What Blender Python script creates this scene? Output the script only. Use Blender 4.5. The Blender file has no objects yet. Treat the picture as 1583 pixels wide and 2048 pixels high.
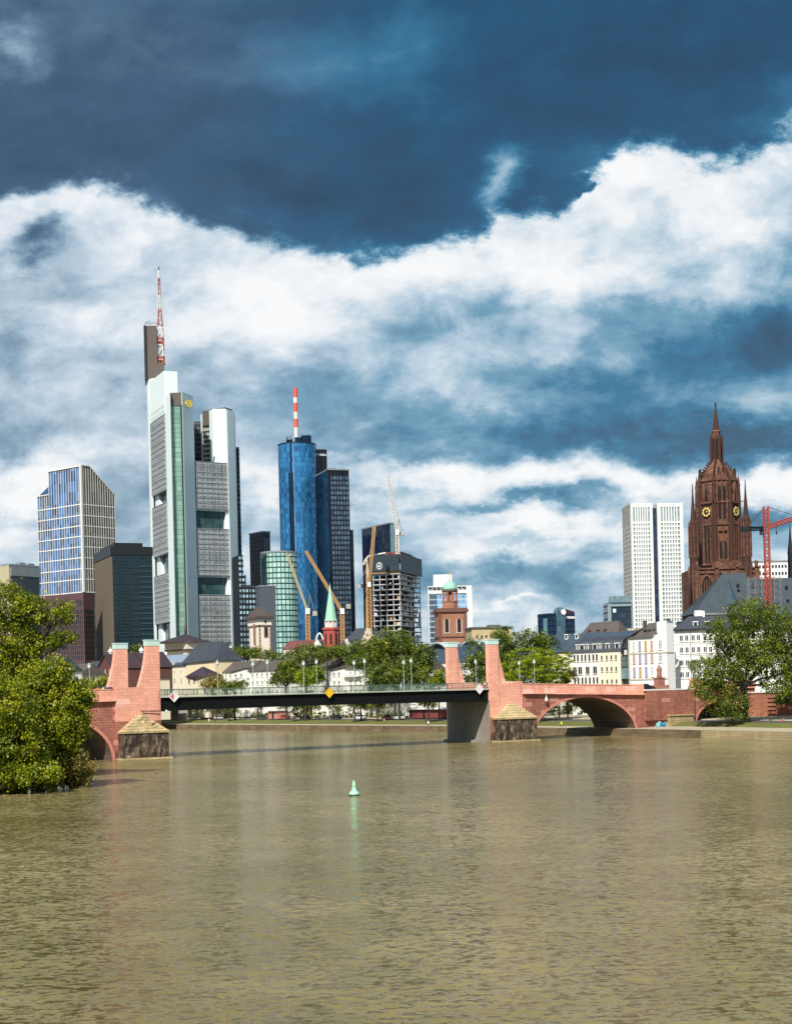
import bpy, bmesh, math, random
import numpy as np
from mathutils import Vector, Matrix, noise as mnoise

random.seed(11)
RNG = np.random.default_rng(11)
SC = bpy.context.scene
COL = SC.collection

# ---------------------------------------------------------------- camera
F, CX, HY, CAMZ, ROLL = 3000.0, 791.5, 1384.0, 11.0, 0.0244
CR, SR = math.cos(ROLL), math.sin(ROLL)
cam = bpy.data.cameras.new('camera')
cam.sensor_fit = 'HORIZONTAL'
cam.sensor_width = 36.0
cam.lens = 36.0 * F / 1583.0
cam.shift_y = (HY - 1024.0) / 1583.0
cam.clip_start = 0.5
cam.clip_end = 30000
camo = bpy.data.objects.new('camera', cam)
COL.objects.link(camo)
camo.matrix_world = Matrix.Translation((0, 0, CAMZ)) @ Matrix.Rotation(math.pi / 2, 4, 'X') @ Matrix.Rotation(-ROLL, 4, 'Z')
SC.camera = camo


def RU(px, py):
    du, dv = px - CX, HY - py
    return (du * CR + dv * SR, -du * SR + dv * CR)


def W(px, py, D):
    """world point seen at photo position (px, py) standing D metres away along the view"""
    r, u = RU(px, py)
    return Vector((r / F * D, D, CAMZ + u / F * D))


def ZZ(px, py, D):
    return W(px, py, D).z


# ---------------------------------------------------------------- light
SUN_EL = math.radians(44)
SUN_AZ = math.atan2(-0.24, -0.69)            # direction to the sun: behind the camera, to the left
sun = bpy.data.lights.new('sun', 'SUN')
sun.energy = 4.8
sun.angle = math.radians(0.6)
sun.color = (1.0, 0.94, 0.84)
suno = bpy.data.objects.new('sun', sun)
COL.objects.link(suno)
TOSUN = Vector((math.sin(SUN_AZ) * math.cos(SUN_EL), math.cos(SUN_AZ) * math.cos(SUN_EL), math.sin(SUN_EL)))
suno.rotation_euler = TOSUN.to_track_quat('Z', 'Y').to_euler()
suno.location = (0, -200, 300)

SC.view_settings.view_transform = 'Standard'
SC.view_settings.look = 'None'
SC.view_settings.exposure = 0.24
SC.view_settings.gamma = 1.0


def lin(r, g, b):
    f = lambda c: (c / 255 / 12.92) if c / 255 <= 0.04045 else ((c / 255 + 0.055) / 1.055) ** 2.4
    return (f(r), f(g), f(b), 1.0)


# ---------------------------------------------------------------- sky (world)
class NT:
    """small helper that writes node graphs"""
    def __init__(s, tree):
        s.t = tree

    def new(s, typ, **kw):
        n = s.t.nodes.new(typ)
        for k, v in kw.items():
            setattr(n, k, v)
        return n

    def put(s, sock, val):
        if val is None:
            return
        if isinstance(val, bpy.types.NodeSocket):
            s.t.links.new(val, sock)
        else:
            sock.default_value = val

    def m(s, op, a, b=None, c=None, clamp=False):
        n = s.new('ShaderNodeMath', operation=op)
        n.use_clamp = clamp
        s.put(n.inputs[0], a)
        s.put(n.inputs[1], b)
        s.put(n.inputs[2], c)
        return n.outputs[0]

    def v(s, op, a, b=None, c=None):
        n = s.new('ShaderNodeVectorMath', operation=op)
        s.put(n.inputs[0], a)
        if op == 'SCALE':
            s.put(n.inputs['Scale'], b)
        else:
            s.put(n.inputs[1], b)
            s.put(n.inputs[2], c)
        return n.outputs['Value'] if op in ('DOT_PRODUCT', 'LENGTH') else n.outputs[0]

    def xyz(s, a, b, c):
        n = s.new('ShaderNodeCombineXYZ')
        for i, q in enumerate((a, b, c)):
            s.put(n.inputs[i], q)
        return n.outputs[0]

    def sep(s, vec):
        n = s.new('ShaderNodeSeparateXYZ')
        s.put(n.inputs[0], vec)
        return n.outputs

    def noise(s, vec, scale, detail=4, rough=0.5, col=False, dist=0.0):
        n = s.new('ShaderNodeTexNoise')
        s.put(n.inputs['Vector'], vec)
        n.inputs['Scale'].default_value = scale
        n.inputs['Detail'].default_value = detail
        n.inputs['Roughness'].default_value = rough
        n.inputs['Distortion'].default_value = dist
        return n.outputs['Color' if col else 'Fac']

    def ramp(s, fac, stops, interp='LINEAR'):
        n = s.new('ShaderNodeValToRGB')
        r = n.color_ramp
        r.interpolation = interp
        while len(r.elements) < len(stops):
            r.elements.new(0.5)
        for e, (p, c) in zip(r.elements, stops):
            e.position = p
            e.color = c if len(c) == 4 else (*c, 1)
        s.put(n.inputs[0], fac)
        return n.outputs[0]

    def mix(s, fac, a, b, blend='MIX'):
        n = s.new('ShaderNodeMix', data_type='RGBA', blend_type=blend)
        s.put(n.inputs[0], fac)
        s.put(n.inputs[6], a)
        s.put(n.inputs[7], b)
        return n.outputs[2]

    def smooth(s, x, a, b):
        n = s.new('ShaderNodeMapRange', interpolation_type='SMOOTHSTEP')
        s.put(n.inputs[0], x)
        n.inputs[1].default_value = a
        n.inputs[2].default_value = b
        return n.outputs[0]


world = bpy.data.worlds.new('World')
SC.world = world
world.use_nodes = True


def build_sky():
    nt = world.node_tree
    nt.nodes.clear()
    g = NT(nt)
    out = g.new('ShaderNodeOutputWorld')
    bg = g.new('ShaderNodeBackground')
    bg.inputs['Strength'].default_value = 0.1
    nt.links.new(bg.outputs[0], out.inputs[0])
    sky = g.new('ShaderNodeTexSky', sky_type='NISHITA', sun_disc=False)
    sky.sun_elevation = SUN_EL
    sky.sun_rotation = SUN_AZ
    sky.air_density = 1.0
    sky.dust_density = 1.0
    d = g.new('ShaderNodeTexCoord').outputs['Generated']
    x, y, z = g.sep(d)
    yc = g.m('MAXIMUM', g.m('ABSOLUTE', y), 0.35)
    p0 = g.m('DIVIDE', x, yc)
    q0 = g.m('DIVIDE', g.m('MAXIMUM', z, 0.0), yc)
    pq0 = g.xyz(p0, g.m('MULTIPLY', q0, 1.5), g.m('MULTIPLY', y, 0.4))
    # domain warp: ragged cloud edges
    w1 = g.noise(pq0, 13.0, 7, 0.62, col=True)
    w2 = g.noise(pq0, 4.0, 3, 0.5, col=True)
    wv = g.v('ADD', g.v('SCALE', g.v('SUBTRACT', w1, (0.5, 0.5, 0.5)), 0.078),
             g.v('SCALE', g.v('SUBTRACT', w2, (0.5, 0.5, 0.5)), 0.045))
    wp, wq, _ = g.sep(wv)
    p = g.m('ADD', p0, wp)
    q = g.m('ADD', q0, wq)
    P = g.xyz(p, q, 0.0)
    # the lower edge of the dark cloud bank: height over the compass direction
    edge = [(-200, 385), (0, 374), (120, 372), (210, 392), (330, 410), (420, 440), (500, 482), (590, 508), (680, 522), (760, 512),
            (860, 480), (950, 440), (990, 395), (1050, 408), (1100, 440), (1150, 428), (1172, 350), (1225, 300), (1262, 262),
            (1330, 270), (1420, 300), (1500, 262), (1583, 235), (1750, 260)]
    fc = g.new('ShaderNodeFloatCurve')
    cv = fc.mapping.curves[0]
    pts = []
    for (px, py) in edge:
        r, u = RU(px, py)
        pts.append(((r / F + 0.36) / 0.72, u / F / 0.6))
    pts = [(0.0, pts[0][1])] + pts + [(1.0, pts[-1][1])]
    while len(cv.points) < len(pts):
        cv.points.new(0.5, 0.5)
    for c, (a, b) in zip(cv.points, pts):
        c.location = (a, b)
        c.handle_type = 'VECTOR'
    fc.mapping.update()
    fc.inputs[0].default_value = 1.0
    pn = g.m('MULTIPLY_ADD', p, 1 / 0.72, 0.5, clamp=True)
    nt.links.new(pn, fc.inputs[1])
    qe = g.m('MULTIPLY', fc.outputs[0], 0.6)
    s = g.m('SUBTRACT', qe, q)                       # > 0 below the edge, in tangent units
    sn = g.m('MULTIPLY_ADD', s, 1.0, 0.3, clamp=True)
    k = lambda px: 0.3 + px / F
    tone = g.ramp(sn, [(k(-500), (.21,) * 3), (k(-300), (.19,) * 3), (k(-140), (.13,) * 3), (k(-14), (.17,) * 3), (k(4), (.56,) * 3),
                       (k(20), (.84,) * 3), (k(90), (.83,) * 3), (k(150), (.76,) * 3), (k(230), (.68,) * 3), (k(330), (.61,) * 3),
                       (k(520), (.67,) * 3), (k(800), (.72,) * 3)])
    acc = tone
    blobs = [  # px, py, rx, ry, amount : the larger light and dark masses
        (95, 478, 62, 30, -.38), (55, 510, 50, 34, -.42), (130, 500, 30, 26, -.15), (30, 88, 60, 42, .33), (250, 60, 170, 60, .05), (640, 130, 200, 70, .10), (800, 90, 60, 70, .06),
        (120, 300, 220, 40, -.04), (700, 400, 260, 70, -.12), (1250, 90, 260, 110, -.09), (1010, 320, 42, 52, .42), (985, 360, 30, 34, .2),
        (1060, 380, 26, 40, -.1), (1560, 190, 60, 44, .20), (1235, 310, 70, 40, .18), (1400, 340, 200, 70, .12),
        (1130, 420, 60, 40, -.05), (420, 620, 180, 60, .22), (150, 610, 160, 50, .14), (560, 690, 60, 34, .14), (900, 560, 260, 50, .14),
        (1180, 530, 200, 60, .10), (1480, 430, 130, 50, .12), (1400, 560, 160, 36, .06), (1440, 690, 190, 80, -.30), (1300, 700, 60, 50, .10),
        (1550, 640, 90, 50, -.18), (640, 770, 170, 45, -.13), (1010, 730, 110, 40, .06), (1000, 790, 180, 32, .12), (1480, 850, 240, 46, -.58),
        (1120, 885, 190, 36, -.38), (880, 850, 150, 40, -.12), (40, 700, 60, 50, -.12), (200, 680, 160, 50, .08), (560, 640, 120, 40, .08), (170, 800, 150, 60, -.06), (60, 900, 100, 30, -.22),
        (200, 905, 130, 30, .16), (60, 985, 110, 36, .34), (150, 1060, 120, 40, -.15), (520, 960, 60, 60, .28), (800, 945, 190, 24, .30),
        (1100, 960, 240, 24, .26), (1500, 940, 190, 34, .36), (1050, 1012, 220, 17, -.32), (900, 1040, 160, 14, .1), (1180, 1065, 170, 24, .24),
        (1020, 1070, 90, 18, .2), (1000, 1160, 100, 26, -.22), (1120, 1190, 130, 34, -.18), (1200, 1130, 90, 22, .16), (900, 1110, 60, 24, .2),
        (1020, 1215, 60, 10, .25), (1000, 1120, 40, 12, .16), (720, 1200, 160, 60, -.08), (1540, 1010, 90, 24, -.30), (1570, 1080, 60, 30, -.12),
        (1300, 790, 260, 60, -.22), (1560, 590, 90, 70, -.16), (1150, 750, 110, 36, -.12), (750, 830, 120, 40, -.1), (640, 110, 260, 70, .05), (330, 150, 260, 60, .04), (450, 300, 120, 40, .06), (230, 330, 160, 30, -.06), (560, 450, 90, 40, .10), (470, 410, 60, 30, .08), (300, 760, 120, 40, .1), (500, 1060, 60, 50, -.1), (40, 1080, 80, 30, .06)]
    for (px, py, rx, ry, a) in blobs:
        r, u = RU(px, py)
        e = g.v('MULTIPLY', g.v('SUBTRACT', P, (r / F, u / F, 0)), (F / rx, F / ry, 0))
        ex = g.m('EXPONENT', g.m('MULTIPLY', g.v('DOT_PRODUCT', e, e), -1.0))
        acc = g.m('MULTIPLY_ADD', ex, a, acc)
    # cloud texture: billows, and flat streaks towards the horizon
    n1 = g.noise(g.xyz(p0, g.m('MULTIPLY', q0, 1.7), g.m('MULTIPLY', y, 0.4)), 9.0, 10, 0.62, dist=0.3)
    n2 = g.noise(g.xyz(p0, g.m('MULTIPLY', q0, 5.0), g.m('MULTIPLY', y, 0.4)), 7.0, 8, 0.6, dist=0.2)
    low = g.smooth(q0, 0.24, 0.10)
    below = g.smooth(s, -0.02, 0.02)
    amp = g.m('MULTIPLY_ADD', below, 0.45, 0.40)
    acc = g.m('ADD', acc, g.m('MULTIPLY', g.m('SUBTRACT', n1, 0.5), amp))
    n3 = g.noise(g.v('ADD', g.xyz(p0, g.m('MULTIPLY', q0, 1.5), g.m('MULTIPLY', y, 0.4)), (3.1, 7.7, 0)), 24.0, 8, 0.6, dist=0.4)
    acc = g.m('ADD', acc, g.m('MULTIPLY', g.m('SUBTRACT', n3, 0.5), g.m('MULTIPLY_ADD', below, 0.42, 0.20)))
    acc = g.m('ADD', acc, g.m('MULTIPLY', g.m('SUBTRACT', n2, 0.5), g.m('MULTIPLY_ADD', low, 0.62, 0.05)))
    # behind the camera: broken bright cloud
    back = g.smooth(y, 0.25, -0.1)
    nb = g.noise(g.v('MULTIPLY', d, (1, 1, 2.0)), 2.6, 6, 0.55)
    acc = g.mix(back, acc, g.m('MULTIPLY_ADD', nb, 1.0, 0.1))
    # high overhead the bank stays dark
    acc = g.m('MAXIMUM', g.m('MINIMUM', acc, 1.0), 0.02)
    cloud_l = g.ramp(acc, [(0, lin(20, 52, 76)), (.2, lin(58, 86, 114)), (.36, lin(98, 128, 154)), (.55, lin(150, 177, 196)),
                           (.72, lin(196, 213, 228)), (.88, lin(236, 242, 247)), (1, lin(252, 253, 254))])
    cloud_r = g.ramp(acc, [(0, lin(0, 46, 72)), (.2, lin(4, 76, 110)), (.36, lin(40, 112, 148)), (.55, lin(122, 166, 192)),
                           (.72, lin(192, 213, 228)), (.88, lin(238, 243, 247)), (1, lin(252, 253, 254))])
    side = g.smooth(g.m('ADD', p0, g.m('MULTIPLY', g.m('SUBTRACT', n1, 0.5), 0.3)), -0.2, 0.03)
    cloud = g.mix(side, cloud_l, cloud_r)
    cloud = g.mix(1.0, cloud, (8.3, 8.3, 8.3, 1), 'MULTIPLY')     # against the background strength of 0.1
    # thin places let the clear sky through
    cover = g.m('MULTIPLY_ADD', g.smooth(acc, 0.25, 0.7), 0.14, 0.84)
    skyc = g.mix(cover, sky.outputs[0], cloud)
    nt.links.new(skyc, bg.inputs['Color'])


build_sky()


# ---------------------------------------------------------------- mesh helpers
class Fr:
    """a facade frame: u along the wall (left to right seen from outside), v = world height, d outwards"""
    def __init__(s, o, ux):
        s.o = Vector((o[0], o[1], 0))
        s.ux = Vector((ux[0], ux[1], 0)).normalized()
        s.n = Vector((s.ux.y, -s.ux.x, 0))
        s.ang = math.atan2(s.ux.y, s.ux.x)

    def pt(s, u, v, d=0.0):
        q = s.o + s.ux * u + s.n * d
        return Vector((q.x, q.y, v))


def fpx(xl, Dl, xr, Dr, py):
    a, b = W(xl, py, Dl), W(xr, py, Dr)
    f = Fr(a, (b.x - a.x, b.y - a.y))
    return f, math.hypot(b.x - a.x, b.y - a.y)


class MB:
    def __init__(s):
        s.v, s.f, s.m = [], [], []

    def add(s, vs, fs, m=0):
        n = len(s.v)
        s.v += [tuple(v) for v in vs]
        s.f += [tuple(i + n for i in f) for f in fs]
        s.m += [m] * len(fs)
        return s

    def poly(s, pts, m=0):
        return s.add(pts, [tuple(range(len(pts)))], m)

    def prism(s, pts, z0, z1, m=0, mt=None):
        n = len(pts)
        zt = z1 if isinstance(z1, (list, tuple)) else [z1] * n
        vs = [(p[0], p[1], z0) for p in pts] + [(p[0], p[1], zt[i]) for i, p in enumerate(pts)]
        s.add(vs, [(i, (i + 1) % n, n + (i + 1) % n, n + i) for i in range(n)], m)
        s.add(vs[n:], [tuple(range(n))], m if mt is None else mt)
        s.add(vs[:n], [tuple(range(n))[::-1]], m)
        return s

    def box(s, fr, u0, u1, v0, v1, d0, d1, m=0):
        vs = [fr.pt(u, v, d) for d in (d0, d1) for v in (v0, v1) for u in (u0, u1)]
        return s.add(vs, [(0, 1, 3, 2), (4, 6, 7, 5), (0, 4, 5, 1), (2, 3, 7, 6), (0, 2, 6, 4), (1, 5, 7, 3)], m)

    def extr(s, fr, outline, d0, d1, m=0):
        """outline of (u, v) pushed from d0 to d1"""
        n = len(outline)
        vs = [fr.pt(u, v, d0) for u, v in outline] + [fr.pt(u, v, d1) for u, v in outline]
        s.add(vs, [tuple(range(n))[::-1], tuple(range(n, 2 * n))] + [(i, (i + 1) % n, n + (i + 1) % n, n + i) for i in range(n)], m)
        return s

    def bar(s, p, q, r, r2=None, n=6, m=0):
        p, q = Vector(p), Vector(q)
        r2 = r if r2 is None else r2
        ax = (q - p).normalized()
        a = ax.orthogonal().normalized()
        b = ax.cross(a)
        vs = []
        for c, rr in ((p, r), (q, r2)):
            for i in range(n):
                t = 2 * math.pi * (i + .5) / n
                vs.append(c + (a * math.cos(t) + b * math.sin(t)) * rr)
        return s.add(vs, [(i, (i + 1) % n, n + (i + 1) % n, n + i) for i in range(n)] + [tuple(range(n))[::-1], tuple(range(n, 2 * n))], m)

    def lathe(s, c, prof, n=12, rot=0.0, m=0, sx=1.0, sy=1.0):
        vs, fs = [], []
        for (r, z) in prof:
            for i in range(n):
                t = rot + 2 * math.pi * i / n
                vs.append((c[0] + r * sx * math.cos(t), c[1] + r * sy * math.sin(t), z))
        for j in range(len(prof) - 1):
            for i in range(n):
                fs.append((j * n + i, j * n + (i + 1) % n, (j + 1) * n + (i + 1) % n, (j + 1) * n + i))
        fs.append(tuple(range(n))[::-1])
        fs.append(tuple(range((len(prof) - 1) * n, len(prof) * n)))
        return s.add(vs, fs, m)

    def mesh(s, name, mats, off=(0, 0, 0), smooth=False):
        me = bpy.data.meshes.new(name)
        me.from_pydata([(v[0] - off[0], v[1] - off[1], v[2] - off[2]) for v in s.v], [], s.f)
        for m in (mats if isinstance(mats, (list, tuple)) else [mats]):
            me.materials.append(m)
        me.polygons.foreach_set('material_index', s.m)
        bm = bmesh.new()
        bm.from_mesh(me)
        bmesh.ops.recalc_face_normals(bm, faces=bm.faces)
        bm.to_mesh(me)
        bm.free()
        if smooth:
            me.polygons.foreach_set('use_smooth', [True] * len(me.polygons))
        me.update()
        return me


def tag(o, label=None, cat=None, group=None, kind=None):
    for k, v in (('label', label), ('category', cat), ('group', group), ('kind', kind)):
        if v:
            o[k] = v
    return o


def struct(name, mb, mats, kind='structure', smooth=False):
    o = bpy.data.objects.new(name, mb.mesh(name, mats, smooth=smooth))
    COL.objects.link(o)
    return tag(o, kind=kind)


class T:
    """a thing: an Empty at its base with its parts as children"""
    def __init__(s, name, label, cat, loc, group=None):
        s.loc = Vector(loc)
        s.o = bpy.data.objects.new(name, None)
        s.o.empty_display_size = 0.5
        s.o.location = s.loc
        COL.objects.link(s.o)
        tag(s.o, label, cat, group)
        s.count = {}

    def part(s, name, mb, mats, parent=None, label=None, kind=None, smooth=False):
        o = bpy.data.objects.new(name, mb.mesh(name, mats, s.loc, smooth))
        COL.objects.link(o)
        o.parent = parent or s.o
        return tag(o, label, kind=kind)

    def repeat(s, name, me, places, parent=None, limit=100):
        """places: (frame, u, v, d); shared mesh, past the limit the rest become one stuff part"""
        rest = MB()
        for (fr, u, v, d) in places:
            k = s.count.get(name, 0)
            p = fr.pt(u, v, d) - s.loc
            if k < limit:
                o = bpy.data.objects.new(name, me)
                COL.objects.link(o)
                o.parent = parent or s.o
                o.location = p
                o.rotation_euler = (0, 0, fr.ang)
                s.count[name] = k + 1
            else:
                M = Matrix.Rotation(fr.ang, 3, 'Z')
                base = len(rest.v)
                rest.v += [tuple(M @ q.co + p + s.loc) for q in me.vertices]
                for f in me.polygons:
                    rest.f.append(tuple(i + base for i in f.vertices))
                    rest.m.append(f.material_index)
        if rest.f:
            s.part(name, rest, list(me.materials), parent, kind='stuff')


def solo(name, mb, mats, label, cat, loc, group=None, smooth=False):
    o = bpy.data.objects.new(name, mb.mesh(name, mats, loc, smooth))
    o.location = loc
    COL.objects.link(o)
    return tag(o, label, cat, group)


def clone(src, loc, rotz=None, label=None, group=None):
    """a copy of a thing with copies of its parts and sub-parts"""
    def cp(o, par):
        c = o.copy()
        COL.objects.link(c)
        if par:
            c.parent = par
        for ch in list(KIDS.get(o.name, [])):
            cp(ch, c)
        return c
    KIDS = {}
    for o in bpy.data.objects:
        if o.parent:
            KIDS.setdefault(o.parent.name, []).append(o)
    r = cp(src, None)
    r.location = loc
    if rotz is not None:
        r.rotation_euler = (0, 0, rotz)
    if label:
        r['label'] = label
    if group:
        r['group'] = group
    return r


# ---------------------------------------------------------------- materials
def new_mat(name):
    m = bpy.data.materials.new(name)
    m.use_nodes = True
    g = NT(m.node_tree)
    b = m.node_tree.nodes['Principled BSDF']
    return m, g, b


def paint(name, col, rough=0.7, metal=0.0, var=0.18, scale=0.35, bump=0.0, spec=0.4, streak=False):
    """a plain surface with weathering"""
    m, g, b = new_mat(name)
    co = g.new('ShaderNodeTexCoord').outputs['Object']
    vec = g.v('MULTIPLY', co, (1, 1, 0.25)) if streak else co
    n = g.noise(vec, scale, 7, 0.62)
    n2 = g.noise(co, scale * 9, 4, 0.6)
    f = g.m('MULTIPLY_ADD', g.m('SUBTRACT', g.m('MULTIPLY_ADD', n2, 0.4, n), 0.7), 2.2 * var, 1.0)
    c = g.mix(1.0, col if len(col) == 4 else (*col, 1), g.xyz(f, f, f), 'MULTIPLY')
    m.node_tree.links.new(c, b.inputs['Base Color'])
    b.inputs['Roughness'].default_value = rough
    b.inputs['Metallic'].default_value = metal
    b.inputs['Specular IOR Level'].default_value = spec
    if bump:
        bn = g.new('ShaderNodeBump')
        bn.inputs['Distance'].default_value = bump
        g.put(bn.inputs['Height'], n2)
        m.node_tree.links.new(bn.outputs[0], b.inputs['Normal'])
    return m


def wall_uv(g, ang):
    """wall coordinates (along, height) from object coordinates"""
    co = g.new('ShaderNodeTexCoord').outputs['Object']
    x, y, z = g.sep(co)
    u = g.m('ADD', g.m('MULTIPLY', x, math.cos(ang)), g.m('MULTIPLY', y, math.sin(ang)))
    return u, z, co


def masonry(name, ang, c1, c2, cm, bw=1.0, bh=0.4, rough=0.85, stain=0.25, lightblocks=None, bump=0.03, tide=None):
    m, g, b = new_mat(name)
    u, z, co = wall_uv(g, ang)
    br = g.new('ShaderNodeTexBrick')
    g.put(br.inputs['Vector'], g.xyz(u, z, 0.0))
    br.inputs['Scale'].default_value = 1.0
    br.inputs['Brick Width'].default_value = bw
    br.inputs['Row Height'].default_value = bh
    br.inputs['Mortar Size'].default_value = 0.02
    br.inputs['Color1'].default_value = (*c1, 1)
    br.inputs['Color2'].default_value = (*c2, 1)
    br.inputs['Mortar'].default_value = (*cm, 1)
    n = g.noise(g.v('MULTIPLY', co, (1, 1, 0.35)), 0.22, 8, 0.65)
    n2 = g.noise(co, 2.2, 5, 0.6)
    f = g.m('MULTIPLY_ADD', g.m('SUBTRACT', g.m('MULTIPLY_ADD', n2, 0.5, n), 0.75), 2.4 * stain, 1.0)
    c = g.mix(1.0, br.outputs['Color'], g.xyz(f, f, f), 'MULTIPLY')
    if lightblocks:
        cell = g.new('ShaderNodeTexWhiteNoise', noise_dimensions='2D')
        g.put(cell.inputs['Vector'], g.xyz(g.m('FLOOR', g.m('DIVIDE', u, 2.2 * bw)), g.m('FLOOR', g.m('DIVIDE', z, 2 * bh)), 0))
        c = g.mix(g.m('MULTIPLY', g.m('GREATER_THAN', cell.outputs['Value'], 0.955), 0.75), c, (*lightblocks, 1))
    if tide is not None:                                   # dark growth near the waterline, and run-off streaks below the ledges
        wn = g.noise(g.xyz(u, g.m('MULTIPLY', z, .12), 0), .9, 5, .6)
        wet = g.smooth(g.m('ADD', z, g.m('MULTIPLY', g.m('SUBTRACT', wn, .5), 2.2)), tide + .9, tide - .3)
        run = g.m('MULTIPLY', g.smooth(wn, .54, .70), .38)
        c = g.mix(g.m('MAXIMUM', g.m('MULTIPLY', wet, .72), run), c, (.05, .038, .028, 1))
    m.node_tree.links.new(c, b.inputs['Base Color'])
    b.inputs['Roughness'].default_value = rough
    b.inputs['Specular IOR Level'].default_value = 0.25
    bn = g.new('ShaderNodeBump')
    bn.inputs['Distance'].default_value = bump
    g.put(bn.inputs['Height'], g.m('MULTIPLY_ADD', n2, 0.5, g.m('MULTIPLY', br.outputs['Fac'], -1.0)))
    m.node_tree.links.new(bn.outputs[0], b.inputs['Normal'])
    return m


def panes(name, ang, pw, ph, ca, cb, rough=0.08, metal=0.0, mull=None, mw=0.06, mh=0.06, cyl=None, spread=1.0, wob=0.012, spec=0.42, shift=0.0):
    """curtain wall: panes that each differ a little, with optional bars between them"""
    m, g, b = new_mat(name)
    if cyl:
        co = g.new('ShaderNodeTexCoord').outputs['Object']
        x, y, z = g.sep(co)
        u = g.m('MULTIPLY', g.m('ARCTAN2', g.m('SUBTRACT', y, cyl[1]), g.m('SUBTRACT', x, cyl[0])), cyl[2])
    else:
        u, z, co = wall_uv(g, ang)
    uu, vv = g.m('ADD', g.m('DIVIDE', u, pw), shift), g.m('DIVIDE', z, ph)
    cell = g.new('ShaderNodeTexWhiteNoise', noise_dimensions='2D')
    g.put(cell.inputs['Vector'], g.xyz(g.m('FLOOR', uu), g.m('FLOOR', vv), 0))
    big = g.noise(co, 0.03, 4, 0.6)
    f = g.m('ADD', g.m('MULTIPLY', cell.outputs['Value'], 0.6 * spread), g.m('MULTIPLY', g.m('SUBTRACT', big, 0.35), 1.3), clamp=True)
    c = g.mix(f, (*ca, 1), (*cb, 1))
    rv, mv = rough, metal
    if mull:
        fu = g.m('ABSOLUTE', g.m('SUBTRACT', g.m('FRACT', uu), 0.5))
        fv = g.m('ABSOLUTE', g.m('SUBTRACT', g.m('FRACT', vv), 0.5))
        on = g.m('MAXIMUM', g.m('GREATER_THAN', fu, 0.5 - mw), g.m('GREATER_THAN', fv, 0.5 - mh))
        c = g.mix(on, c, (*mull, 1))
        rv = g.m('MULTIPLY_ADD', on, 0.5, rough)
        mv = g.m('MULTIPLY', g.m('SUBTRACT', 1.0, on), metal)
    m.node_tree.links.new(c, b.inputs['Base Color'])
    g.put(b.inputs['Roughness'], rv)
    g.put(b.inputs['Metallic'], mv)
    b.inputs['Specular IOR Level'].default_value = spec
    # each pane hangs a touch out of true, so reflections break up
    ge = g.new('ShaderNodeNewGeometry').outputs['Normal']
    tilt = g.v('SCALE', g.v('SUBTRACT', cell.outputs['Color'], (0.5, 0.5, 0.5)), wob * 2)
    nn = g.v('NORMALIZE', g.v('ADD', ge, tilt))
    m.node_tree.links.new(nn, b.inputs['Normal'])
    return m


def flat(name, col, rough=0.5, metal=0.0):
    m, g, b = new_mat(name)
    b.inputs['Base Color'].default_value = (*col[:3], 1)
    b.inputs['Roughness'].default_value = rough
    b.inputs['Metallic'].default_value = metal
    return m


WHITE = paint('white_render', (.80, .79, .75), .75, var=.10, scale=.3, streak=True)
CREAM = paint('cream_render', (.74, .67, .52), .8, var=.12, scale=.3, streak=True)
SLATE = paint('slate_roof', (.055, .062, .078), .55, var=.45, scale=.5, bump=.03)
SLATEB = paint('blue_slate_roof', (.05, .075, .105), .5, var=.4, scale=.4, bump=.03)
BROWNROOF = paint('weathered_roof', (.10, .085, .075), .7, var=.5, scale=.5, bump=.03)
GLASSD = flat('dark_window_glass', (.02, .025, .03), .06)
GLASSW = paint('curtained_window_glass', (.25, .28, .3), .1, var=.6, scale=1.5)
TRIM = paint('stone_trim', (.55, .5, .42), .8, var=.15)
WTRIM = flat('white_window_frame', (.78, .77, .74), .5)
DMETAL = paint('dark_metal', (.012, .014, .016), .45, var=.3)
GMETAL = paint('grey_metal', (.25, .27, .28), .45, metal=.2, var=.2)
COPPER = paint('green_copper', (.30, .58, .44), .6, var=.25, scale=.8, streak=True)
CONC = paint('concrete', (.38, .36, .32), .85, var=.3, scale=.3, streak=True)


def window_mesh(w, h, frame=WTRIM, glass=GLASSD, t=0.12, bars=(1, 1), sill=True, arch=False):
    """one window in its own space: x across, z up, -y outwards, origin at its lower left"""
    mb = MB()
    fr = Fr((0, 0, 0), (1, 0))
    if arch:
        pts = [(t, t), (w - t, t), (w - t, h - w / 2)] + [(w / 2 + (w / 2 - t) * math.cos(a), h - w / 2 + (w / 2 - t) * math.sin(a))
                                                     for a in np.linspace(0.3, math.pi - .3, 6)] + [(t, h - w / 2)]
        mb.extr(fr, pts, -.05, .03, 1)
        outer = [(0, 0), (w, 0), (w, h - w / 2)] + [(w / 2 + w / 2 * math.cos(a), h - w / 2 + w / 2 * math.sin(a)) for a in np.linspace(0.3, math.pi - .3, 6)] + [(0, h - w / 2)]
        n = len(outer)
        for i in range(n):
            j = (i + 1) % n
            a, b, c, d = outer[i], outer[j], pts[j], pts[i]
            mb.extr(fr, [a, b, c, d], -.05, .10, 0)
    else:
        mb.box(fr, t, w - t, t, h - t, -.05, .03, 1)
        mb.box(fr, 0, t, 0, h, -.05, .10)
        mb.box(fr, w - t, w, 0, h, -.05, .10)
        mb.box(fr, t, w - t, 0, t, -.05, .10)
        mb.box(fr, t, w - t, h - t, h, -.05, .10)
        for i in range(1, bars[0]):
            u = w * i / bars[0]
            mb.box(fr, u - t * .4, u + t * .4, t, h - t, .0, .08)
        for i in range(1, bars[1]):
            v = h * i / bars[1]
            mb.box(fr, t, w - t, v - t * .4, v + t * .4, .0, .075)
        if sill:
            mb.box(fr, -.1, w + .1, -.16, -.002, -.05, .22)
    return mb.mesh('window', [frame, glass])


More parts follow.
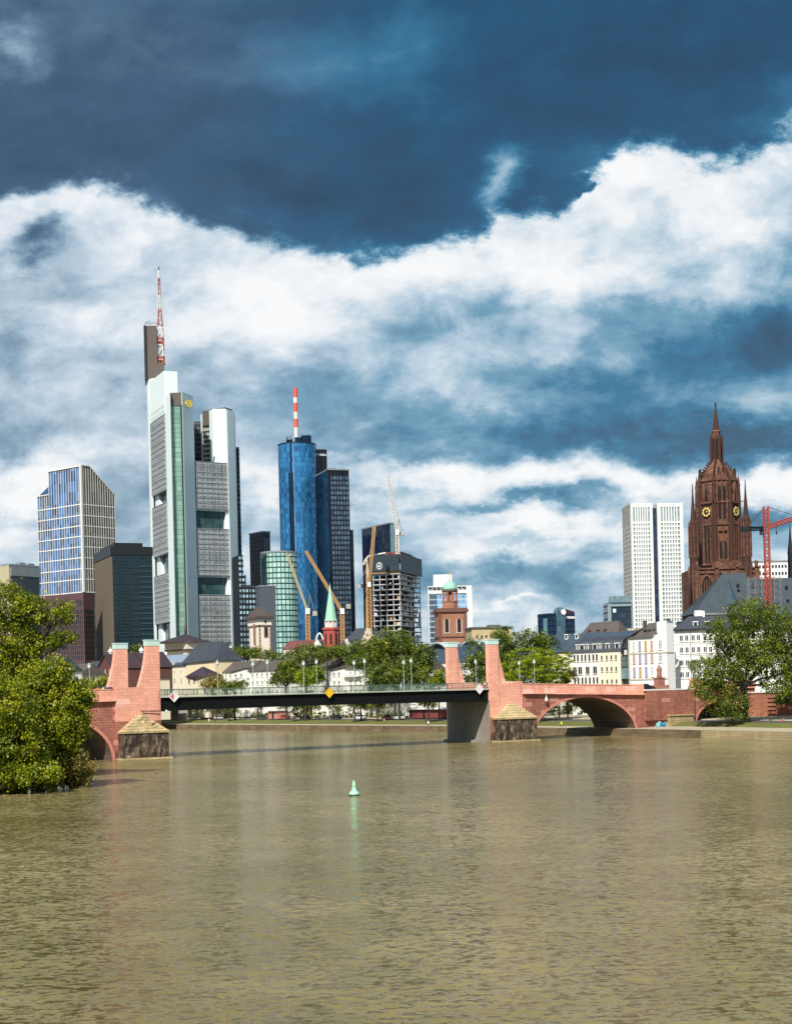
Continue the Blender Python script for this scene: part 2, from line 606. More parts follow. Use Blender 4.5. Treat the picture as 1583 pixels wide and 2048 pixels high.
def gridbars(mb, fr, w, z0, z1, us, vs, bw, bh, d0, d1, m=0):
    for u in us:
        mb.box(fr, u - bw / 2, u + bw / 2, z0, z1, d0, d1, m)
    for v in vs:
        mb.box(fr, 0, w, v - bh / 2, v + bh / 2, d0, d1 - .02, m)

# ---------------------------------------------------------------- river, banks and city ground
def water_mat():
    m, g, b = new_mat('river_water')
    co = g.new('ShaderNodeTexCoord').outputs['Object']
    big = g.noise(g.v('MULTIPLY', co, (1, .55, 1)), .022, 4, .55)
    mid = g.noise(co, .12, 4, .6)
    c = g.ramp(g.m('MULTIPLY_ADD', mid, .3, g.m('MULTIPLY', big, .8)), [(.36, (.125, .100, .034)), (.5, (.185, .150, .058)), (.64, (.265, .215, .098))])
    m.node_tree.links.new(c, b.inputs['Base Color'])
    b.inputs['Roughness'].default_value = .12
    b.inputs['IOR'].default_value = 1.33
    b.inputs['Specular IOR Level'].default_value = .36
    # wavelets: slopes straight from noise, so they hold at grazing angles
    half = (.5, .5, .5)
    w1 = g.v('SUBTRACT', g.noise(g.v('MULTIPLY', co, (.75, 1.3, 1)), 2.1, 3, .6, col=True, dist=.5), half)
    w2 = g.v('SUBTRACT', g.noise(g.v('MULTIPLY', co, (.8, 1.3, 1)), .34, 3, .55, col=True), half)
    w3 = g.v('SUBTRACT', g.noise(g.v('MULTIPLY', co, (1, 1.3, 1)), 3.2, 2, .6, col=True), half)
    wind = g.m('MULTIPLY_ADD', big, .9, .5)
    sl = g.v('ADD', g.v('ADD', g.v('SCALE', w1, 1.35), g.v('SCALE', w2, .30)), g.v('SCALE', w3, 1.0))
    sl = g.v('MULTIPLY', g.v('SCALE', sl, wind), (1.1, 1.6, 0))
    nn = g.v('NORMALIZE', g.v('ADD', sl, (0, 0, 1)))
    m.node_tree.links.new(nn, b.inputs['Normal'])
    return m


WATER = water_mat()
mb = MB()
mb.poly([(-1500, -400, 0), (1500, -400, 0), (1500, 1800, 0), (-1500, 1800, 0)])
struct('river_water', mb, WATER)

GRASS = paint('bank_grass', (.13, .135, .03), .95, var=.6, scale=.25)
PATH = paint('gravel_path', (.42, .36, .25), .95, var=.35, scale=.4)
ROADM = paint('asphalt', (.09, .085, .08), .9, var=.25, scale=.5)
QUAY = masonry('quay_stone', 2.2, (.20, .145, .085), (.14, .10, .065), (.07, .055, .035), 1.8, .6, stain=.7)
QUAYN = masonry('near_quay_stone', 0, (.40, .32, .18), (.34, .26, .15), (.18, .14, .08), 2.2, .5, stain=.45)
EARTH = paint('city_ground', (.16, .15, .13), .95, var=.3, scale=.1)

BANK = [(150, 120), (96, 225), (74, 281), (59, 316), (48, 337), (33, 362), (13, 399), (-30, 457), (-81, 527), (-190, 680), (-420, 1000)]


def offset(pts, d):
    """move the bank line d metres inland (to its right seen from the camera)"""
    out = []
    for i in range(len(pts)):
        a, b = pts[max(i - 1, 0)], pts[min(i + 1, len(pts) - 1)]
        t = Vector((b[0] - a[0], b[1] - a[1])).normalized()
        n = Vector((t.y, -t.x))
        out.append((pts[i][0] + n.x * d, pts[i][1] + n.y * d))
    return out


def strip(a, za, b, zb, m=0, mb=None):
    mb = mb or MB()
    for i in range(len(a) - 1):
        mb.poly([(*a[i], za), (*b[i], zb), (*b[i + 1], zb), (*a[i + 1], za)], m)
    return mb


B0, B1 = BANK, offset(BANK, .5)
mb = MB()
for i in range(len(B0) - 1):
    mb.poly([(*B0[i], -2), (*B0[i + 1], -2), (*B0[i + 1], 1.55), (*B0[i], 1.55)])
    mb.poly([(*B0[i], 1.55), (*B0[i + 1], 1.55), (*B1[i + 1], 1.6), (*B1[i], 1.6)])
qw = struct('quay_wall', mb, QUAY)
mb = strip(B0, -2, B0, 1.6)
Bp, Bg, Br, Bk, Bc = offset(BANK, 5), offset(BANK, 16), offset(BANK, 24), offset(BANK, 24.3), offset(BANK, 46)
Bp[:5] = offset(BANK, 13)[:5]
struct('bank_path', strip(B1, 1.6, Bp, 1.75), PATH)
struct('bank_grass', strip(Bp, 1.75, Bg, 2.6), GRASS)
struct('quay_road', strip(Bg, 2.6, Br, 2.8), ROADM)
mb = strip(Br, 2.8, Bk, 2.95)
strip(Bk, 2.95, Bc, 3.4, 0, mb)
struct('quay_pavement', mb, PATH)
mb = MB()
for i in range(len(Bc) - 1):
    far0, far1 = (9000, -400 + 1200 * i), (9000, -400 + 1200 * (i + 1))
    mb.poly([(*Bc[i], 3.4), (*far0, 3.4), (*far1, 3.4), (*Bc[i + 1], 3.4)])
mb.poly([(*Bc[-1], 3.4), (9000, -400 + 1200 * (len(Bc) - 1), 3.4), (9000, 14000, 3.4), (-12000, 14000, 3.4), (-12000, 1500, 3.4), (-420, 1150, 3.4)])
struct('city_ground', mb, EARTH)
# pale promenade edge on the near right
A0 = [(118, 180), (96, 225), (74, 281), (62.5, 308)]
mb = MB()
A1 = offset(A0, .9)
Am = offset(A0, -.12)
for i in range(len(A0) - 1):
    mb.poly([(*Am[i], -2), (*Am[i + 1], -2), (*Am[i + 1], 1.66), (*Am[i], 1.66)])
    mb.poly([(*Am[i], 1.66), (*Am[i + 1], 1.66), (*A1[i + 1], 1.7), (*A1[i], 1.7)])
mb.poly([(*Am[-1], -2), (*A1[-1], -2), (*A1[-1], 1.7), (*Am[-1], 1.66)])
struct('promenade_edge', mb, QUAYN)

# left river bank: an earth slope under the trees
LB = [(-40, 60), (-46, 130), (-48, 170), (-47.5, 186), (-50, 200), (-56, 222), (-66, 246), (-90, 262), (-140, 268)]
mb = MB()
L2 = [(x - 6 - abs(y - 190) * .03, y + 1) for x, y in LB]
L3 = [(x - 60, y + 6) for x, y in LB]
for i in range(len(LB) - 1):
    mb.poly([(*LB[i], -.6), (*LB[i + 1], -.6), (*L2[i + 1], 1.5), (*L2[i], 1.5)])
    mb.poly([(*L2[i], 1.5), (*L2[i + 1], 1.5), (*L3[i + 1], 2.2), (*L3[i], 2.2)])
struct('island_ground', mb, paint('bank_earth', (.09, .07, .035), .95, var=.5, scale=.6))

# ---------------------------------------------------------------- the bridge
BO = Vector((-42.7, 272, 0))
BF = Fr(BO, (62.1, 40.0))
BA = BF.ang
SPAN = 73.9
BW = 15.0
PINK = masonry('pink_sandstone', BA, (.90, .44, .325), (.80, .36, .26), (.64, .30, .225), 1.3, .55, stain=.24, lightblocks=(.92, .56, .46), bump=.015, tide=1.1)
RED = masonry('red_sandstone', BA, (.43, .175, .125), (.33, .125, .09), (.20, .085, .06), 1.1, .45, stain=.5, lightblocks=(.62, .31, .24), tide=1.4)
RINGM = masonry('arch_stone', BA, (.66, .26, .20), (.60, .23, .18), (.4, .15, .11), .5, 3., stain=.25)
SANDOLD = masonry('old_sandstone', BA, (.52, .40, .22), (.44, .33, .17), (.16, .12, .07), 1.1, .5, stain=.55)


def dirty_stone():
    m, g, b = new_mat('blackened_stone')
    u, z, co = wall_uv(g, BA)
    n = g.noise(g.v('MULTIPLY', co, (1, 1, .45)), 1.3, 7, .72, dist=.1)
    br = g.new('ShaderNodeTexBrick')
    g.put(br.inputs['Vector'], g.xyz(u, z, 0.0))
    br.inputs['Scale'].default_value = 1.0
    br.inputs['Brick Width'].default_value = 1.1
    br.inputs['Row Height'].default_value = .5
    br.inputs['Color1'].default_value = (.5, .5, .5, 1)
    br.inputs['Color2'].default_value = (1, 1, 1, 1)
    br.inputs['Mortar'].default_value = (.3, .3, .3, 1)
    c = g.ramp(n, [(.40, (.02, .015, .010)), (.50, (.075, .052, .034)), (.58, (.20, .135, .085)), (.66, (.48, .37, .26))])
    c = g.mix(.6, c, br.outputs['Color'], 'MULTIPLY')
    m.node_tree.links.new(c, b.inputs['Base Color'])
    b.inputs['Roughness'].default_value = .9
    return m


DIRTY = dirty_stone()
CAPM = paint('pale_copper_cap', (.56, .74, .68), .5, var=.15, scale=.8)
bridge = T('stone_bridge', 'pink sandstone river bridge with four tall pylons, arches and a black steel middle span', 'bridge', BF.pt(SPAN / 2, 0, -BW / 2))


def mirror(t, right):
    return SPAN - t if right else t


def ptop(t):
    """height of the parapet top along the bridge"""
    if t < 0:
        return 12.9 + t * .012
    if t > SPAN:
        return 12.15 - max(0, t - 84) * .028
    return 12.4


# pylons: foot blocks with a flaring shaft and a copper cap
for right in (False, True):
    for rear in (False, True):
        d0, d1 = ((-BW - .8, -BW + .3) if rear else (-1.1, 0.06))
        zf = .2 if rear else (5.2 if right else 6.9)
        ztop = 20.4
        zpar = 13.0 if not right else 12.7
        out = [(0, zf), (0, ztop), (-2.5, ztop), (-2.6, 18.9), (-2.85, 17.4), (-3.25, 15.8), (-3.7, 14.3), (-4.15, zpar), (-8.6, zpar - .1), (-8.6, zf)]
        if right:
            out = [(SPAN - u, v) for u, v in out]
        mb = MB().extr(BF, out, d0, d1)
        py = bridge.part('pylon', mb, PINK)
        if not rear:
            fa, fb = sorted((mirror(0, right), mirror(-8.6, right)))
            bridge.part('pylon_foot', MB().box(BF, fa, fb, .1, zf - .003, -1.1, .05), RED, py)
        c0, c1 = sorted((mirror(.08, right), mirror(-2.58, right)))
        mb = MB().box(BF, c0, c1, ztop + .004, ztop + 1.05, d0 - .06, d1 + .06)
        mb.box(BF, c0 - .08, c1 + .08, ztop + .95, ztop + 1.12, d0 - .14, d1 + .14)
        bridge.part('copper_cap', mb, CAPM, py)
CONCD = paint('stained_concrete', (.27, .24, .20), .9, var=.4, scale=.3, streak=True)
# pier bodies under the pylons, concrete inner faces
for right in (False, True):
    a, b = sorted((mirror(-8.4, right), mirror(-.35, right)))
    mb = MB().box(BF, a, b, -3, 8.6, -BW + .15, -.12)
    pr = bridge.part('pier', mb, RED)
    a, b = sorted((mirror(.02, right), mirror(-.34, right)))
    mb = MB().box(BF, a, b, -3, 8.8, -BW - .3, -.04)
    a, b = sorted((mirror(.9, right), mirror(-.3, right)))
    mb.box(BF, a, b, -3, .5, -BW - .8, -.02)
    bridge.part('concrete_face', mb, CONCD, pr)
    # cutwater house of old stone with a pyramid top
    a, b = (-8.3, .25) if not right else (SPAN + .7, SPAN + 10.2)
    zt, za = 4.75, 8.5
    mb = MB().box(BF, a, b, -3, zt, .08, 2.7)
    bridge.part('cutwater', mb, DIRTY, pr)
    mb = MB()
    mb.box(BF, a - .18, b + .18, zt + .003, zt + .32, .075, 2.9)
    L, R_, A_ = BF.pt(a - .1, zt + .32, 2.8), BF.pt(b + .1, zt + .32, 2.8), BF.pt((a + b) / 2, za, .12)
    LB_, RB_ = BF.pt(a - .1, zt + .32, .09), BF.pt(b + .1, zt + .32, .09)
    # rough stone courses: a subdivided half pyramid
    n = 9
    def tri(P, Q, A, jit):
        rows = []
        for i in range(n + 1):
            row = []
            for j in range(n + 1 - i):
                s, t = i / n, j / n
                q = P * (1 - s - t) + Q * t + A * s
                if 0 < i < n and 0 < j < n - i:
                    q = q + Vector((random.uniform(-1, 1), random.uniform(-1, 1), random.uniform(-1, 1))) * jit
                row.append(q)
            rows.append(row)
        for i in range(n):
            for j in range(n - i):
                mb.poly([rows[i][j], rows[i][j + 1], rows[i + 1][j]])
                if j < n - i - 1:
                    mb.poly([rows[i][j + 1], rows[i + 1][j + 1], rows[i + 1][j]])
    tri(L, R_, A_, .34 if not right else .08)
    tri(LB_, L, A_, .05)
    tri(R_, RB_, A_, .05)
    bridge.part('cutwater_roof', mb, SANDOLD, pr)
    mb = MB().box(BF, a - .5, b + .5, -2, .35, .05, 3.2)
    bridge.part('pier_plinth', mb, SANDOLD, pr)
    # a small navigation light on a bracket arm
    mb = MB()
    s = 1 if not right else -1
    cm = (a + b) / 2
    if not right:
        mb.bar(BF.pt(cm, za + .15, .3), BF.pt(.7, za + .05, .5), .09)
        mb.lathe(BF.pt(.9, 0, .5), [(.16, za - .25), (.22, za - .1), (.22, za + .15), (.1, za + .25)], 8, m=1)
    else:
        mb.lathe(BF.pt(88.6, 0, .35), [(.1, 8.2), (.34, 8.3), (.3, 8.75), (.1, 9.2), (.03, 9.6)], 8, m=1)
        mb.bar(BF.pt(88.6, 8.6, -.1), BF.pt(88.6, 8.6, .3), .08)
    bridge.part('navigation_lamp', mb, [DMETAL, WTRIM], pr)

# arched stone walls left and right
def arch_z(t, arches):
    for (c, h, z0, r) in arches:
        if abs(t - c) < h:
            return z0 + r * math.sqrt(max(0, 1 - ((t - c) / h) ** 2))
    return None


def arched_wall(t0, t1, arches, top, d0, d1, mats, soffit):
    ts = sorted(set([t0, t1] + list(np.arange(t0, t1, .9)) + [x for (c, h, z0, r) in arches for x in
                [c + h * math.sin(a) for a in np.linspace(-math.pi / 2, math.pi / 2, 33)]]))
    ts = [t for t in ts if t0 <= t <= t1]
    wall, sof = MB(), MB()
    for a, b in zip(ts[:-1], ts[1:]):
        if b - a < 1e-6:
            continue
        mid = arch_z((a + b) / 2, arches)
        if mid is None:
            za = zb = -2.0
        else:
            za, zb = arch_z(a, arches), arch_z(b, arches)
            base = [z0 for (c, h, z0, r) in arches if abs((a + b) / 2 - c) < h][0]
            za, zb = za if za is not None else base, zb if zb is not None else base
            sof.poly([BF.pt(a, za, d0), BF.pt(b, zb, d0), BF.pt(b, zb, d1), BF.pt(a, za, d1)])
        ta, tb = top(a), top(b)
        for d in (d0, d1):
            wall.poly([BF.pt(a, za, d), BF.pt(b, zb, d), BF.pt(b, tb, d), BF.pt(a, ta, d)])
        wall.poly([BF.pt(a, ta, d0), BF.pt(b, tb, d0), BF.pt(b, tb, d1), BF.pt(a, ta, d1)])
    for (c, h, z0, r) in arches:                       # side walls of the opening below the springing
        for t in (c - h, c + h):
            if t0 <= t <= t1:
                sof.poly([BF.pt(t, -2, d0), BF.pt(t, z0, d0), BF.pt(t, z0, d1), BF.pt(t, -2, d1)])
    return wall, sof


def arch_ring(c, h, z0, r, d0, d1, th=.55):
    mb = MB()
    an = np.linspace(0, math.pi, 41)
    inn = [(c + h * math.cos(a), z0 + r * math.sin(a)) for a in an]
    out = [(c + (h + th) * math.cos(a), z0 + (r + th) * math.sin(a)) for a in an]
    for i in range(40):
        mb.extr(BF, [inn[i], out[i], out[i + 1], inn[i + 1]], d0, d1)
    return mb


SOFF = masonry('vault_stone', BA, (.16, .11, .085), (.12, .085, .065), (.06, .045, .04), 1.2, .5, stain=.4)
ARL = [(-21.7, 12.4, 0.0, 8.3), (-52, 13, 0.0, 8.3)]
ARR = [(100.05, 14.4, .3, 8.5)]
AR2 = [(140.2, 7.4, 1.6, 5.2)]
deckz = lambda t: ptop(t) - 1.9
wl, so = arched_wall(-68, -8.6, ARL, deckz, -.45, -BW + .45, None, None)
w_ = bridge.part('arch_wall', wl, RED)
bridge.part('vault', so, SOFF, w_)
bridge.part('arch_ring', arch_ring(*ARL[0], -.6, -.37), RINGM, w_)
wl, so = arched_wall(SPAN + 8.6, 114.4 + 2.2, ARR, deckz, -.45, -BW + .45, None, None)
w_ = bridge.part('arch_wall', wl, RED)
bridge.part('vault', so, SOFF, w_)
bridge.part('arch_ring', arch_ring(*ARR[0], -.6, -.37), RINGM, w_)
wl, so = arched_wall(116.6, 152, AR2, lambda t: 9.9, -.5, -BW + .45, None, None)
w_ = bridge.part('arch_wall', wl, RED)
bridge.part('vault', so, SOFF, w_)
bridge.part('arch_ring', arch_ring(*AR2[0], -.6, -.44, .4), RINGM, w_)
# parapets with a moulding below
for (t0, t1) in ((-68, -8.6), (SPAN + 8.6, 116.6)):
    for (d0, d1) in ((-.62, -.05), (-BW + .05, -BW + .62)):
        mb = MB()
        n = 10
        for i in range(n):
            a, b = t0 + (t1 - t0) * i / n, t0 + (t1 - t0) * (i + 1) / n
            mb.extr(BF, [(a, ptop(a) - 1.9), (b, ptop(b) - 1.9), (b, ptop(b) - .18), (a, ptop(a) - .18)], d0 + .08, d1 - .08)
            mb.extr(BF, [(a, ptop(a) - .18), (b, ptop(b) - .18), (b, ptop(b)), (a, ptop(a))], d0, d1)
            mb.extr(BF, [(a, ptop(a) - 2.25), (b, ptop(b) - 2.25), (b, ptop(b) - 1.9), (a, ptop(a) - 1.9)], d0 - (.0 if d0 > -2 else .25), d1 + (.25 if d0 > -2 else 0))
        bridge.part('parapet', mb, PINK)
# pilasters above the right arch, and the taller end post
for t in (83.2, 94.5, 99.8, 105.6):
    mb = MB()
    mb.extr(BF, [(t - .25, 8.95 if t > 90 else 1), (t + .25, 8.95 if t > 90 else 1), (t + .25, ptop(t) - 2.26), (t - .25, ptop(t) - 2.26)], -.46, -.28)
    bridge.part('pilaster', mb, RINGM)
mb = MB().box(BF, 113.4, 116.6, deckz(115) + .004, ptop(114) + .12, -.7, .05)
bridge.part('end_post', mb, PINK)
# low approach wall with a pale rail beyond the arch
mb = MB().box(BF, 116.6, 131.3, 9.9, 10.2, -.9, .35)
bridge.part('approach_coping', mb, WHITE)
mb = MB().box(BF, 117, 131, 3.2, 9.88, -.45, .28)
mb.box(BF, 129.8, 131.6, -1, 9.88, -.4, .36)
bridge.part('abutment_wall', mb, RED)
mb = MB().box(BF, 131.5, 137, 9.905, 12.2, -1.0, .1)
mb.box(BF, 131.3, 137.2, 11.95, 12.25, -1.15, .25)
mb.box(BF, 131.4, 137.1, 9.55, 9.9, -.48, .16)
bridge.part('approach_parapet', mb, PINK)
mb = MB().box(BF, 137.2, 152, 9.905, 11.6, -.9, -.1)
mb.box(BF, 137.2, 152, 11.3, 11.62, -1.0, .0)
bridge.part('approach_parapet', mb, PINK)
# weathered sandstone foot of the abutment, with a low step at the water
mb = MB().box(BF, 115.4, 131.5, -2, 1.1, -.3, 1.6)
mb.box(BF, 123.4, 130.8, 1.1, 4.0, -.35, .8)
mb.box(BF, 123.2, 131.0, 4.0, 4.35, -.35, 1.0)
bridge.part('abutment_foot', mb, SANDOLD)
# road deck
for (t0, t1) in ((-68, -.4), (SPAN + .4, 152)):
    mb = MB()
    mb.box(BF, t0, t1, 9.2 if t1 > 100 else 9.6, 9.7 if t1 > 100 else 10.6, -BW + .7, -.7)
    bridge.part('roadway', mb, ROADM)
# steel middle span
mb = MB()
N_ = 24
for i in range(N_):
    a, b = SPAN * i / N_, SPAN * (i + 1) / N_
    f = lambda t: 8.5 + .25 * (1 - ((t - SPAN / 2) / (SPAN / 2)) ** 2)
    mb.extr(BF, [(a, f(a)), (b, f(b)), (b, 10.98), (a, 10.98)], -2.2, -.45)
    mb.extr(BF, [(a, f(a)), (b, f(b)), (b, 10.98), (a, 10.98)], -BW + .45, -BW + 2.2)
    mb.box(BF, a, a + .35, 9.7, 10.9, -BW + 2.2, -2.2)
mb.box(BF, 0.02, SPAN - .02, 10.6, 10.97, -BW + 2.2, -2.2)
GIRD = paint('black_steel', (.006, .007, .008), .75, var=.3, spec=.15)
gird = bridge.part('steel_girder', mb, GIRD)
mb = MB().box(BF, .02, SPAN - .02, 10.99, 11.22, -.5, .02)
mb.box(BF, .02, SPAN - .02, 10.99, 11.22, -BW - .02, -BW + .5)
mb.box(BF, .02, SPAN - .02, 10.99, 11.1, -BW + .5, -.5)
bridge.part('deck_edge', mb, paint('pale_deck_edge', (.42, .47, .38), .6, var=.15), gird)
RAILM = paint('green_railing', (.09, .14, .10), .5, var=.15)
for d in (-.25, -BW + .25):
    mb = MB()
    for u in np.arange(.3, SPAN - .2, .3):
        mb.box(BF, u, u + .05, 11.31, 12.4, d - .02, d + .02)
    for u in np.arange(1.5, SPAN, 3.0):
        mb.box(BF, u - .06, u + .06, 11.31, 12.5, d - .06, d + .06)
    mb.box(BF, .05, SPAN - .05, 12.4, 12.5, d - .05, d + .05)
    mb.box(BF, .05, SPAN - .05, 11.45, 11.51, d - .03, d + .03)
    bridge.part('railing', mb, RAILM)

# ---- signs hung on the girder
def diamond(t, face, half, label, sz=.98, z=11.15):
    p = BF.pt(t, z, .0)
    th = T('navigation_sign', label, 'sign', p, 'diamond navigation signs on the bridge')
    mb = MB().extr(BF, [(t - sz, z), (t, z - sz), (t + sz, z), (t, z + sz)], .12, .2)
    th.part('sign_plate', mb, face)
    k = sz * 1.1
    mb = MB()
    o = [(t - k, z), (t, z - k), (t + k, z), (t, z + k)]
    i_ = [(t - sz, z), (t, z - sz), (t + sz, z), (t, z + sz)]
    for a in range(4):
        b = (a + 1) % 4
        mb.extr(BF, [o[a], o[b], i_[b], i_[a]], .1, .24)
    th.part('sign_frame', mb, WTRIM if half else flat('yellow_frame', (.6, .36, .02)))
    if half:
        h = sz * .78
        sg = half
        mb = MB().extr(BF, [(t - .06 * 1, z - h * .9), (t - .06, z + h * .9), (t - .06 - .9 * h, z)] if sg < 0 else
                       [(t + .1, z - h * .6), (t + .1, z + h * .7), (t + .02, z)], .2, .215)
        th.part('red_mark', mb, flat('sign_red', (.75, .12, .13), .4))
    mb = MB().bar(BF.pt(t, z - .4, .12), BF.pt(t, z - .4, -.46), .07)
    mb.bar(BF.pt(t, z + .3 - .4, .12), BF.pt(t, z - .1, -.3), .07)
    th.part('bracket', mb, DMETAL)


SIGNW = flat('sign_white', (.82, .80, .80), .35)
SIGNY = flat('sign_yellow', (.9, .52, .01), .35)
diamond(2.6, SIGNW, -1, 'white diamond sign with a red left half on the girder by the left pylon')
diamond(35.3, SIGNY, 0, 'yellow diamond sign in the middle of the black girder')
diamond(71.2, SIGNW, 1, 'white diamond sign with a thin red mark on the black girder by the right pylon')

# the tall dark mast behind the yellow sign
mb = MB().bar(BF.pt(35.6, 11.1, -.9), BF.pt(35.6, 19.8, -.9), .16, .10, 8)
mst = T('dark_mast', 'thin dark mast rising from the bridge deck behind the yellow diamond sign', 'mast', BF.pt(35.6, 11.1, -.9))
mst.part('pole', mb, DMETAL)
mb = MB().lathe(BF.pt(35.6, 0, -.9), [(.75, 11.11), (.55, 11.9), (.24, 13.2), (.17, 13.9)], 10)
mst.part('pole_base', mb, DMETAL)

# ---- lamps
LAMPG = paint('lamp_green', (.30, .42, .30), .5, var=.1)
LAMPW = flat('lamp_globe', (.62, .64, .62), .25)


def make_lamp(label, loc, h=5.6, group=None):
    th = T('street_lamp', label, 'lamp', loc, group)
    x, y, z = loc
    mb = MB().bar((x, y, z), (x, y, z + .9), .16, .11, 8).bar((x, y, z + .9), (x, y, z + h), .085, .06, 8)
    th.part('pole', mb, LAMPG)
    mb = MB().lathe((x, y), [(.1, z + h + .004), (.26, z + h + .18), (.32, z + h + .48), (.22, z + h + .78)], 10)
    th.part('lamp_globe', mb, LAMPW, smooth=True)
    mb = MB().lathe((x, y), [(.36, z + h + .784), (.26, z + h + .9), (.06, z + h + 1.02), (.03, z + h + 1.15)], 10)
    th.part('lamp_cap', mb, LAMPG)
    return th


def t_at(px, d):
    """distance along the bridge that shows at photo column px, at depth offset d"""
    k = (px - CX) / F
    o = BF.pt(0, 0, d)
    return (k * o.y - o.x) / (BF.ux.x - k * BF.ux.y)


lamp0 = make_lamp('globe lamp on the bridge deck, nearest to the tall left pylon', BF.pt(t_at(436, -1.3), 11.1, -1.3), group='globe lamps along the bridge deck')
lamps = [(507, -13.2, 'globe lamp on the bridge rail, second from the left pylon', 11.1), (536, -1.3, 'globe lamp on the bridge deck in front of the white gabled row house', 11.1),
         (608, -13.2, 'globe lamp on the bridge deck left of the dark mast', 11.1), (634, -1.3, 'globe lamp on the bridge deck, close beside the dark mast', 11.1),
         (709, -13.2, 'globe lamp on the bridge deck right of the dark mast', 11.1), (730, -1.3, 'globe lamp on the bridge deck before the dark central trees', 11.1),
         (808, -13.2, 'globe lamp on the bridge deck before the white blossoming gap in the trees', 11.1), (823, -1.3, 'globe lamp on the bridge deck left of the right rear pylon', 11.1),
         (952, -13.2, 'globe lamp between the two right pylons', 11.0), (1039, -13.2, 'globe lamp on the bridge left of the bright green tree', 10.6),
         (1069, -1.6, 'globe lamp on the bridge before the bright green tree', 10.6), (180, -1.6, 'globe lamp on the bridge beside the large left tree', 10.8)]
for (px, d, lab, z) in lamps:
    clone(lamp0.o, BF.pt(t_at(px, d), z, d), label=lab)

# ---- sandstone monument on the approach
mp = BF.pt(t_at(1329, -.4), 9.7, -2.2)
mon = T('stone_monument', 'red sandstone statue on a stepped plinth at the right end of the bridge', 'monument', mp)
x, y, z = mp
mf = Fr(mp, BF.ux)
MONM = paint('weathered_red_stone', (.34, .15, .11), .85, var=.35, scale=.8)
mon.part('plinth', MB().box(mf, -1.7, 1.9, z, z + 1.4, -1.2, 1.2).box(mf, -.95, 1.0, z + 1.4, z + 2.9, -.8, .8).box(mf, -1.1, 1.15, z + 2.9, z + 3.1, -.95, .95), MONM)
mb = MB().lathe((x, y), [(.5, z + 3.11), (.6, z + 3.3), (.48, z + 4.0), (.45, z + 4.6), (.55, z + 5.0), (.46, z + 5.3), (.2, z + 5.45), (.18, z + 5.5), (.25, z + 5.7), (.2, z + 5.9), (.08, z + 6.0)], 10, sx=1, sy=.8)
mb.bar((x + .5, y - .2, z + 5.1), (x + .4, y - .5, z + 4.5), .13, .1).bar((x - .5, y - .1, z + 5.1), (x - .57, y - .45, z + 4.6), .13, .1)
mon.part('statue', mb, MONM, smooth=True)

# ---------------------------------------------------------------- the towers of the business district
GZ = 3.4


def corner(xl, Dl, xc, Dc, xr, py):
    """two facades meeting at a corner: left one from photo columns xl to xc, right one at a right angle back to column xr"""
    a, c = W(xl, py, Dl), W(xc, py, Dc)
    f1 = Fr(a, (c.x - a.x, c.y - a.y))
    w1 = math.hypot(c.x - a.x, c.y - a.y)
    dx, dy = -f1.n.x, -f1.n.y
    k = RU(xr, py)[0] / F
    s = (k * c.y - c.x) / (dx - k * dy)
    return f1, w1, Fr(c, (dx, dy)), s


def frange(a, b, n):
    return [a + (b - a) * i / n for i in range(n + 1)]


def text_mb(txt, fr, u, v, d, size, depth=.1):
    cu = bpy.data.curves.new('lettering', 'FONT')
    cu.body = txt
    cu.size = size
    cu.extrude = depth
    o = bpy.data.objects.new('lettering', cu)
    COL.objects.link(o)
    dg = bpy.context.evaluated_depsgraph_get()
    me = bpy.data.meshes.new_from_object(o.evaluated_get(dg))
    mb = MB()
    mb.add([fr.pt(u + q.co.x, v + q.co.y, d + q.co.z) for q in me.vertices], [tuple(p.vertices) for p in me.polygons])
    bpy.data.objects.remove(o)
    bpy.data.curves.remove(cu)
    return mb


STONEW = paint('pale_stone_frame', (.74, .72, .68), .6, var=.06, scale=.05)
PANELW = paint('white_aluminium', (.74, .83, .83), .4, var=.05, scale=.05)
NAVY = panes('navy_glass', 0, 3, 3.5, (.003, .006, .014), (.012, .03, .06), .1)

# --- white gridded glass tower on the left
f1, w1, f2, w2 = corner(77, 1185, 165, 1150, 231, 1085)
zt, zs, zl = ZZ(160, 931, 1150), ZZ(228, 990, 1172), ZZ(75, 993, 1185)
us = w1 * (101 - 77) / 88
uk = w2 * .24
th = T('gridded_glass_tower', 'blue glass office tower in a white grid, its roof sloping down to the right', 'tower', f2.pt(0, GZ, -w1 / 2))
BLUEY = (panes('taunus_panes', f1.ang, w1 / 18, 8, (.008, .012, .022), (.09, .22, .48), .1, .0, spread=1.2, wob=.03, spec=.35), panes('taunus_panes_side', f2.ang, w2 / 14, 8, (.004, .006, .010), (.14, .14, .09), .1, .0, spread=1.1, wob=.03, spec=.3))
mb = MB().extr(f2, [(0, GZ), (0, zt), (uk, zt), (w2, zs), (w2, GZ)], 0, -(w1 - us))
body = th.part('glazing', mb, BLUEY[0])
body.data.materials.append(BLUEY[1])
for p in body.data.polygons:
    if abs(p.normal.dot(f2.n)) > .8:
        p.material_index = 1
mb = MB().extr(f2, [(.4, GZ), (.4, zl), (w2, zl - 8), (w2, GZ)], -(w1 - us) - .02, -w1)
mb.extr(f1, [(0, zl), (us, zl), (us, zl + 7.5)], -1, -w2 * .6)
th.part('side_wing', mb, BLUEY[0])
zh = [ZZ(165, y, 1150) for y in (1008, 1030, 1051, 1072, 1093, 1115, 1137, 1158, 1184)]
mb = MB()
for i, u in enumerate(frange(us, w1, 13)):
    mb.box(f1, u - .19, u + .19, zh[-1], zt - .3, 0.01, .25)
for u in frange(0, us, 5)[:-1]:
    mb.box(f1, u - .18, u + .18, zh[-1], zl, -.3, .24)
for z in zh:
    mb.box(f1, -.3, w1, z - .36, z + .36, 0.012, .24)
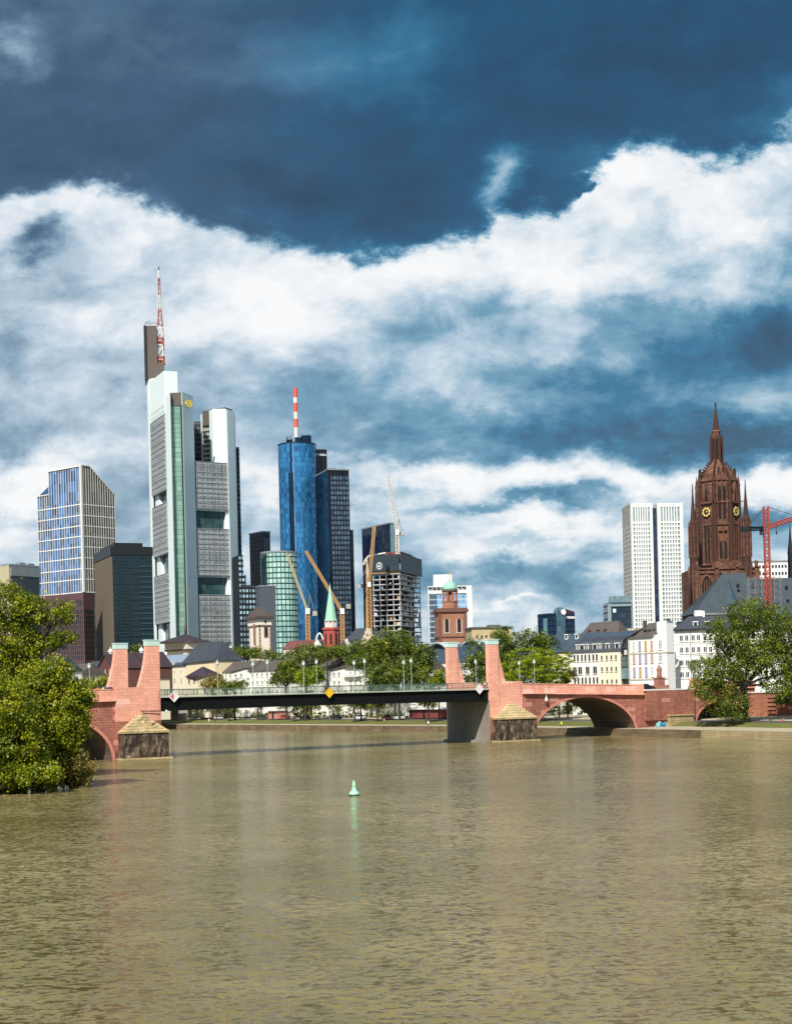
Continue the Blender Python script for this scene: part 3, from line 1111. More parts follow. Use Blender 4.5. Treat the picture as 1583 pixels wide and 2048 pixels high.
mb.box(f1, us, w1 + .5, zt - .6, zt + .5, -.5, .75)
mb.box(f1, -.3, us, zl - .4, zl + .3, -.5, .55)
mb.box(f1, w1 - .9, w1 + .75, zh[-1], zt + .5, -.8, .8)
th.part('window_grid', mb, STONEW)
mb = MB()
for i, u in enumerate(frange(0, w2, 14)[1:]):
    top = zt if u <= uk else zt + (zs - zt) * (u - uk) / (w2 - uk)
    mb.box(f2, u - .18, u + .18, zh[-1], top, 0.01, .25)
for z in zh:
    mb.box(f2, .8, w2, z - .36, z + .36, 0.012, .26)
mb.extr(f2, [(0, zt), (uk, zt), (w2, zs), (w2, zs + .8), (uk, zt + .8), (0, zt + .8)], -.6, .7)
th.part('window_grid', mb, STONEW)
mb = MB().box(f2, w2 * .30, w2 * .62, zt - 24, zt - 3.4, -10, -20)
th.part('roof_plant', mb, DMETAL)

# --- mauve block in front of it
f1, w1, f2, w2 = corner(20, 900, 168, 870, 189, 1250)
MAUVE = paint('mauve_stone', (.10, .052, .060), .6, var=.12, scale=.05)
zt = ZZ(168, 1186, 870)
th = T('mauve_office_block', 'dark mauve office block with long window bands below the gridded tower', 'office block', f2.pt(0, GZ, -w1 / 2))
th.part('wall', MB().extr(f2, [(0, GZ), (0, zt), (w2, zt), (w2, GZ)], 0, -w1), MAUVE)
mb = MB()
zz = [ZZ(168, y, 870) for y in (1219, 1230, 1240, 1250, 1260, 1270, 1281, 1291, 1301, 1311)]
for (a, b) in ((.42, .56), (.575, .79), (.815, .985)):
    mb.box(f1, w1 * a, w1 * b, zz[0] + 2, ZZ(168, 1200, 870), .02, .12)
    for z in zz:
        mb.box(f1, w1 * a, w1 * b, z - 2.1, z, .02, .12)
for z in zz:
    mb.box(f2, w2 * .1, w2 * .9, z - 2.1, z, .02, .12)
th.part('window_band', mb, GLASSD)
mb = MB()
for u in frange(w1 * .4, w1, 24):
    mb.box(f1, u - .2, u + .2, GZ, zz[0] + 7, .13, .3)
th.part('mullion', mb, paint('mauve_fin', (.13, .08, .09), .5, var=.1))

# --- low grey block at the far left
f1, w1, f2, w2 = corner(-30, 760, 18, 750, 78, 1150)
zt = ZZ(18, 1131, 750)
th = T('grey_office_block', 'low grey office block with a dark glass front at the left edge', 'office block', f2.pt(0, GZ, -w1 / 2))
th.part('wall', MB().extr(f2, [(0, GZ), (0, zt), (w2, zt), (w2, GZ)], 0, -w1), paint('tan_concrete', (.42, .38, .26), .8, var=.15))
th.part('dark_front', MB().box(f2, 1.2, w2, GZ, zt - 5, .02, .4), panes('slate_panes', f2.ang, 3, 3.4, (.02, .025, .03), (.05, .06, .07), .15))
mb = MB().box(f2, 1, w2 + .5, zt - 5, zt - .2, .02, .7).box(f2, 0, w2, zt, zt + .8, -6, .5)
for u in (10, 16, 24, 40, 55):
    if u < w2:
        mb.box(f2, u, u + 3.5, zt + .8, zt + 2 + .1 * (u % 7), -6, -3)
th.part('roof_edge', mb, GMETAL)

# --- tall block with tan end wall and dark slatted glass front
f1, w1, f2, w2 = corner(190, 905, 224, 860, 306, 1190)
zt = ZZ(221, 1095, 860)
th = T('dark_slab_tower', 'dark glass slab tower with a blank tan end wall left of the white twin-finned skyscraper', 'tower', f2.pt(0, GZ, -w1 / 2))
th.part('end_wall', MB().extr(f2, [(0, GZ), (0, zt), (w2, zt), (w2, GZ)], 0, -w1), paint('tan_panel', (.145, .115, .08), .75, var=.06, scale=.8))
DG = panes('teal_dark_panes', f2.ang, 1.6, 1.9, (.003, .009, .013), (.010, .032, .042), .12, mull=(.008, .022, .028), mw=.05, mh=.2)
th.part('glass_front', MB().box(f2, .6, w2 - .1, GZ, zt - 4.6, .03, .5), DG)
th.part('roof_crown', MB().box(f2, -.4, w2 + .4, zt - 4.5, zt + .6, -w1 - .4, .8).box(f2, 3, w2 - 4, zt + .6, zt + 3.4, -w1 + 6, -6), DMETAL)
zs = frange(zt - 10, GZ, int((zt - 14) / 2.95))
for (a, b) in ((.04, .15), (.44, .67)):
    mb = MB()
    for z in zs[:-1]:
        mb.box(f2, w2 * a, w2 * b, z - 1.9, z, .5, .62)
    th.part('dark_window_band', mb, GLASSD)
mb = MB()
for z in zs[:-1]:
    mb.box(f2, w2 * .68, w2 * .99, z - 1.0, z - .3, .5, .8)
th.part('sun_slat', mb, paint('teal_slat', (.03, .065, .08), .4, var=.1))

# --- the tall white skyscraper with three cores
th = T('white_skyscraper', 'tallest white skyscraper with grey office blocks, open garden gaps and a red and white mast', 'skyscraper', W(390, 1300, 1015).xy.to_3d() + Vector((0, 0, GZ)))
PY = 1080


def fp(*pts):
    return [tuple(W(x, PY, D).xy) for x, D in pts]


GREYP = lambda a, nm: panes(nm, a, 2.6, 3.1, (.10, .11, .115), (.30, .32, .33), .3, .1, mull=(.33, .34, .35), mw=.10, mh=.16, spread=1.0, wob=.02)
BROWNG = paint('brown_grille', (.10, .078, .065), .6, var=.25, scale=.3)
GREENG = panes('green_lift_glass', 0, 3.2, 3.2, (.16, .30, .24), (.34, .52, .42), .12, .2, mull=(.10, .17, .14), mw=.04, mh=.06)
TEALG = panes('garden_glass', 0, 2.2, 4, (.01, .03, .035), (.05, .11, .11), .08, mull=(.03, .07, .07), mw=.04, mh=.03)
# front core: two white fins with lift glass between
zt = ZZ(340, 786, 990)
core = th.part('front_core', MB().prism(fp((335.5, 1002), (347, 987), (349.5, 992), (345, 1016)), GZ, zt), PANELW)
th.part('front_core', MB().prism(fp((369, 992), (371.5, 987), (393, 1002), (388, 1016)), GZ, zt), PANELW)
th.part('lift_glass', MB().prism(fp((348, 992), (371, 992), (374, 1015), (345, 1015)), GZ, zt - 8.3), GREENG, core)
th.part('grille', MB().prism(fp((348, 991.5), (371, 991.5), (374, 1015), (345, 1015)), zt - 8.25, zt + .5), BROWNG, core)
th.part('dark_seam', MB().prism(fp((347.3, 989.5), (349, 990), (349.2, 992), (347.6, 992)), GZ, zt - .4).prism(fp((367, 990.5), (370.5, 989.5), (371, 992), (367, 992)), GZ, zt - 8), DMETAL, core)
# left core behind, rising highest
zt2 = ZZ(310, 757, 1040)
PY = 775
core2 = th.part('rear_core', MB().prism(fp((293, 1050), (296, 1042), (322.5, 1034), (324, 1060), (296, 1062)), GZ, zt2), PANELW)
th.part('rear_core', MB().prism(fp((335, 1034), (343, 1042), (343, 1060), (334, 1060)), GZ, zt2 - .6), PANELW)
th.part('grille', MB().prism(fp((322.5, 1036), (335, 1036), (335, 1058), (322.5, 1058)), GZ, zt2 - 1), BROWNG, core2)
PY = 700
za, zb = ZZ(300, 654, 1045), ZZ(318, 727, 1045)
crown = th.part('brown_crown', MB().prism(fp((288.5, 1046), (291, 1041), (314, 1041), (314, 1062), (289, 1062)), zt2 + .01, za).prism(fp((314.2, 1041.5), (327.5, 1041.5), (327.5, 1062), (314.2, 1062)), zt2 + .01, zb), BROWNG)
th.part('dark_edge', MB().prism(fp((288, 1044), (291, 1039.8), (292.4, 1039.8), (292, 1042)), zt2 - .5, za + .5), DMETAL, crown)
# lattice mast
RWH, RRD, RYE = flat('mast_white', (.70, .66, .62), .5), flat('mast_red', (.40, .09, .06), .5), flat('mast_ochre', (.45, .30, .16), .5)
ym = [727, 712, 690, 674, 655]
base_l, base_r = W(314.5, 727, 1043), W(327, 727, 1043)
mast = None
for i in range(4):
    z0, z1 = ZZ(320, ym[i], 1043), ZZ(320, ym[i + 1], 1043)
    xl0, xr0 = base_l.x, base_r.x - .12 * i
    mb = MB()
    for y in (1043, 1048):
        mb.bar((xl0, y, z0), (xl0, y, z1), .45).bar((xr0, y, z0), (xr0 - .25, y, z1), .45)
        mb.bar((xl0, y, z1), (xr0, y, z1), .38).bar((xl0, y, z0), (xr0, y, z1), .34)
        if i % 2 == 0:
            mb.bar((xr0, y, z0), (xl0, y, z1), .34).bar((xl0, y, (z0 + z1) / 2), (xr0, y, (z0 + z1) / 2), .6)
    mb.bar((xl0, 1043, z0), (xl0, 1048, z1), .3).bar((xr0, 1043, z1), (xr0, 1048, z1), .35)
    o = th.part('mast_section', mb, RRD if i % 2 == 0 else RWH)
segs = [(653, 618, 3.0, 1.5, RRD), (618, 590, 1.5, 1.25, RWH), (590, 572, 1.25, 1.15, RYE), (572, 556, 1.1, .9, RRD), (556, 540, .9, .55, RWH), (540, 533, .4, .15, DMETAL)]
axp = W(320, 653, 1045.5)
tip = W(317.5, 537, 1045.5)
for (ya, yb, ra, rb, mt) in segs:
    z0, z1 = ZZ(320, ya, 1045.5), ZZ(318, yb, 1045.5)
    mb = MB()
    x = axp.x
    for (sx, sy) in ((-1, -1), (1, -1), (1, 1), (-1, 1)):
        mb.bar((x + sx * ra * .55, 1045.5 + sy * ra * .55, z0), (x + sx * rb * .55, 1045.5 + sy * rb * .55, z1), .34 if ra > .5 else .2, .3 if rb > .5 else .12, 5)
    n = max(2, int((z1 - z0) / 3))
    for k in range(n):
        ka, kb = z0 + (z1 - z0) * k / n, z0 + (z1 - z0) * (k + 1) / n
        r = ra + (rb - ra) * k / n
        for y in (-1, 1):
            s = 1 if k % 2 else -1
            mb.bar((x - s * r * .55, 1045.5 + y * r * .55, ka), (x + s * r * .55, 1045.5 + y * r * .55, kb), .2, n=4)
    th.part('antenna_section', mb, mt)
mb = MB()
c = W(300, 645, 1050)
for i in range(14):
    a0, a1 = i * math.pi / 9, (i + 1) * math.pi / 9
    mb.bar((c.x + 3.3 * math.cos(a0), c.y + 3 * math.sin(a0), c.z + .5 * math.cos(a0)), (c.x + 3.3 * math.cos(a1), c.y + 3 * math.sin(a1), c.z + .5 * math.cos(a1)), .18, n=4)
mb.bar((c.x + 3.3, c.y, c.z - .4), (axp.x, 1045.5, c.z - 2.5), .2, n=4)
th.part('roof_hoist', mb, DMETAL)
# left wing: grey office blocks between the two cores, with garden gaps
PY = 1080
f, w = fpx(304, 1040, 336, 1001, PY)
th.part('edge_fin', MB().prism(fp((300.5, 1048), (302.5, 1040), (309, 1033), (309, 1046)), GZ, ZZ(296, 800, 1040)), PANELW)
ub = w * .16
blocks = [(838, 985), (1010, 1110), (1150, 1246)]
GL = GREYP(f.ang, 'grey_panels_left')
for i, (a, b) in enumerate(blocks):
    z1, z0 = ZZ(318, a, 1015), ZZ(322, b, 1015)
    bl = th.part('office_block', MB().box(f, ub, w, z0, z1, -9, .9), GL)
    mb = MB()
    gridbars(mb, Fr(f.pt(ub, 0, 0), f.ux), w - ub, z0, z1, [0.3, (w - ub) * .5], frange(z0, z1, 12 if i == 0 else 9), .5, .35, .9, 1.15)
    th.part('facade_rib', mb, GMETAL, bl)
for (a, b) in ((985, 1010), (1110, 1150), (1246, 1310)):
    z1, z0 = ZZ(318, a, 1015), ZZ(322, b, 1015)
    th.part('garden_glass', MB().box(f, w * .42, w, z0 - .2, z1 + .2, -9, -3), TEALG)
    th.part('garden_column', MB().extr(f, [(ub, z0), (w * .5, z0), (w * .36, z1), (ub, z1)], -8, -1.2), PANELW)
zc0, zc1 = ZZ(310, 838, 1020), ZZ(310, 822, 1020)
zc2 = ZZ(325, 757, 1030)
wf = th.part('white_panel_wall', MB().box(f, ub * .6, w, zc0 + .01, zc2 - 1, -9, .2), PANELW)
me = window_mesh(2.2, 2.3, PANELW, GLASSD, .2, sill=False)
th.repeat('window', me, [(f, ub + 2.5 + (w - ub - 5) * i / 7 - 1, zc0 + .6 + 3.6 * j, .22) for j in range(2) for i in range(8)], wf)
# right core and wing
zt3 = ZZ(430, 821, 1030)
PY = 870
rc = th.part('right_core', MB().prism(fp((419, 1030), (427, 1024), (452, 1024), (466, 1033), (468.5, 1042), (468, 1064), (419, 1064)), GZ, zt3), PANELW)
th.part('right_core', MB().prism(fp((401.5, 1042), (405.5, 1036), (407, 1060), (402, 1060)), GZ, zt3 - .5), PANELW)
zg = ZZ(412, 851, 1032)
PCW = panes('core_window_bands', 0, 4, 3.3, (.02, .02, .022), (.06, .06, .06), .2, mull=(.30, .29, .27), mw=.03, mh=.28)
th.part('window_strip', MB().prism(fp((405.5, 1033), (419, 1031), (419, 1058), (406, 1058)), GZ, zg), PCW, rc)
th.part('grille', MB().prism(fp((405.5, 1032), (419, 1030), (419, 1058), (406, 1058)), zg + .01, zt3 + .3), BROWNG, rc)
th.part('roof_rail', MB().prism(fp((420, 1031), (452, 1025), (466, 1034), (466, 1060), (421, 1060)), zt3 + .01, zt3 + 1.1), DMETAL, rc)
PY = 1080
th.part('edge_fin', MB().prism(fp((456, 1018), (460, 1012), (474, 1020), (476, 1034), (458, 1034)), GZ, zt3 - 3), PANELW)
f, w = fpx(393.5, 1004, 457.5, 1016, PY)
GR = GREYP(f.ang, 'grey_panels_right')
for i, (a, b) in enumerate([(925, 1018), (1058, 1151), (1190, 1284)]):
    z1, z0 = ZZ(425, a, 1010), ZZ(428, b, 1010)
    bl = th.part('office_block', MB().box(f, .3, w, z0, z1, -12, 1.2), GR)
    mb = MB()
    gridbars(mb, Fr(f.pt(.3, 0, 0), f.ux), w - .3, z0, z1, frange(0.2, w - .5, 6), frange(z0, z1, 9), .28, .4, 1.2, 1.5)
    th.part('facade_rib', mb, GMETAL, bl)
for (a, b) in ((1018, 1058), (1151, 1190), (1284, 1312)):
    mb, mc = MB(), MB()
    z1, z0 = ZZ(425, a, 1010), ZZ(428, b, 1010)
    mb.box(f, .4, w - 2.6, z0 - .2, z1 + .2, -12, -2.6)
    mc.extr(f, [(w - 2.5, z0), (w, z0), (w, z1), (w - 1.2, z1)], -10, -.5)
    mc.box(f, .3, w - .2, z1 - 1.2, z1 - .05, -2.4, -1.4)
    th.part('garden_glass', mb, TEALG)
    th.part('garden_column', mc, PANELW)
PY = 880
PDW = panes('dark_gap_windows', 0, 2.0, 3.3, (.008, .008, .012), (.05, .05, .07), .15, mull=(.10, .09, .10), mw=.12, mh=.15)
th.part('gap_wall', MB().prism(fp((386, 1044), (403, 1044), (403, 1060), (386, 1060)), GZ, ZZ(395, 843, 1044)), PDW)
PY = 1040
SIDEG = panes('side_facade', 0, 2.6, 3.2, (.02, .05, .07), (.45, .6, .62), .12, .2, mull=(.004, .01, .014), mw=.22, mh=.16, spread=1.2)
th.part('side_facade', MB().prism(fp((470, 1046), (481.5, 1046), (482, 1064), (470, 1064)), GZ, ZZ(475, 894, 1046)), SIDEG)
# the small yellow emblem
c = W(375.5, 808, 993.5)
fe = Fr(c, (1, .7))
YEL = flat('emblem_yellow', (.75, .55, .06), .4)
mb = MB()
for i in range(6):
    a0 = i * math.pi / 3 + .4
    for (r0, r1) in ((1.5, 2.6),):
        p = [(r0 * math.cos(a0), c.z + r0 * math.sin(a0)), (r1 * math.cos(a0), c.z + r1 * math.sin(a0)), (r1 * math.cos(a0 + .9), c.z + r1 * math.sin(a0 + .9)), (r0 * math.cos(a0 + .9), c.z + r0 * math.sin(a0 + .9))]
        mb.extr(fe, p, 1.1, 1.9)
mb.extr(fe, [(-.9, c.z - .5), (.9, c.z - .5), (0, c.z + 1.0)], 1.1, 1.9)
th.part('emblem', mb, YEL)

# --- dark stepped block at its right foot
f1, w1, f2, w2 = corner(478, 912, 483, 905, 514, 1240)
PALEW = panes('pale_window_grid', f2.ang, 2.0, 3.3, (.02, .05, .08), (.42, .58, .66), .12, .1, mull=(.003, .008, .012), mw=.2, mh=.24, spread=1.3)
th = T('dark_stepped_block', 'black office block dotted with pale windows at the foot of the white skyscraper', 'office block', f2.pt(w2 / 2, GZ, -6))
th.part('wall', MB().box(f2, 0, w2, GZ, ZZ(495, 1172, 905), -20, 0).box(f2, 0, w2 * .35, GZ, ZZ(485, 1150, 905), -20.01, -.01).box(f2, -1, w2 * .2, GZ, ZZ(480, 1110, 905), -20.02, -.02), PALEW)
th.part('roof_edge', MB().box(f2, -.2, w2 + .2, ZZ(495, 1172, 905) + .01, ZZ(495, 1170, 905), -20.2, .2), DMETAL)

# --- slate grey towers
f1, w1, f2, w2 = corner(499.5, 1130, 526, 1115, 541, 1120)
zt = ZZ(510, 1065, 1115)
th = T('slate_tower', 'plain slate grey tower behind the rounded green glass building', 'tower', f2.pt(0, GZ, -w1 / 2))
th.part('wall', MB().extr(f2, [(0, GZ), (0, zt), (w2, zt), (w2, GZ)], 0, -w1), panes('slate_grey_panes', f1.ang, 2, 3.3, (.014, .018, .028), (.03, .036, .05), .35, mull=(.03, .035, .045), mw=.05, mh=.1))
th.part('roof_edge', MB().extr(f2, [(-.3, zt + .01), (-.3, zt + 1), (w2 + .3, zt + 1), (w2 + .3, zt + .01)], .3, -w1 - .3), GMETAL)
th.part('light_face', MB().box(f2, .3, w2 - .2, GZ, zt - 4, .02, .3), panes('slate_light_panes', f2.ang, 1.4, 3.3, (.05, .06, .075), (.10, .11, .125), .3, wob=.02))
f1, w1, f2, w2 = corner(513, 862, 520, 850, 552, 1230)
zt = ZZ(530, 1173, 850)
th = T('slate_block', 'lower blank slate block beside the rounded green glass building', 'office block', f2.pt(0, GZ, -w1 / 2))
SLB = paint('slate_cladding', (.075, .085, .105), .5, var=.08, scale=.05)
th.part('wall', MB().extr(f2, [(0, GZ), (0, zt), (w2, zt), (w2, GZ)], 0, -w1), SLB)
th.part('roof_edge', MB().extr(f2, [(-.3, zt + .01), (-.3, zt + .7), (w2 + .3, zt + .7), (w2 + .3, zt + .01)], .3, -w1 - .3), GMETAL)

# --- rounded green glass building
c = W(560, 1200, 915)
R_ = 36.5 * 905 / 3000
zt = ZZ(558, 1105, 905)
GG = panes('green_round_panes', 0, 2.55, 3.25, (.22, .42, .38), (.62, .86, .76), .1, .1, mull=(.01, .05, .05), mw=.11, mh=.13, cyl=(0, 0, R_), spread=1.0, shift=.1)
th = T('round_green_tower', 'rounded office building glazed in pale green squares right of the white gabled watchtower', 'office block', (c.x, c.y, GZ))
th.part('glazing', MB().lathe(c, [(R_, GZ), (R_, zt)], 40), GG)
th.part('roof_edge', MB().lathe(c, [(R_ + .35, zt + .01), (R_ + .35, zt + 1.0), (R_ - 1, zt + 1.2)], 40), GMETAL)
mb = MB()
for (a0, a1) in ((math.radians(188), math.radians(232)),):
    n = 10
    for i in range(n):
        a, b = a0 + (a1 - a0) * i / n, a0 + (a1 - a0) * (i + 1) / n
        p = [(c.x + r * math.cos(t), c.y + r * math.sin(t)) for r, t in ((R_ + .02, a), (R_ + .5, a), (R_ + .5, b), (R_ + .02, b))]
        mb.prism(p, GZ, zt - .5)
th.part('dark_stair_glass', mb, panes('dark_round_panes', 0, 1.6, 30, (.002, .01, .014), (.03, .07, .08), .08))

# --- round blue tower with mast
c = W(598, 1080, 1015)
R_ = 38.5 * 1003 / 3000
zt = ZZ(592, 886, 1003)
th = T('round_blue_tower', 'round blue glass tower carrying a red and white striped mast', 'skyscraper', (c.x, c.y, GZ))
BL = panes('blue_round_panes', 0, 1.5, 3.4, (.008, .06, .20), (.07, .34, .66), .06, .45, mull=(.02, .09, .22), mw=.05, mh=.05, cyl=(0, 0, R_), spread=1.1, wob=.035)
BLD = panes('blue_strip_panes', 0, 1.5, 6.8, (.001, .004, .012), (.01, .03, .07), .06, .2, cyl=(0, 0, R_), spread=1.1, wob=.03)
th.part('glazing', MB().lathe(c, [(R_, GZ), (R_, zt)], 64), BL)
th.part('roof_edge', MB().lathe(c, [(R_ + .2, zt + .01), (R_ + .2, zt + .8), (R_ - 1, zt + 1)], 48), DMETAL)


def arc_panel(c, r0, r1, a0, a1, z0, z1, n=8):
    mb = MB()
    for i in range(n):
        a, b = a0 + (a1 - a0) * i / n, a0 + (a1 - a0) * (i + 1) / n
        mb.prism([(c.x + r * math.cos(t), c.y + r * math.sin(t)) for r, t in ((r0, a), (r1, a), (r1, b), (r0, b))], z0, z1)
    return mb


rd = math.radians
th.part('dark_strip', arc_panel(c, R_ + .02, R_ + .35, rd(246), rd(261), GZ, ZZ(592, 945, 1003)), BLD)
th.part('dark_strip', arc_panel(c, R_ + .02, R_ + .3, rd(252), rd(257), ZZ(592, 944, 1003), zt), BLD)
th.part('bright_fin', arc_panel(c, R_ + .02, R_ + .6, rd(262), rd(264), GZ, zt), panes('fin_glass', 0, 1, 6, (.10, .30, .55), (.35, .62, .85), .1, .3))
mb = MB()
for (px, a, b, r) in ((578, 887, 880, 2.0), (612, 887, 872, 3.6), (598, 887, 876, 3.0)):
    p = W(px, 880, 1012)
    mb.lathe(p, [(r, ZZ(px, a, 1012)), (r, ZZ(px, b, 1012))], 12)
for (px, yb) in ((573, 874), (576, 872), (581, 871), (584, 877), (605, 869), (618, 869)):
    p = W(px, 880, 1010)
    mb.bar((p.x, p.y, zt), (p.x, p.y, ZZ(px, yb, 1010)), .25)
th.part('roof_plant', mb, BLD)
ys = [875, 855, 838, 824, 806, 795, 776]
ax = W(592.5, 878, 1015)
for i in range(6):
    r = 1.45
    th.part('mast_band', MB().lathe(ax, [(r, ZZ(592, ys[i], 1015)), (r, ZZ(592, ys[i + 1], 1015))], 14), RWH if i % 2 == 0 else flat('mast_red_bright', (.72, .10, .07), .5))
# black slab with the bank's name, and the square annex
f, w = fpx(622, 1022, 653.5, 1024, 920)
zt = ZZ(640, 898, 1022)
BLK = panes('black_glass', f.ang, 1.8, 3.4, (.002, .003, .006), (.008, .012, .02), .08)
sl = th.part('black_slab', MB().box(f, 0, w, GZ, zt, -16, 0), BLK)
th.part('lettering', text_mb('Helaba', f, w * .30, ZZ(640, 911, 1022), .25, 2.55), flat('sign_letters', (.85, .9, .92), .4), sl)
f1, w1, f2, w2 = corner(631, 1005, 656, 975, 698.5, 1000)
zt = ZZ(655, 940, 975)
SQ = panes('square_grid_front', f2.ang, 2.05, 3.25, (.012, .028, .05), (.16, .23, .33), .12, .1, mull=(.004, .009, .018), mw=.19, mh=.2, spread=.8)
th.part('annex_side', MB().extr(f2, [(0, GZ), (0, zt), (w2, zt), (w2, GZ)], 0, -w1), BLK)
th.part('annex_front', MB().box(f2, 1.2, w2 - .2, GZ, zt - 3.2, .02, .5), SQ)
th.part('annex_roof', MB().box(f2, -.3, w2 + .3, zt + .01, zt + .8, -w1 - .3, .6).box(f2, 3, 7, zt + .8, zt + 2.2, -8, -4).box(f2, 9, 12, zt + .8, zt + 1.8, -8, -4), GMETAL)
zst = ZZ(700, 1063, 990)
th.part('annex_step', MB().box(f2, w2 + .01, w2 + 2.2, GZ, zst, -w1 + 2, -.4), BLK)

# --- dark tower behind the building site
f1, w1, f2, w2 = corner(724, 1085, 780, 1050, 795, 1100)
zt = ZZ(760, 1051, 1060)
th = T('navy_tower', 'dark navy glass tower behind the unfinished concrete tower', 'tower', f2.pt(0, GZ, -w1 / 2))
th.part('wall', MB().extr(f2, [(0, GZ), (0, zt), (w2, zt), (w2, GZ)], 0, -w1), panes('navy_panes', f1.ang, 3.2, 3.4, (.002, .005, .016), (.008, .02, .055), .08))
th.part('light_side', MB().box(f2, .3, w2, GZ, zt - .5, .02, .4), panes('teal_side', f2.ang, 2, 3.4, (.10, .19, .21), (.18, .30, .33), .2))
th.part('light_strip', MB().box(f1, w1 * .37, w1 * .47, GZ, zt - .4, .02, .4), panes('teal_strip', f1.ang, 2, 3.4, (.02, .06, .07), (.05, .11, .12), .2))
th.part('roof_edge', MB().extr(f2, [(-.4, zt + .01), (-.4, zt + .9), (w2 + .3, zt + .9), (w2 + .3, zt + .01)], .3, -w1 - .3), GMETAL)

# --- unfinished tower: bare slabs, columns, dark climbing screens on top
f1, w1, f2, w2 = corner(745, 905, 801, 900, 842, 1200)
th = T('unfinished_concrete_tower', 'unfinished concrete tower of bare floor slabs under dark climbing screens', 'building site', f2.pt(0, GZ, -w1 / 2))
SLABM = paint('fresh_concrete', (.44, .43, .44), .8, var=.2, scale=.1)
ztop = ZZ(801, 1146, 900)
pitch = 10.35 * 900 / 3000
nfl = int((ztop - GZ) / pitch)
fm = Fr(f1.pt(0, 0, 0), f1.ux)
for i in range(nfl):
    z = ztop - pitch * i
    th.part('floor_slab', MB().box(f1, 0, w1, z - .55, z, -w2 + .5, 0), SLABM)
mb = MB()
for k, u in enumerate(frange(.5, w1 - .5, 4)):
    for d in (-.6, -w2 * .5, -w2 + 1.2):
        mb.box(f1, u - .22, u + .22, ztop - pitch * nfl, ztop - .01, d - .25, d + .25)
th.part('column', mb, SLABM)
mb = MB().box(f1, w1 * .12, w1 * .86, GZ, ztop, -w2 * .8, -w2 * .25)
th.part('concrete_core', mb, paint('shaded_core_concrete', (.035, .03, .03), .9, var=.4, scale=.2))  # core coloured near-black to stand for the shade between the slabs
mb, mo, mbl = MB(), MB(), MB()
for i in range(nfl - 1):
    z = ztop - pitch * (i + 1)
    for u in np.arange(.6, w1 - 2.5, 2.4):
        r = random.random()
        tgt = mb if r < .13 else (mo if r < .2 else (mbl if r < .26 else None))
        if tgt is not None:
            tgt.box(f1, u, u + random.uniform(.8, 2.2), z, z + random.uniform(.7, pitch - .6), -1.6 - random.random(), -1.0)
    for u in np.arange(-w2 + 1, -1, 2.3):
        if random.random() < .4:
            mb.box(f1, w1 - 1.4, w1 - .8, z, z + random.uniform(1.1, pitch - .58), u, u + random.uniform(1, 2.2))
th.part('site_panels', mb, flat('white_sheet', (.6, .59, .57), .7), kind='stuff')
th.part('site_timber', mo, flat('timber', (.38, .24, .12), .8), kind='stuff')
th.part('site_tanks', mbl, flat('blue_grey_sheet', (.2, .25, .36), .7), kind='stuff')
SCR = panes('screen_panels', f1.ang, 4.2, 6, (.012, .024, .038), (.03, .05, .07), .5, mull=(.008, .014, .022), mw=.02, mh=.02)
za, zb = ZZ(801, 1141, 900), ZZ(801, 1109, 900)
scr = th.part('climbing_screen', MB().box(f1, -.6, w1 * .985, za, zb, .3, .8), SCR)
th.part('climbing_screen', MB().box(f2, .2, w2 + .6, za - .8, zb + .6, .3, .8), paint('screen_side', (.035, .06, .085), .5, var=.15))
th.part('top_deck', MB().box(f1, -.4, w1, za - .05, za + .5, -w2, .28).box(f1, 0, w1, ztop + 1.6, za - .7, -w2 + 2, -1.2), paint('formwork_rust', (.13, .055, .045), .8, var=.5, scale=.4))
mb = MB()
for u in frange(.5, w1 - .5, 14):
    mb.bar(f1.pt(u, ztop, .1), f1.pt(u, za, .5), .16)
mb.box(f1, -1, w1 * .6, ztop + .2, ztop + .7, -.4, .9)
th.part('screen_bracket', mb, paint('ochre_edge', (.40, .26, .14), .8))
mb = MB()
for k in range(22):
    u = random.uniform(w1 * .42, w1 + w2 * .3)
    if u > w1 - 2:
        u = w1 - 2
    mb.box(f1, u, u + random.uniform(.6, 2.2), zb - 3, zb + random.uniform(.3, 2.4), -random.uniform(2, w2 - 2), -1)
th.part('formwork', mb, paint('red_formwork', (.22, .08, .07), .8, var=.4), kind='stuff')
c = f1.pt(w1 * .28, ZZ(762, 1131, 900), 0)
mb = MB()
for i in range(20):
    a, b = 2 * math.pi * i / 20, 2 * math.pi * (i + 1) / 20
    mb.extr(f1, [(w1 * .28 + r * math.cos(t) * .8, c.z + r * math.sin(t)) for r, t in ((1.75, a), (2.15, a), (2.15, b), (1.75, b))], .82, .95)
th.part('ring_logo', mb, flat('logo_white', (.9, .9, .9), .5), scr)
th.part('lettering', text_mb('4', f1, w1 * .28 - .95, c.z - 1.15, .9, 3.2), flat('logo_white_digit', (.9, .9, .9), .5), scr)

# --- blue and white tower behind the brown church
f, w = fpx(856, 905, 944, 905, 1225)
zt = ZZ(900, 1172, 905)
th = T('blue_white_tower', 'blue glass tower in a white frame behind the brown church tower', 'tower', f.pt(w / 2, GZ, -8))
th.part('glazing', MB().box(f, .5, w - 3.2, GZ, zt - 4.6, -16, 0), panes('blue_strip_glass', f.ang, 2.3, 3.3, (.10, .24, .42), (.42, .62, .82), .1, .2, mull=(.45, .55, .66), mw=.04, mh=.10))
th.part('dark_bay', MB().box(f, 1, 5.2, GZ, zt - 5, .02, .5), panes('dark_bay_glass', f.ang, 1.3, 3.3, (.01, .03, .05), (.06, .12, .18), .1, mull=(.3, .36, .4), mw=.06, mh=.12))
mb = MB().box(f, w - 3.1, w, GZ, zt, -16, .6).box(f, 0, w - 3.1, zt - 4.5, zt - 2.6, -16, .6).box(f, -.1, .45, GZ, zt - 4.5, -16, .5)
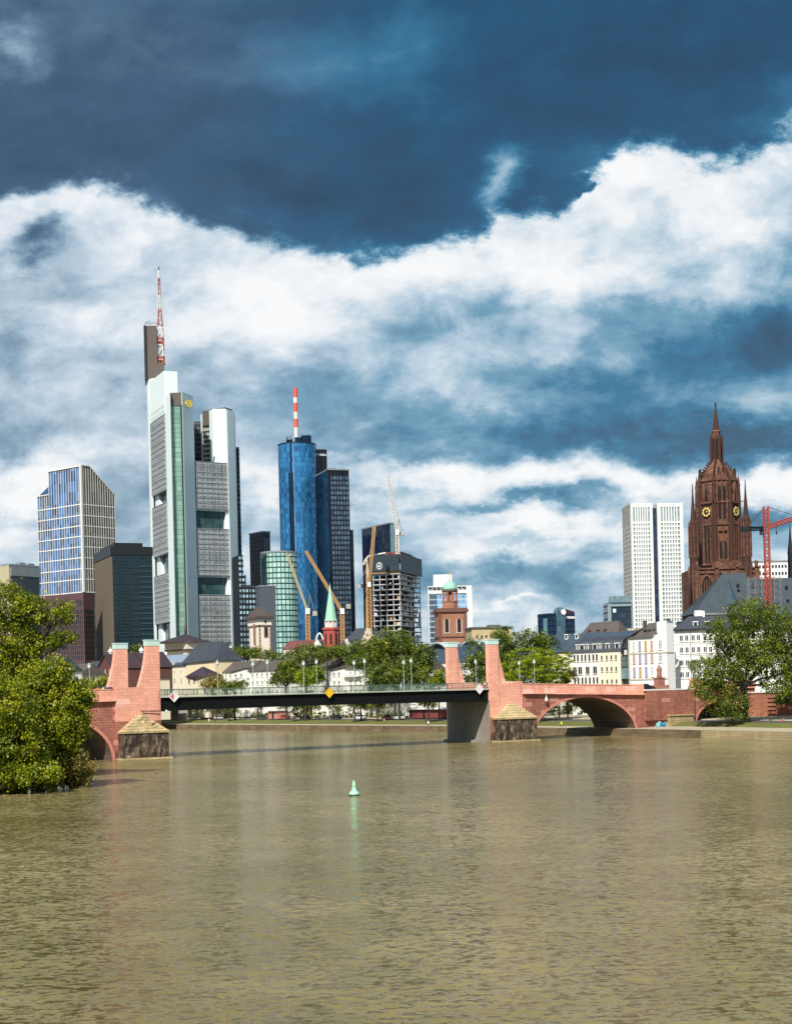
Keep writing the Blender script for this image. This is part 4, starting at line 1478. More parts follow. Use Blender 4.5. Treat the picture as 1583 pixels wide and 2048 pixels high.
mb.box(f, 0, w - 3.1, zt - .5, zt, -16, .6)
for u in frange(.2, w - 3.6, 9):
    mb.box(f, u, u + .3, zt - 2.6, zt - .5, -16, .5)
fr_ = th.part('white_frame', mb, STONEW)
th.part('white_core', MB().box(f, w * .14, w * .56, zt - 3, ZZ(885, 1148, 905), -15, -4), STONEW)

# --- dark blue block with round clock-like sign
f1, w1, f2, w2 = corner(1086, 905, 1097, 900, 1149, 1240)
zt = ZZ(1120, 1226, 900)
th = T('navy_glass_block', 'navy glass block with a rounded centre bay and round white sign on top', 'office block', f2.pt(w2 / 2, GZ, -6))
NG = panes('navy_block_panes', f2.ang, 2.2, 3.2, (.004, .012, .03), (.015, .05, .12), .08, mull=(.002, .006, .016), mw=.06, mh=.12)
th.part('wall', MB().extr(f2, [(0, GZ), (0, zt), (w2, zt), (w2, GZ)], 0, -w1 - 6), NG)
th.part('light_end', MB().box(f1, .3, w1 * .7, GZ, zt - 3, .02, .3), panes('light_end_glass', f1.ang, 2, 3.2, (.10, .22, .26), (.2, .36, .38), .1))
cc = f2.pt(w2 * .46, 0, -1.2)
bay = th.part('centre_bay', MB().lathe(cc, [(3.6, GZ), (3.6, zt + 1.6), (2.4, zt + 3.2), (1.2, zt + 3.6)], 16), panes('bay_glass', 0, 1.6, 3.2, (.03, .07, .10), (.12, .20, .25), .1))
mb = MB().bar(f2.pt(w2 * .46, zt + .6, 2.6), f2.pt(w2 * .46, zt + .6, 3.1), 1.7, n=18)
th.part('round_sign', mb, flat('sign_disc', (.9, .9, .92), .4), bay)
th.part('parapet', MB().box(f2, w2 * .64, w2 - .3, zt - 3.2, zt - 1.8, .02, .5), STONEW)
th.part('sloped_roof', MB().extr(f2, [(w2 * .62, zt + .01), (w2, zt + .01), (w2, zt + 1.0), (w2 * .68, zt + 2.6)], -.3, -8), paint('maroon_roof', (.08, .02, .035), .5))

# --- grey stepped block left of the pale twin slab tower
f1, w1, f2, w2 = corner(1209, 760, 1216, 750, 1262, 1230)
zt, zt2_ = ZZ(1230, 1205, 750), ZZ(1235, 1192, 750)
th = T('grey_stepped_block', 'blue grey office block with a stepped top left of the pale twin slab tower', 'office block', f2.pt(w2 / 2, GZ, -6))
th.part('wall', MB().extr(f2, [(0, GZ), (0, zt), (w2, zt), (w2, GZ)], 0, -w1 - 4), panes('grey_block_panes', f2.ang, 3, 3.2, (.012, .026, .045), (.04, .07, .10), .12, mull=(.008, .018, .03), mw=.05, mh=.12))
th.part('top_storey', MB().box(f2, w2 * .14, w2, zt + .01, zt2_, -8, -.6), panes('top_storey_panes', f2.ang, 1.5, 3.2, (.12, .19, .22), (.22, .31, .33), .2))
th.part('corner_pier', MB().box(f2, -.3, w2 * .12, GZ, zt - .5, .02, .4).box(f2, w2 * .1, w2, zt - 2, zt - .8, .02, .6), paint('pier_grey', (.22, .29, .31), .6))
th.part('small_window', MB().box(f2, w2 * .2, w2 * .33, zt - 5, zt - 3.2, .02, .3), flat('bright_glass', (.75, .8, .8), .2))

# --- pale twin slab tower
th = T('pale_twin_slab_tower', 'pale stone twin slab tower full of small windows beside the red cathedral', 'tower', W(1306, 1250, 1010).xy.to_3d() + Vector((0, 0, GZ)))
f1, w1, f2, w2 = corner(1246, 1024, 1262, 1000, 1367.5, 1130)
COLG = lambda a, nm: panes(nm, a, 2.0, 2.95, (.05, .15, .30), (.32, .40, .40), .08, .05, spread=1.2, wob=.03)
gl = COLG(f2.ang, 'twin_slab_glass')
zt = ZZ(1300, 1006, 1000)
zslot, zrow = ZZ(1290, 1043, 1000), ZZ(1290, 1046, 1000)
slabs = [(0, w2 * .425), (w2 * .515, w2)]
for (a, b) in slabs:
    body = th.part('slab_body', MB().box(f2, a + .5, b - .5, GZ, zt - 1.2, -w1 + .6, -.6), gl)
    mb = MB()
    m_ = (b - a) * .13
    n = 7
    cols = frange(a + m_, b - m_, n)
    mb.box(f2, a, cols[0] - .01, GZ, zt, -w1, .0).box(f2, cols[-1] + .01, b, GZ, zt, -w1, .0)
    mb.box(f2, cols[0], cols[-1], zt - 2.6, zt, -w1, .0)
    for c_ in cols[1:-1]:
        mb.box(f2, c_ - .42, c_ + .42, GZ, zt - 2.6, -.7, .0)
    z = zrow
    mb.box(f2, cols[0], cols[-1], zslot - 1.2, zslot, -.7, -.01)
    while z > GZ:
        mb.box(f2, cols[0], cols[-1], z - 2.9, z - 2.05, -.7, -.02)
        z -= 2.9
    th.part('stone_grid', mb, STONEW, body)
mb = MB().box(f1, 0, w1, GZ, zt, -.6, 0)
sd = th.part('side_wall', mb, STONEW)
me = window_mesh(2.1, 1.6, STONEW, GLASSD, .1, sill=False)
th.repeat('window', me, [(f1, w1 * q, zrow - 2.9 * i, .02) for i in range(1, 27) for q in (.18, .5, .78) if w1 * .8 > 0], sd)
th.part('recess', MB().box(f2, slabs[0][1], slabs[1][0], GZ, zt - 3, -w1 + 2, -2.2), panes('recess_glass', f2.ang, 2, 3, (.006, .01, .03), (.03, .05, .10), .1))

# --- long beige block and others behind the old town
f1, w1, f2, w2 = corner(931, 590, 943, 575, 1023, 1270)
BEI = paint('beige_stone', (.50, .40, .22), .85, var=.12, scale=.1)
zt = ZZ(960, 1257, 575)
th = T('beige_flat_roof_block', 'beige flat-roofed block with a row of small square windows right of the church tower', 'building', f2.pt(w2 / 2, GZ, -6))
wl_ = th.part('wall', MB().extr(f2, [(0, GZ), (0, zt), (w2, zt), (w2, GZ)], 0, -w1), BEI)
th.part('roof', MB().extr(f2, [(-.5, zt + .01), (-.5, zt + .6), (w2 + .5, zt + .6), (w2 + .5, zt + .01)], .5, -w1 - .5).box(f2, w2 * .45, w2 * .75, zt + .6, zt + 1.4, -7, -2), paint('dark_roof_edge', (.10, .11, .10), .7))
th.repeat('window', window_mesh(.9, 1.0, BEI, GLASSD, .08, sill=False), [(f2, w2 * (.1 + .115 * i), zt - 3.6, .02) for i in range(5)], wl_)
f, w = fpx(1505, 620, 1600, 620, 1135)
zt = ZZ(1540, 1124, 620)
th = T('white_distant_block', 'white flat-roofed block with two rows of windows behind the red crane', 'building', f.pt(w / 2, GZ, -6))
wl_ = th.part('wall', MB().box(f, 0, w, GZ, zt, -12, 0), WHITE)
th.part('roof', MB().box(f, -.3, w + .3, zt + .01, zt + .5, -12.3, .3).box(f, w * .34, w * .5, zt + .5, zt + 1.4, -6, -5.4), GMETAL)
th.repeat('window', window_mesh(1.0, 1.4, WTRIM, GLASSD, .08, sill=False), [(f, w * (.05 + .068 * i), zt - 2.6 - 2.9 * j, .02) for i in range(13) for j in range(2)], wl_)

# --- cranes
def lattice(mb, p, q, wd, r, n):
    """a square lattice boom from p to q"""
    p, q = Vector(p), Vector(q)
    ax = (q - p).normalized()
    a = ax.cross(Vector((0, 1, 0)))
    a = (a if a.length > .1 else Vector((1, 0, 0))).normalized()
    b = ax.cross(a).normalized()
    cs = [(-1, -1), (1, -1), (1, 1), (-1, 1)]
    for sa, sb in cs:
        o = (a * sa + b * sb) * wd / 2
        mb.bar(p + o, q + o, r, n=4)
    for i in range(n):
        s, e = p.lerp(q, i / n), p.lerp(q, (i + 1) / n)
        for k in range(4):
            (a0, b0), (a1, b1) = cs[k], cs[(k + 1) % 4]
            o0, o1 = (a * a0 + b * b0) * wd / 2, (a * a1 + b * b1) * wd / 2
            mb.bar(s + o0, e + o1 if i % 2 else e + o1, r * .7, n=4)
            mb.bar(s + o0, s + o1, r * .6, n=4)
    return mb


def crane(label, D, mast_b, mast_t, tip, back, jm, mm, wj=1.6, wm=2.2, z0=GZ, rj=.26, ropes=True):
    mb0 = W(*mast_b, D)
    mt, tp, bk = W(*mast_t, D), W(*tip, D), W(*back, D)
    base = Vector((mt.x, mt.y, max(z0, mb0.z)))
    th = T('tower_crane', label, 'crane', base)
    th.part('mast', lattice(MB(), base, (mt.x, mt.y, mt.z), wm, .3, max(4, int((mt.z - base.z) / wm))), mm)
    L = (tp - mt).length
    th.part('jib', lattice(MB(), mt + Vector((0, 0, .8)), tp, wj, rj, max(6, int(L / wj / 1.2))), jm)
    d = (bk - mt)
    f = Fr(mt, (1, 0))
    mb = MB()
    lattice(mb, mt, bk, 1.4, .25, 3)
    th.part('counter_jib', mb, DMETAL)
    th.part('counterweight', MB().box(Fr(bk, (1, 0)), -1.3, 1.0, bk.z - 1.4, bk.z + .9, -1, 1), CONC)
    th.part('cab', MB().box(f, -1.0, 1.2, mt.z - .6, mt.z + 2.2, -1.3, 1.5), WTRIM)
    if ropes:
        apex = mt + Vector((d.x * .35, 0, 9 if L > 20 else 6))
        mb = MB().bar(mt, apex, .2, n=4).bar(bk, apex, .18, n=4).bar(apex, mt.lerp(tp, .8), .09, n=4).bar(apex, bk, .09, n=4)
        th.part('a_frame', mb, GMETAL)
    return th


YJ = paint('crane_ochre', (.50, .33, .17), .6, var=.3)
WJ = paint('crane_white', (.66, .63, .58), .6, var=.2)
OR = paint('crane_orange', (.52, .30, .13), .6, var=.3)
crane('white luffing crane on the unfinished tower with its boom raised steeply', 890, (797, 1108), (794, 1068), (775.5, 948), (805, 1066), WJ, WJ, 1.5, 1.9)
crane('ochre tower crane up the left side of the unfinished tower', 880, (741, 1300), (737.5, 1172), (748.5, 1053), (718, 1172), OR, OR, 1.5, 2.3)
crane('long ochre boom crane leaning across the round blue tower', 760, (690, 1300), (684, 1226), (611, 1102), (697, 1212), OR, OR, 1.15, 1.7, ropes=False)
crane('pale yellow crane in front of the rounded green tower', 740, (617, 1300), (615, 1226), (573, 1106), (630, 1226), paint('crane_yellow', (.45, .40, .25), .6), OR, .75, 1.8)
# spreading arm on the left of the site
th = T('concrete_placing_boom', 'pale placing boom reaching along the top left of the unfinished tower', 'boom', f1.pt(0, GZ, 0) if False else W(737, 1300, 885).xy.to_3d() + Vector((0, 0, GZ)))
mb = MB()
for a, b in (((727, 1130), (729, 1122)), ((729, 1122), (737, 1112)), ((737, 1112), (771, 1106)), ((733, 1120), (737, 1170))):
    mb.bar(W(*a, 885), W(*b, 885), .55, n=6)
th.part('arm', mb, WJ)
th.part('column', MB().bar(W(733, 1300, 885), W(733, 1119, 885), .5), OR)

# --- red crane at the right
REDC = paint('crane_red', (.40, .075, .05), .55, var=.25)
D = 430
mt, mtop = W(1529, 1047, D), W(1524, 1013, D)
th = T('red_tower_crane', 'red tower crane with a long level jib beside the cathedral', 'crane', Vector((mt.x + .6, mt.y, GZ)))
th.part('mast', lattice(MB(), (mt.x + .6, D, GZ), (mt.x + .3, D, mtop.z), 1.35, .16, 30), REDC)
mast_c = Vector((mt.x + .3, D, mt.z - 1.2))
jl, jr = W(1489, 1058, D), W(1640, 1018, D - 8)
mb = lattice(MB(), mast_c + Vector((1, 0, .3)), jr, 1.1, .16, 15)
th.part('jib', mb, REDC)
mb = lattice(MB(), mast_c + Vector((-1, 0, -.2)), jl, .9, .14, 6)
th.part('counter_jib', mb, DMETAL)
th.part('counterweight', MB().box(Fr(jl, (1, 0)), -1.4, .9, jl.z - .9, jl.z + .7, -.6, .6), DMETAL)
th.part('cab', MB().box(Fr(mast_c, (1, 0)), -1.6, -.2, mast_c.z - 2.0, mast_c.z - .1, -1.4, .2), paint('cab_blue', (.03, .04, .08), .4))
mb = MB().bar((mt.x + .3, D, mtop.z), jl, .07, n=4).bar((mt.x + .3, D, mtop.z), mast_c.lerp(jr, .6), .07, n=4)
th.part('tie_rope', mb, DMETAL)
hk = mast_c.lerp(jr, .19)
th.part('hook', MB().bar(hk, hk - Vector((0, 0, 2.2)), .06, n=4).lathe(hk, [(.1, hk.z - 3.0), (.28, hk.z - 2.6), (.2, hk.z - 2.1)], 6), DMETAL)
th = T('scaffold', 'brown scaffold around the foot of the red crane', 'scaffold', W(1530, 1200, D + 2).xy.to_3d() + Vector((0, 0, GZ)))
mb = MB()
fs = Fr(W(1497, 1180, D + 4), (1, 0))
for u in frange(0, 9.2, 5):
    mb.bar(fs.pt(u, GZ, 0), fs.pt(u, ZZ(1530, 1150, D), 0), .08).bar(fs.pt(u, GZ, -1.4), fs.pt(u, ZZ(1530, 1150, D), -1.4), .08)
th.part('standard', mb, GMETAL)
mb = MB()
for y in (1157, 1170, 1183, 1196, 1209):
    z = ZZ(1530, y, D)
    for u in (0.1, 3.2, 6.2):
        mb.box(fs, u, u + 2.7, z - .1, z + .1, -1.4, 0)
        mb.box(fs, u, u + 2.7, z + .5, z + .65, -.02, .05)
th.part('deck_board', mb, paint('scaffold_board', (.18, .15, .13), .8, var=.4))

# ---------------------------------------------------------------- cathedral
D = 487
dz = lambda py, px=1437: ZZ(px, py, D)
cc = W(1438, 1140, D)
cx, cy = cc.x, D
DOMR = masonry('cathedral_sandstone', 0, (.20, .098, .064), (.115, .052, .036), (.04, .022, .018), 1.0, .6, stain=.75)  # strong block and stain contrast paints sunlit and shadowed stone into the colour
DOMD = paint('shade_dark_sandstone', (.06, .026, .02), .9, var=.5, scale=.5, streak=True)  # darker copy, painted so the shafts read as shaded relief
VOID = flat('shade_and_dial_black', (.012, .008, .008), .9)  # near-black colour paints the shade of recesses and openings; also the clock dials
dom = T('red_cathedral', 'dark red sandstone cathedral with a tall gothic tower and steep slate roofs', 'cathedral', (cx, cy, GZ))
AP = 6.4
RO = AP / math.cos(math.pi / 8)
zb, zt = dz(1142), dz(962)
tw = dom.part('octagon_tower', MB().lathe((cx, cy), [(RO, zb - 2), (RO * .98, dz(1050)), (RO * .92, dz(1000)), (RO * .86, zt)], 8, rot=math.pi / 8), DOMR)
dark, rib, pin, clk, hands = MB(), MB(), MB(), [], []
side = 2 * AP * math.tan(math.pi / 8)
for k in range(8):
    a = -math.pi / 2 + k * math.pi / 4
    fo = (cx + AP * math.cos(a), cy + AP * math.sin(a))
    fr = Fr(fo, (-math.sin(a), math.cos(a)))
    # blind lancets and panels
    def lancet(mb, w, z0, z1, u=0, d0=.02, d1=.12):
        mb.extr(fr, [(u - w / 2, z0), (u + w / 2, z0), (u + w / 2, z1 - w), (u, z1), (u - w / 2, z1 - w)], d0, d1)
    diag = k % 2 == 1
    if diag:
        lancet(dark, 1.9, dz(1127), dz(1048))
        lancet(dark, 1.5, dz(1012), dz(978), d0=-.3)
        lancet(rib, .28, dz(1128), dz(1050), 0, .12, .3)
        for u in (-1.3, 1.3):
            rib.box(fr, u - .22, u + .22, dz(1131), dz(1040), .0, .42)
        for u in (-1.05, 1.05):
            rib.extr(fr, [(u - .14, dz(1012)), (u + .14, dz(1012)), (u * .1 + .1, dz(968)), (u * .1 - .1, dz(968))], -.3, .35)
    else:
        for u in (-.75, .75):
            lancet(dark, .8, dz(1120), dz(1085), u)
            lancet(dark, .7, dz(1040), dz(975), u, -.25, .1)
            lancet(dark, .55, dz(966), dz(938), u, -1.1, -.55)
        for u in (-1.5, 0, 1.5):
            rib.box(fr, u - .2, u + .2, dz(1131), dz(1062), 0, .5)
            rib.box(fr, u - .15, u + .15, dz(1050), dz(962), -.3, .4)
        rib.box(fr, -1.6, 1.6, dz(1066), dz(1062), 0, .7)
    for yy in (1131, 1052, 1008):
        rib.box(fr, -side / 2, side / 2, dz(yy) - .25, dz(yy) + .25, -.1, .35 if yy != 1131 else .7)
    # gabled parapet
    rib.extr(fr, [(-side / 2, dz(965)), (side / 2, dz(965)), (side / 2 * .5, dz(957)), (0, dz(944)), (-side / 2 * .5, dz(957))], -.75, -.35)
    # corner shafts and pinnacles
    b = a + math.pi / 8
    px_, py_ = cx + RO * .97 * math.cos(b), cy + RO * .97 * math.sin(b)
    pin.lathe((px_, py_), [(.95, zb - 1), (.85, dz(1060)), (.66, dz(1000)), (.5, dz(976)), (.62, dz(973)), (.34, dz(966)), (.05, dz(950))], 6)
    gx, gy = cx + (RO + 1.6) * math.cos(b), cy + (RO + 1.6) * math.sin(b)
    rib.bar((px_, py_, dz(1007)), (gx, gy, dz(1005)), .22, .12, n=5)
    if k in (7, 1) or True:
        if diag:
            zc = dz(1027)
            n = 16
            ring = MB()
            for i in range(n):
                t0, t1 = 2 * math.pi * i / n, 2 * math.pi * (i + 1) / n
                ring.extr(fr, [(r * math.cos(t), zc + r * math.sin(t)) for r, t in ((.95, t0), (1.35, t0), (1.35, t1), (.95, t1))], .3, .55)
                if i % 2 == 0:
                    ring.extr(fr, [(r * math.cos(t), zc + r * math.sin(t)) for r, t in ((1.35, t0), (1.6, t0 + .1), (1.6, t1 - .1), (1.35, t1))], .3, .5)
            clk.append((ring, fr, zc))
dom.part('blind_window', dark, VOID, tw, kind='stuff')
dom.part('tracery', rib, DOMR, tw, kind='stuff')
dom.part('corner_shaft', pin, DOMD, tw, kind='stuff')
GOLD = flat('clock_gold', (.62, .50, .16), .4)
for ring, fr, zc in clk:
    c_ = dom.part('clock_face', ring, GOLD, tw)
    dial = MB().extr(fr, [(.95 * math.cos(t), zc + .95 * math.sin(t)) for t in np.linspace(0, 2 * math.pi, 17)[:-1]], .25, .35)
    dial_o = dom.part('clock_dial', dial, VOID, tw)
    hd = MB().extr(fr, [(-.1, zc - .2), (.1, zc - .2), (.05, zc + .95), (-.05, zc + .95)], .36, .42).extr(fr, [(-.2, zc - .08), (-.2, zc + .1), (.65, zc + .35), (.68, zc + .2)], .36, .42)
    dom.part('clock_hand', hd, GOLD, tw)
# cupola, lantern, spire
cup = MB().lathe((cx, cy), [(RO * .80, dz(962)), (RO * .76, dz(954)), (RO * .66, dz(944)), (RO * .50, dz(935)), (RO * .36, dz(929)), (RO * .28, dz(924))], 8, rot=math.pi / 8)
cp = dom.part('cupola', cup, DOMR)
cr = MB()
for k in range(8):
    b = math.pi / 8 + k * math.pi / 4
    for r, y in ((.77, 955), (.72, 949), (.66, 944), (.58, 939), (.50, 935), (.42, 931), (.34, 928)):
        q = Vector((cx + RO * r * math.cos(b), cy + RO * r * math.sin(b), dz(y)))
        cr.bar(q, q + Vector((math.cos(b) * .75, math.sin(b) * .75, .55)), .26, .16, n=4)
    cr.bar((cx + RO * .86 * math.cos(b), cy + RO * .86 * math.sin(b), dz(962)), (cx + RO * .6 * math.cos(b), cy + RO * .6 * math.sin(b), dz(938)), .25, n=4)
dom.part('crocket', cr, DOMD, cp, kind='stuff')
lt = MB().lathe((cx, cy), [(1.45, dz(926)), (1.35, dz(866)), (1.6, dz(864)), (1.25, dz(860))], 8, rot=math.pi / 8)
lo = dom.part('lantern', lt, DOMR)
mb, md = MB(), MB()
for k in range(8):
    b = math.pi / 8 + k * math.pi / 4
    mb.lathe((cx + 1.95 * math.cos(b), cy + 1.95 * math.sin(b)), [(.3, dz(927)), (.27, dz(882)), (.3, dz(880)), (.03, dz(868))], 5)
    fr = Fr((cx + 1.36 * math.cos(b + math.pi / 8), cy + 1.36 * math.sin(b + math.pi / 8)), (-math.sin(b + math.pi / 8), math.cos(b + math.pi / 8)))
    md.extr(fr, [(-.32, dz(918)), (.32, dz(918)), (.32, dz(880)), (0, dz(874)), (-.32, dz(880))], -.1, .08)
dom.part('lantern_pinnacle', mb, DOMD, lo, kind='stuff')
dom.part('lantern_window', md, VOID, lo, kind='stuff')
sp = MB().lathe((cx, cy), [(1.15, dz(862)), (.2, dz(814)), (.18, dz(812)), (.42, dz(811)), (.4, dz(809.5)), (.15, dz(808)), (.3, dz(806)), (.05, dz(803))], 8)
dom.part('spire', sp, DOMD)
# square lower tower
HB = 10.4
zs = dz(1140)
fq = Fr((cx - HB, cy - HB), (1, 0))
lower = dom.part('lower_tower', MB().prism([(cx - HB, cy - HB), (cx + HB, cy - HB), (cx + HB, cy + HB), (cx - HB, cy + HB)], GZ, zs), DOMR)
mb = MB()
for u in (HB - 6.4, HB, HB + 6.4):
    mb.extr(fq, [(u - 1.6, dz(1216)), (u + 1.6, dz(1216)), (u + 1.6, dz(1172)), (u + .9, dz(1161)), (u, dz(1155)), (u - .9, dz(1161)), (u - 1.6, dz(1172))], -.2, .05)
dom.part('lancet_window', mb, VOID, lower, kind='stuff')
mb = MB()
for u in (HB - 6.4, HB, HB + 6.4):
    for du in (-.8, 0, .8):
        mb.box(fq, u + du - .13, u + du + .13, dz(1216), dz(1164), .05, .2)
    for s in (-1, 1):
        mb.extr(fq, [(u + s * 1.6, dz(1216)), (u + s * 2.0, dz(1216)), (u + s * 2.0, dz(1172)), (u + s * .1, dz(1150)), (u, dz(1155)), (u + s * .9, dz(1161)), (u + s * 1.6, dz(1172))], -.1, .3)
for u in (.9, HB - 3.2, HB + 3.2, 2 * HB - .9):
    mb.box(fq, u - .75, u + .75, GZ, dz(1146), 0, .9)
    mb.box(fq, u - .5, u + .5, dz(1146), dz(1128), -.5, .5)
for y in (1142, 1150, 1222):
    mb.box(fq, -.4, 2 * HB + .4, dz(y) - .2, dz(y) + .25, -.2, .5)
mb.box(fq, HB - 4, HB + 8.5, zs, dz(1128), -4, -3.2)
for i in range(12):
    mb.box(fq, HB - 4 + i, HB - 3.7 + i, dz(1128), dz(1124), -4, -3.3)
dom.part('buttress', mb, DOMR, lower, kind='stuff')
# the corner turrets with needle spires
for (px, tip, y0) in ((1386.5, 974, 1052), (1492, 968, 1046)):
    q = W(px, 1110, 478)
    for (ddy, s) in ((0, 1.0), (2 * HB - 3, 1.0)):
        if ddy:
            continue
        mb = MB().lathe((q.x, 477.5), [(1.85, GZ), (1.75, dz(1140)), (1.45, dz(1132)), (1.35, dz(1082)), (1.5, dz(1080)), (1.2, dz(y0 + 4)), (1.35, dz(y0)), (.85, dz(y0 - 8)), (.3, dz(tip + 26)), (.1, dz(tip))], 8)
        tt = dom.part('corner_turret', mb, DOMD)
        mb = MB()
        for k in range(8):
            b = k * math.pi / 4
            mb.lathe((q.x + 1.5 * math.cos(b), 477.5 + 1.5 * math.sin(b)), [(.25, dz(1120)), (.2, dz(y0 + 12)), (.03, dz(y0 - 4))], 4)
            mb.lathe((q.x + 1.9 * math.cos(b + .4), 477.5 + 1.9 * math.sin(b + .4)), [(.25, dz(1215)), (.25, dz(1150)), (.03, dz(1136))], 4)
        dom.part('turret_pinnacle', mb, DOMR, tt, kind='stuff')
q = W(1376, 1200, 474)
dom.part('corner_buttress', MB().lathe((q.x, 474.5), [(1.3, GZ), (1.1, dz(1175)), (.6, dz(1168)), (.05, dz(1150))], 6).lathe((q.x - .3, 473.5), [(.9, GZ), (.7, dz(1200)), (.05, dz(1180))], 5), DOMD)
# nave roofs in front
SLATEG = paint('cathedral_slate', (.045, .062, .072), .5, var=.4, scale=.4, bump=.03)
f = Fr(W(1387, 1226, 452), (1, .02))
ze, zr = ZZ(1400, 1227, 452), ZZ(1450, 1146, 462)
uw = (W(1512, 1226, 452) - W(1387, 1226, 452)).x
u0 = (W(1446, 1146, 462) - W(1387, 1226, 452)).x
mb = MB()
A, B, C_, D_ = f.pt(0, ze, 0), f.pt(uw, ze, 0), f.pt(uw - .5, zr, -10), f.pt(u0, zr, -10)
E_, G_ = f.pt(0, ze, -20), f.pt(uw, ze, -20)
mb.poly([A, B, C_, D_]).poly([E_, A, D_]).poly([G_, E_, D_, C_]).poly([B, G_, C_])
rf = dom.part('nave_roof', mb, SLATEG)
dom.part('nave_wall', MB().box(f, .5, uw - .5, GZ, ze - .01, -19.5, -.5), DOMR)
dom.part('eaves', MB().box(f, -.2, uw + .2, ze - .5, ze + .05, -.3, .25), GMETAL, rf)
um = (W(1466, 1200, 453) - W(1387, 1226, 452)).x
mb = MB()
zd0, zd1 = ZZ(1466, 1206, 452), ZZ(1466, 1152, 455)
P0, P1, P2 = f.pt(um - 1.9, zd0, -2.4), f.pt(um + 1.9, zd0, -2.4), f.pt(um, zd1, -7.0)
PF = f.pt(um, zd0 - .5, -.2)
mb.poly([P0, PF, P2]).poly([PF, P1, P2])
dom.part('roof_gable', mb, SLATEB, rf)
# transept roof at the right edge
f = Fr(W(1506, 1226, 462), (1, .02))
uw = 26
zr = ZZ(1540, 1156, 470)
ze = ZZ(1530, 1232, 462)
mb = MB().poly([f.pt(0, ze, 0), f.pt(uw, ze, 0), f.pt(uw, zr, -9), f.pt(0, zr, -9)]).poly([f.pt(0, ze, -18), f.pt(0, ze, 0), f.pt(0, zr, -9)]).poly([f.pt(uw, ze, -18), f.pt(0, ze, -18), f.pt(0, zr, -9), f.pt(uw, zr, -9)])
r2 = dom.part('transept_roof', mb, SLATEG)
dom.part('transept_wall', MB().box(f, .4, uw, GZ, ze - .02, -17.5, -.5), DOMR)
for (px, y) in ((1475, 1172), (1505, 1172), (1572, 1176)):
    mb = MB()
    q = W(px, y, 450)
    if px < 1510:
        q = W(px, y, 456.5)
    else:
        q = W(px, y, 462)
    mb.lathe((q.x, q.y), [(.5, q.z - .6), (.5, q.z + .4), (.02, q.z + 1.0)], 6)
    dom.part('roof_vent', mb, DMETAL, r2)
q = W(1581, 1150, 475)
dom.part('ridge_turret', MB().lathe((q.x, 475), [(1.1, zr - 6), (.9, ZZ(1580, 1110, 475)), (1.0, ZZ(1580, 1106, 475)), (.45, ZZ(1580, 1080, 475)), (.04, ZZ(1580, 1046, 475))], 6), DMETAL, r2)

# ---------------------------------------------------------------- houses
def roof_gable(mb, f, w, dep, ze, zr, ov=.4, m=0):
    """pitched roof with the ridge along the front"""
    A, B = f.pt(-ov, ze, ov), f.pt(w + ov, ze, ov)
    C_, D_ = f.pt(w + ov, zr, -dep / 2), f.pt(-ov, zr, -dep / 2)
    E_, G_ = f.pt(-ov, ze, -dep - ov), f.pt(w + ov, ze, -dep - ov)
    mb.poly([A, B, C_, D_], m).poly([D_, C_, G_, E_], m).poly([A, D_, E_], m).poly([B, G_, C_], m).poly([A, E_, G_, B], m)
    return mb


def roof_hip(mb, f, w, dep, ze, zr, inset, ov=.4, m=0):
    A, B = f.pt(-ov, ze, ov), f.pt(w + ov, ze, ov)
    E_, G_ = f.pt(-ov, ze, -dep - ov), f.pt(w + ov, ze, -dep - ov)
    C_, D_ = f.pt(w - inset, zr, -dep / 2), f.pt(inset, zr, -dep / 2)
    mb.poly([A, B, C_, D_], m).poly([G_, E_, D_, C_], m).poly([E_, A, D_], m).poly([B, G_, C_], m).poly([A, E_, G_, B], m)
    return mb


def dormer(th, f, u, z, d, w=1.3, h=1.5, dep=2.0, wall=WHITE, roof=SLATE, parent=None):
    o = th.part('dormer', MB().box(f, u - w / 2, u + w / 2, z, z + h, d - dep, d).box(f, u - w / 2 - .15, u + w / 2 + .15, z + h + .002, z + h + .22, d - dep, d + .2), [wall], parent)
    th.part('dormer_window', MB().box(f, u - w / 2 + .2, u + w / 2 - .2, z + .25, z + h - .15, d - .1, d + .03), GLASSD, o)
    return o


# white house with the curved gable
f1, w1, f2, w2 = corner(1257, 392, 1333, 383, 1347, 1320)
hz = lambda y, px=1295: ZZ(px, y, 387)
th = T('white_gabled_house', 'white four-storey house with a curved gable and grey roof', 'house', f1.pt(w1 / 2, GZ, -5))
uf = lambda px: w1 * (px - 1257) / 76
out = [(0, GZ), (0, hz(1274)), (uf(1305), hz(1274)), (uf(1312), hz(1271)), (uf(1319), hz(1265)), (uf(1325), hz(1257)), (uf(1329), hz(1248)), (w1, hz(1244)), (w1, GZ)]
wl_ = th.part('wall', MB().extr(f1, out, 0, -w2), WHITE)
zr = hz(1245)
mb = MB().poly([f1.pt(-.5, hz(1275), .5), f1.pt(uf(1305), hz(1275), .5), f1.pt(uf(1318), hz(1266), .1), f1.pt(uf(1329), zr + .3, -3.5), f1.pt(uf(1282), zr, -4), f1.pt(uf(1262), hz(1270), -1.5)])
mb.poly([f1.pt(-.5, hz(1275), .5), f1.pt(uf(1282), zr, -4), f1.pt(uf(1282), zr, -6), f1.pt(-.5, hz(1275), -8)])
mb.poly([f1.pt(w1 + .3, hz(1244), .3), f1.pt(uf(1329), zr + .3, -3.5), f1.pt(w1 + .3, hz(1243), -w2 - .3)])
rf = th.part('roof', mb, BROWNROOF)
th.part('gable_side', MB().extr(f2, [(.02, GZ), (.02, hz(1245)), (w2 * .4, hz(1244)), (w2, hz(1256)), (w2, GZ)], .02, -3), WHITE)
FRM = [WTRIM, paint('lilac_frame', (.40, .36, .52), .6), paint('ochre_frame', (.62, .38, .12), .6), paint('rose_frame', (.62, .38, .28), .6)]
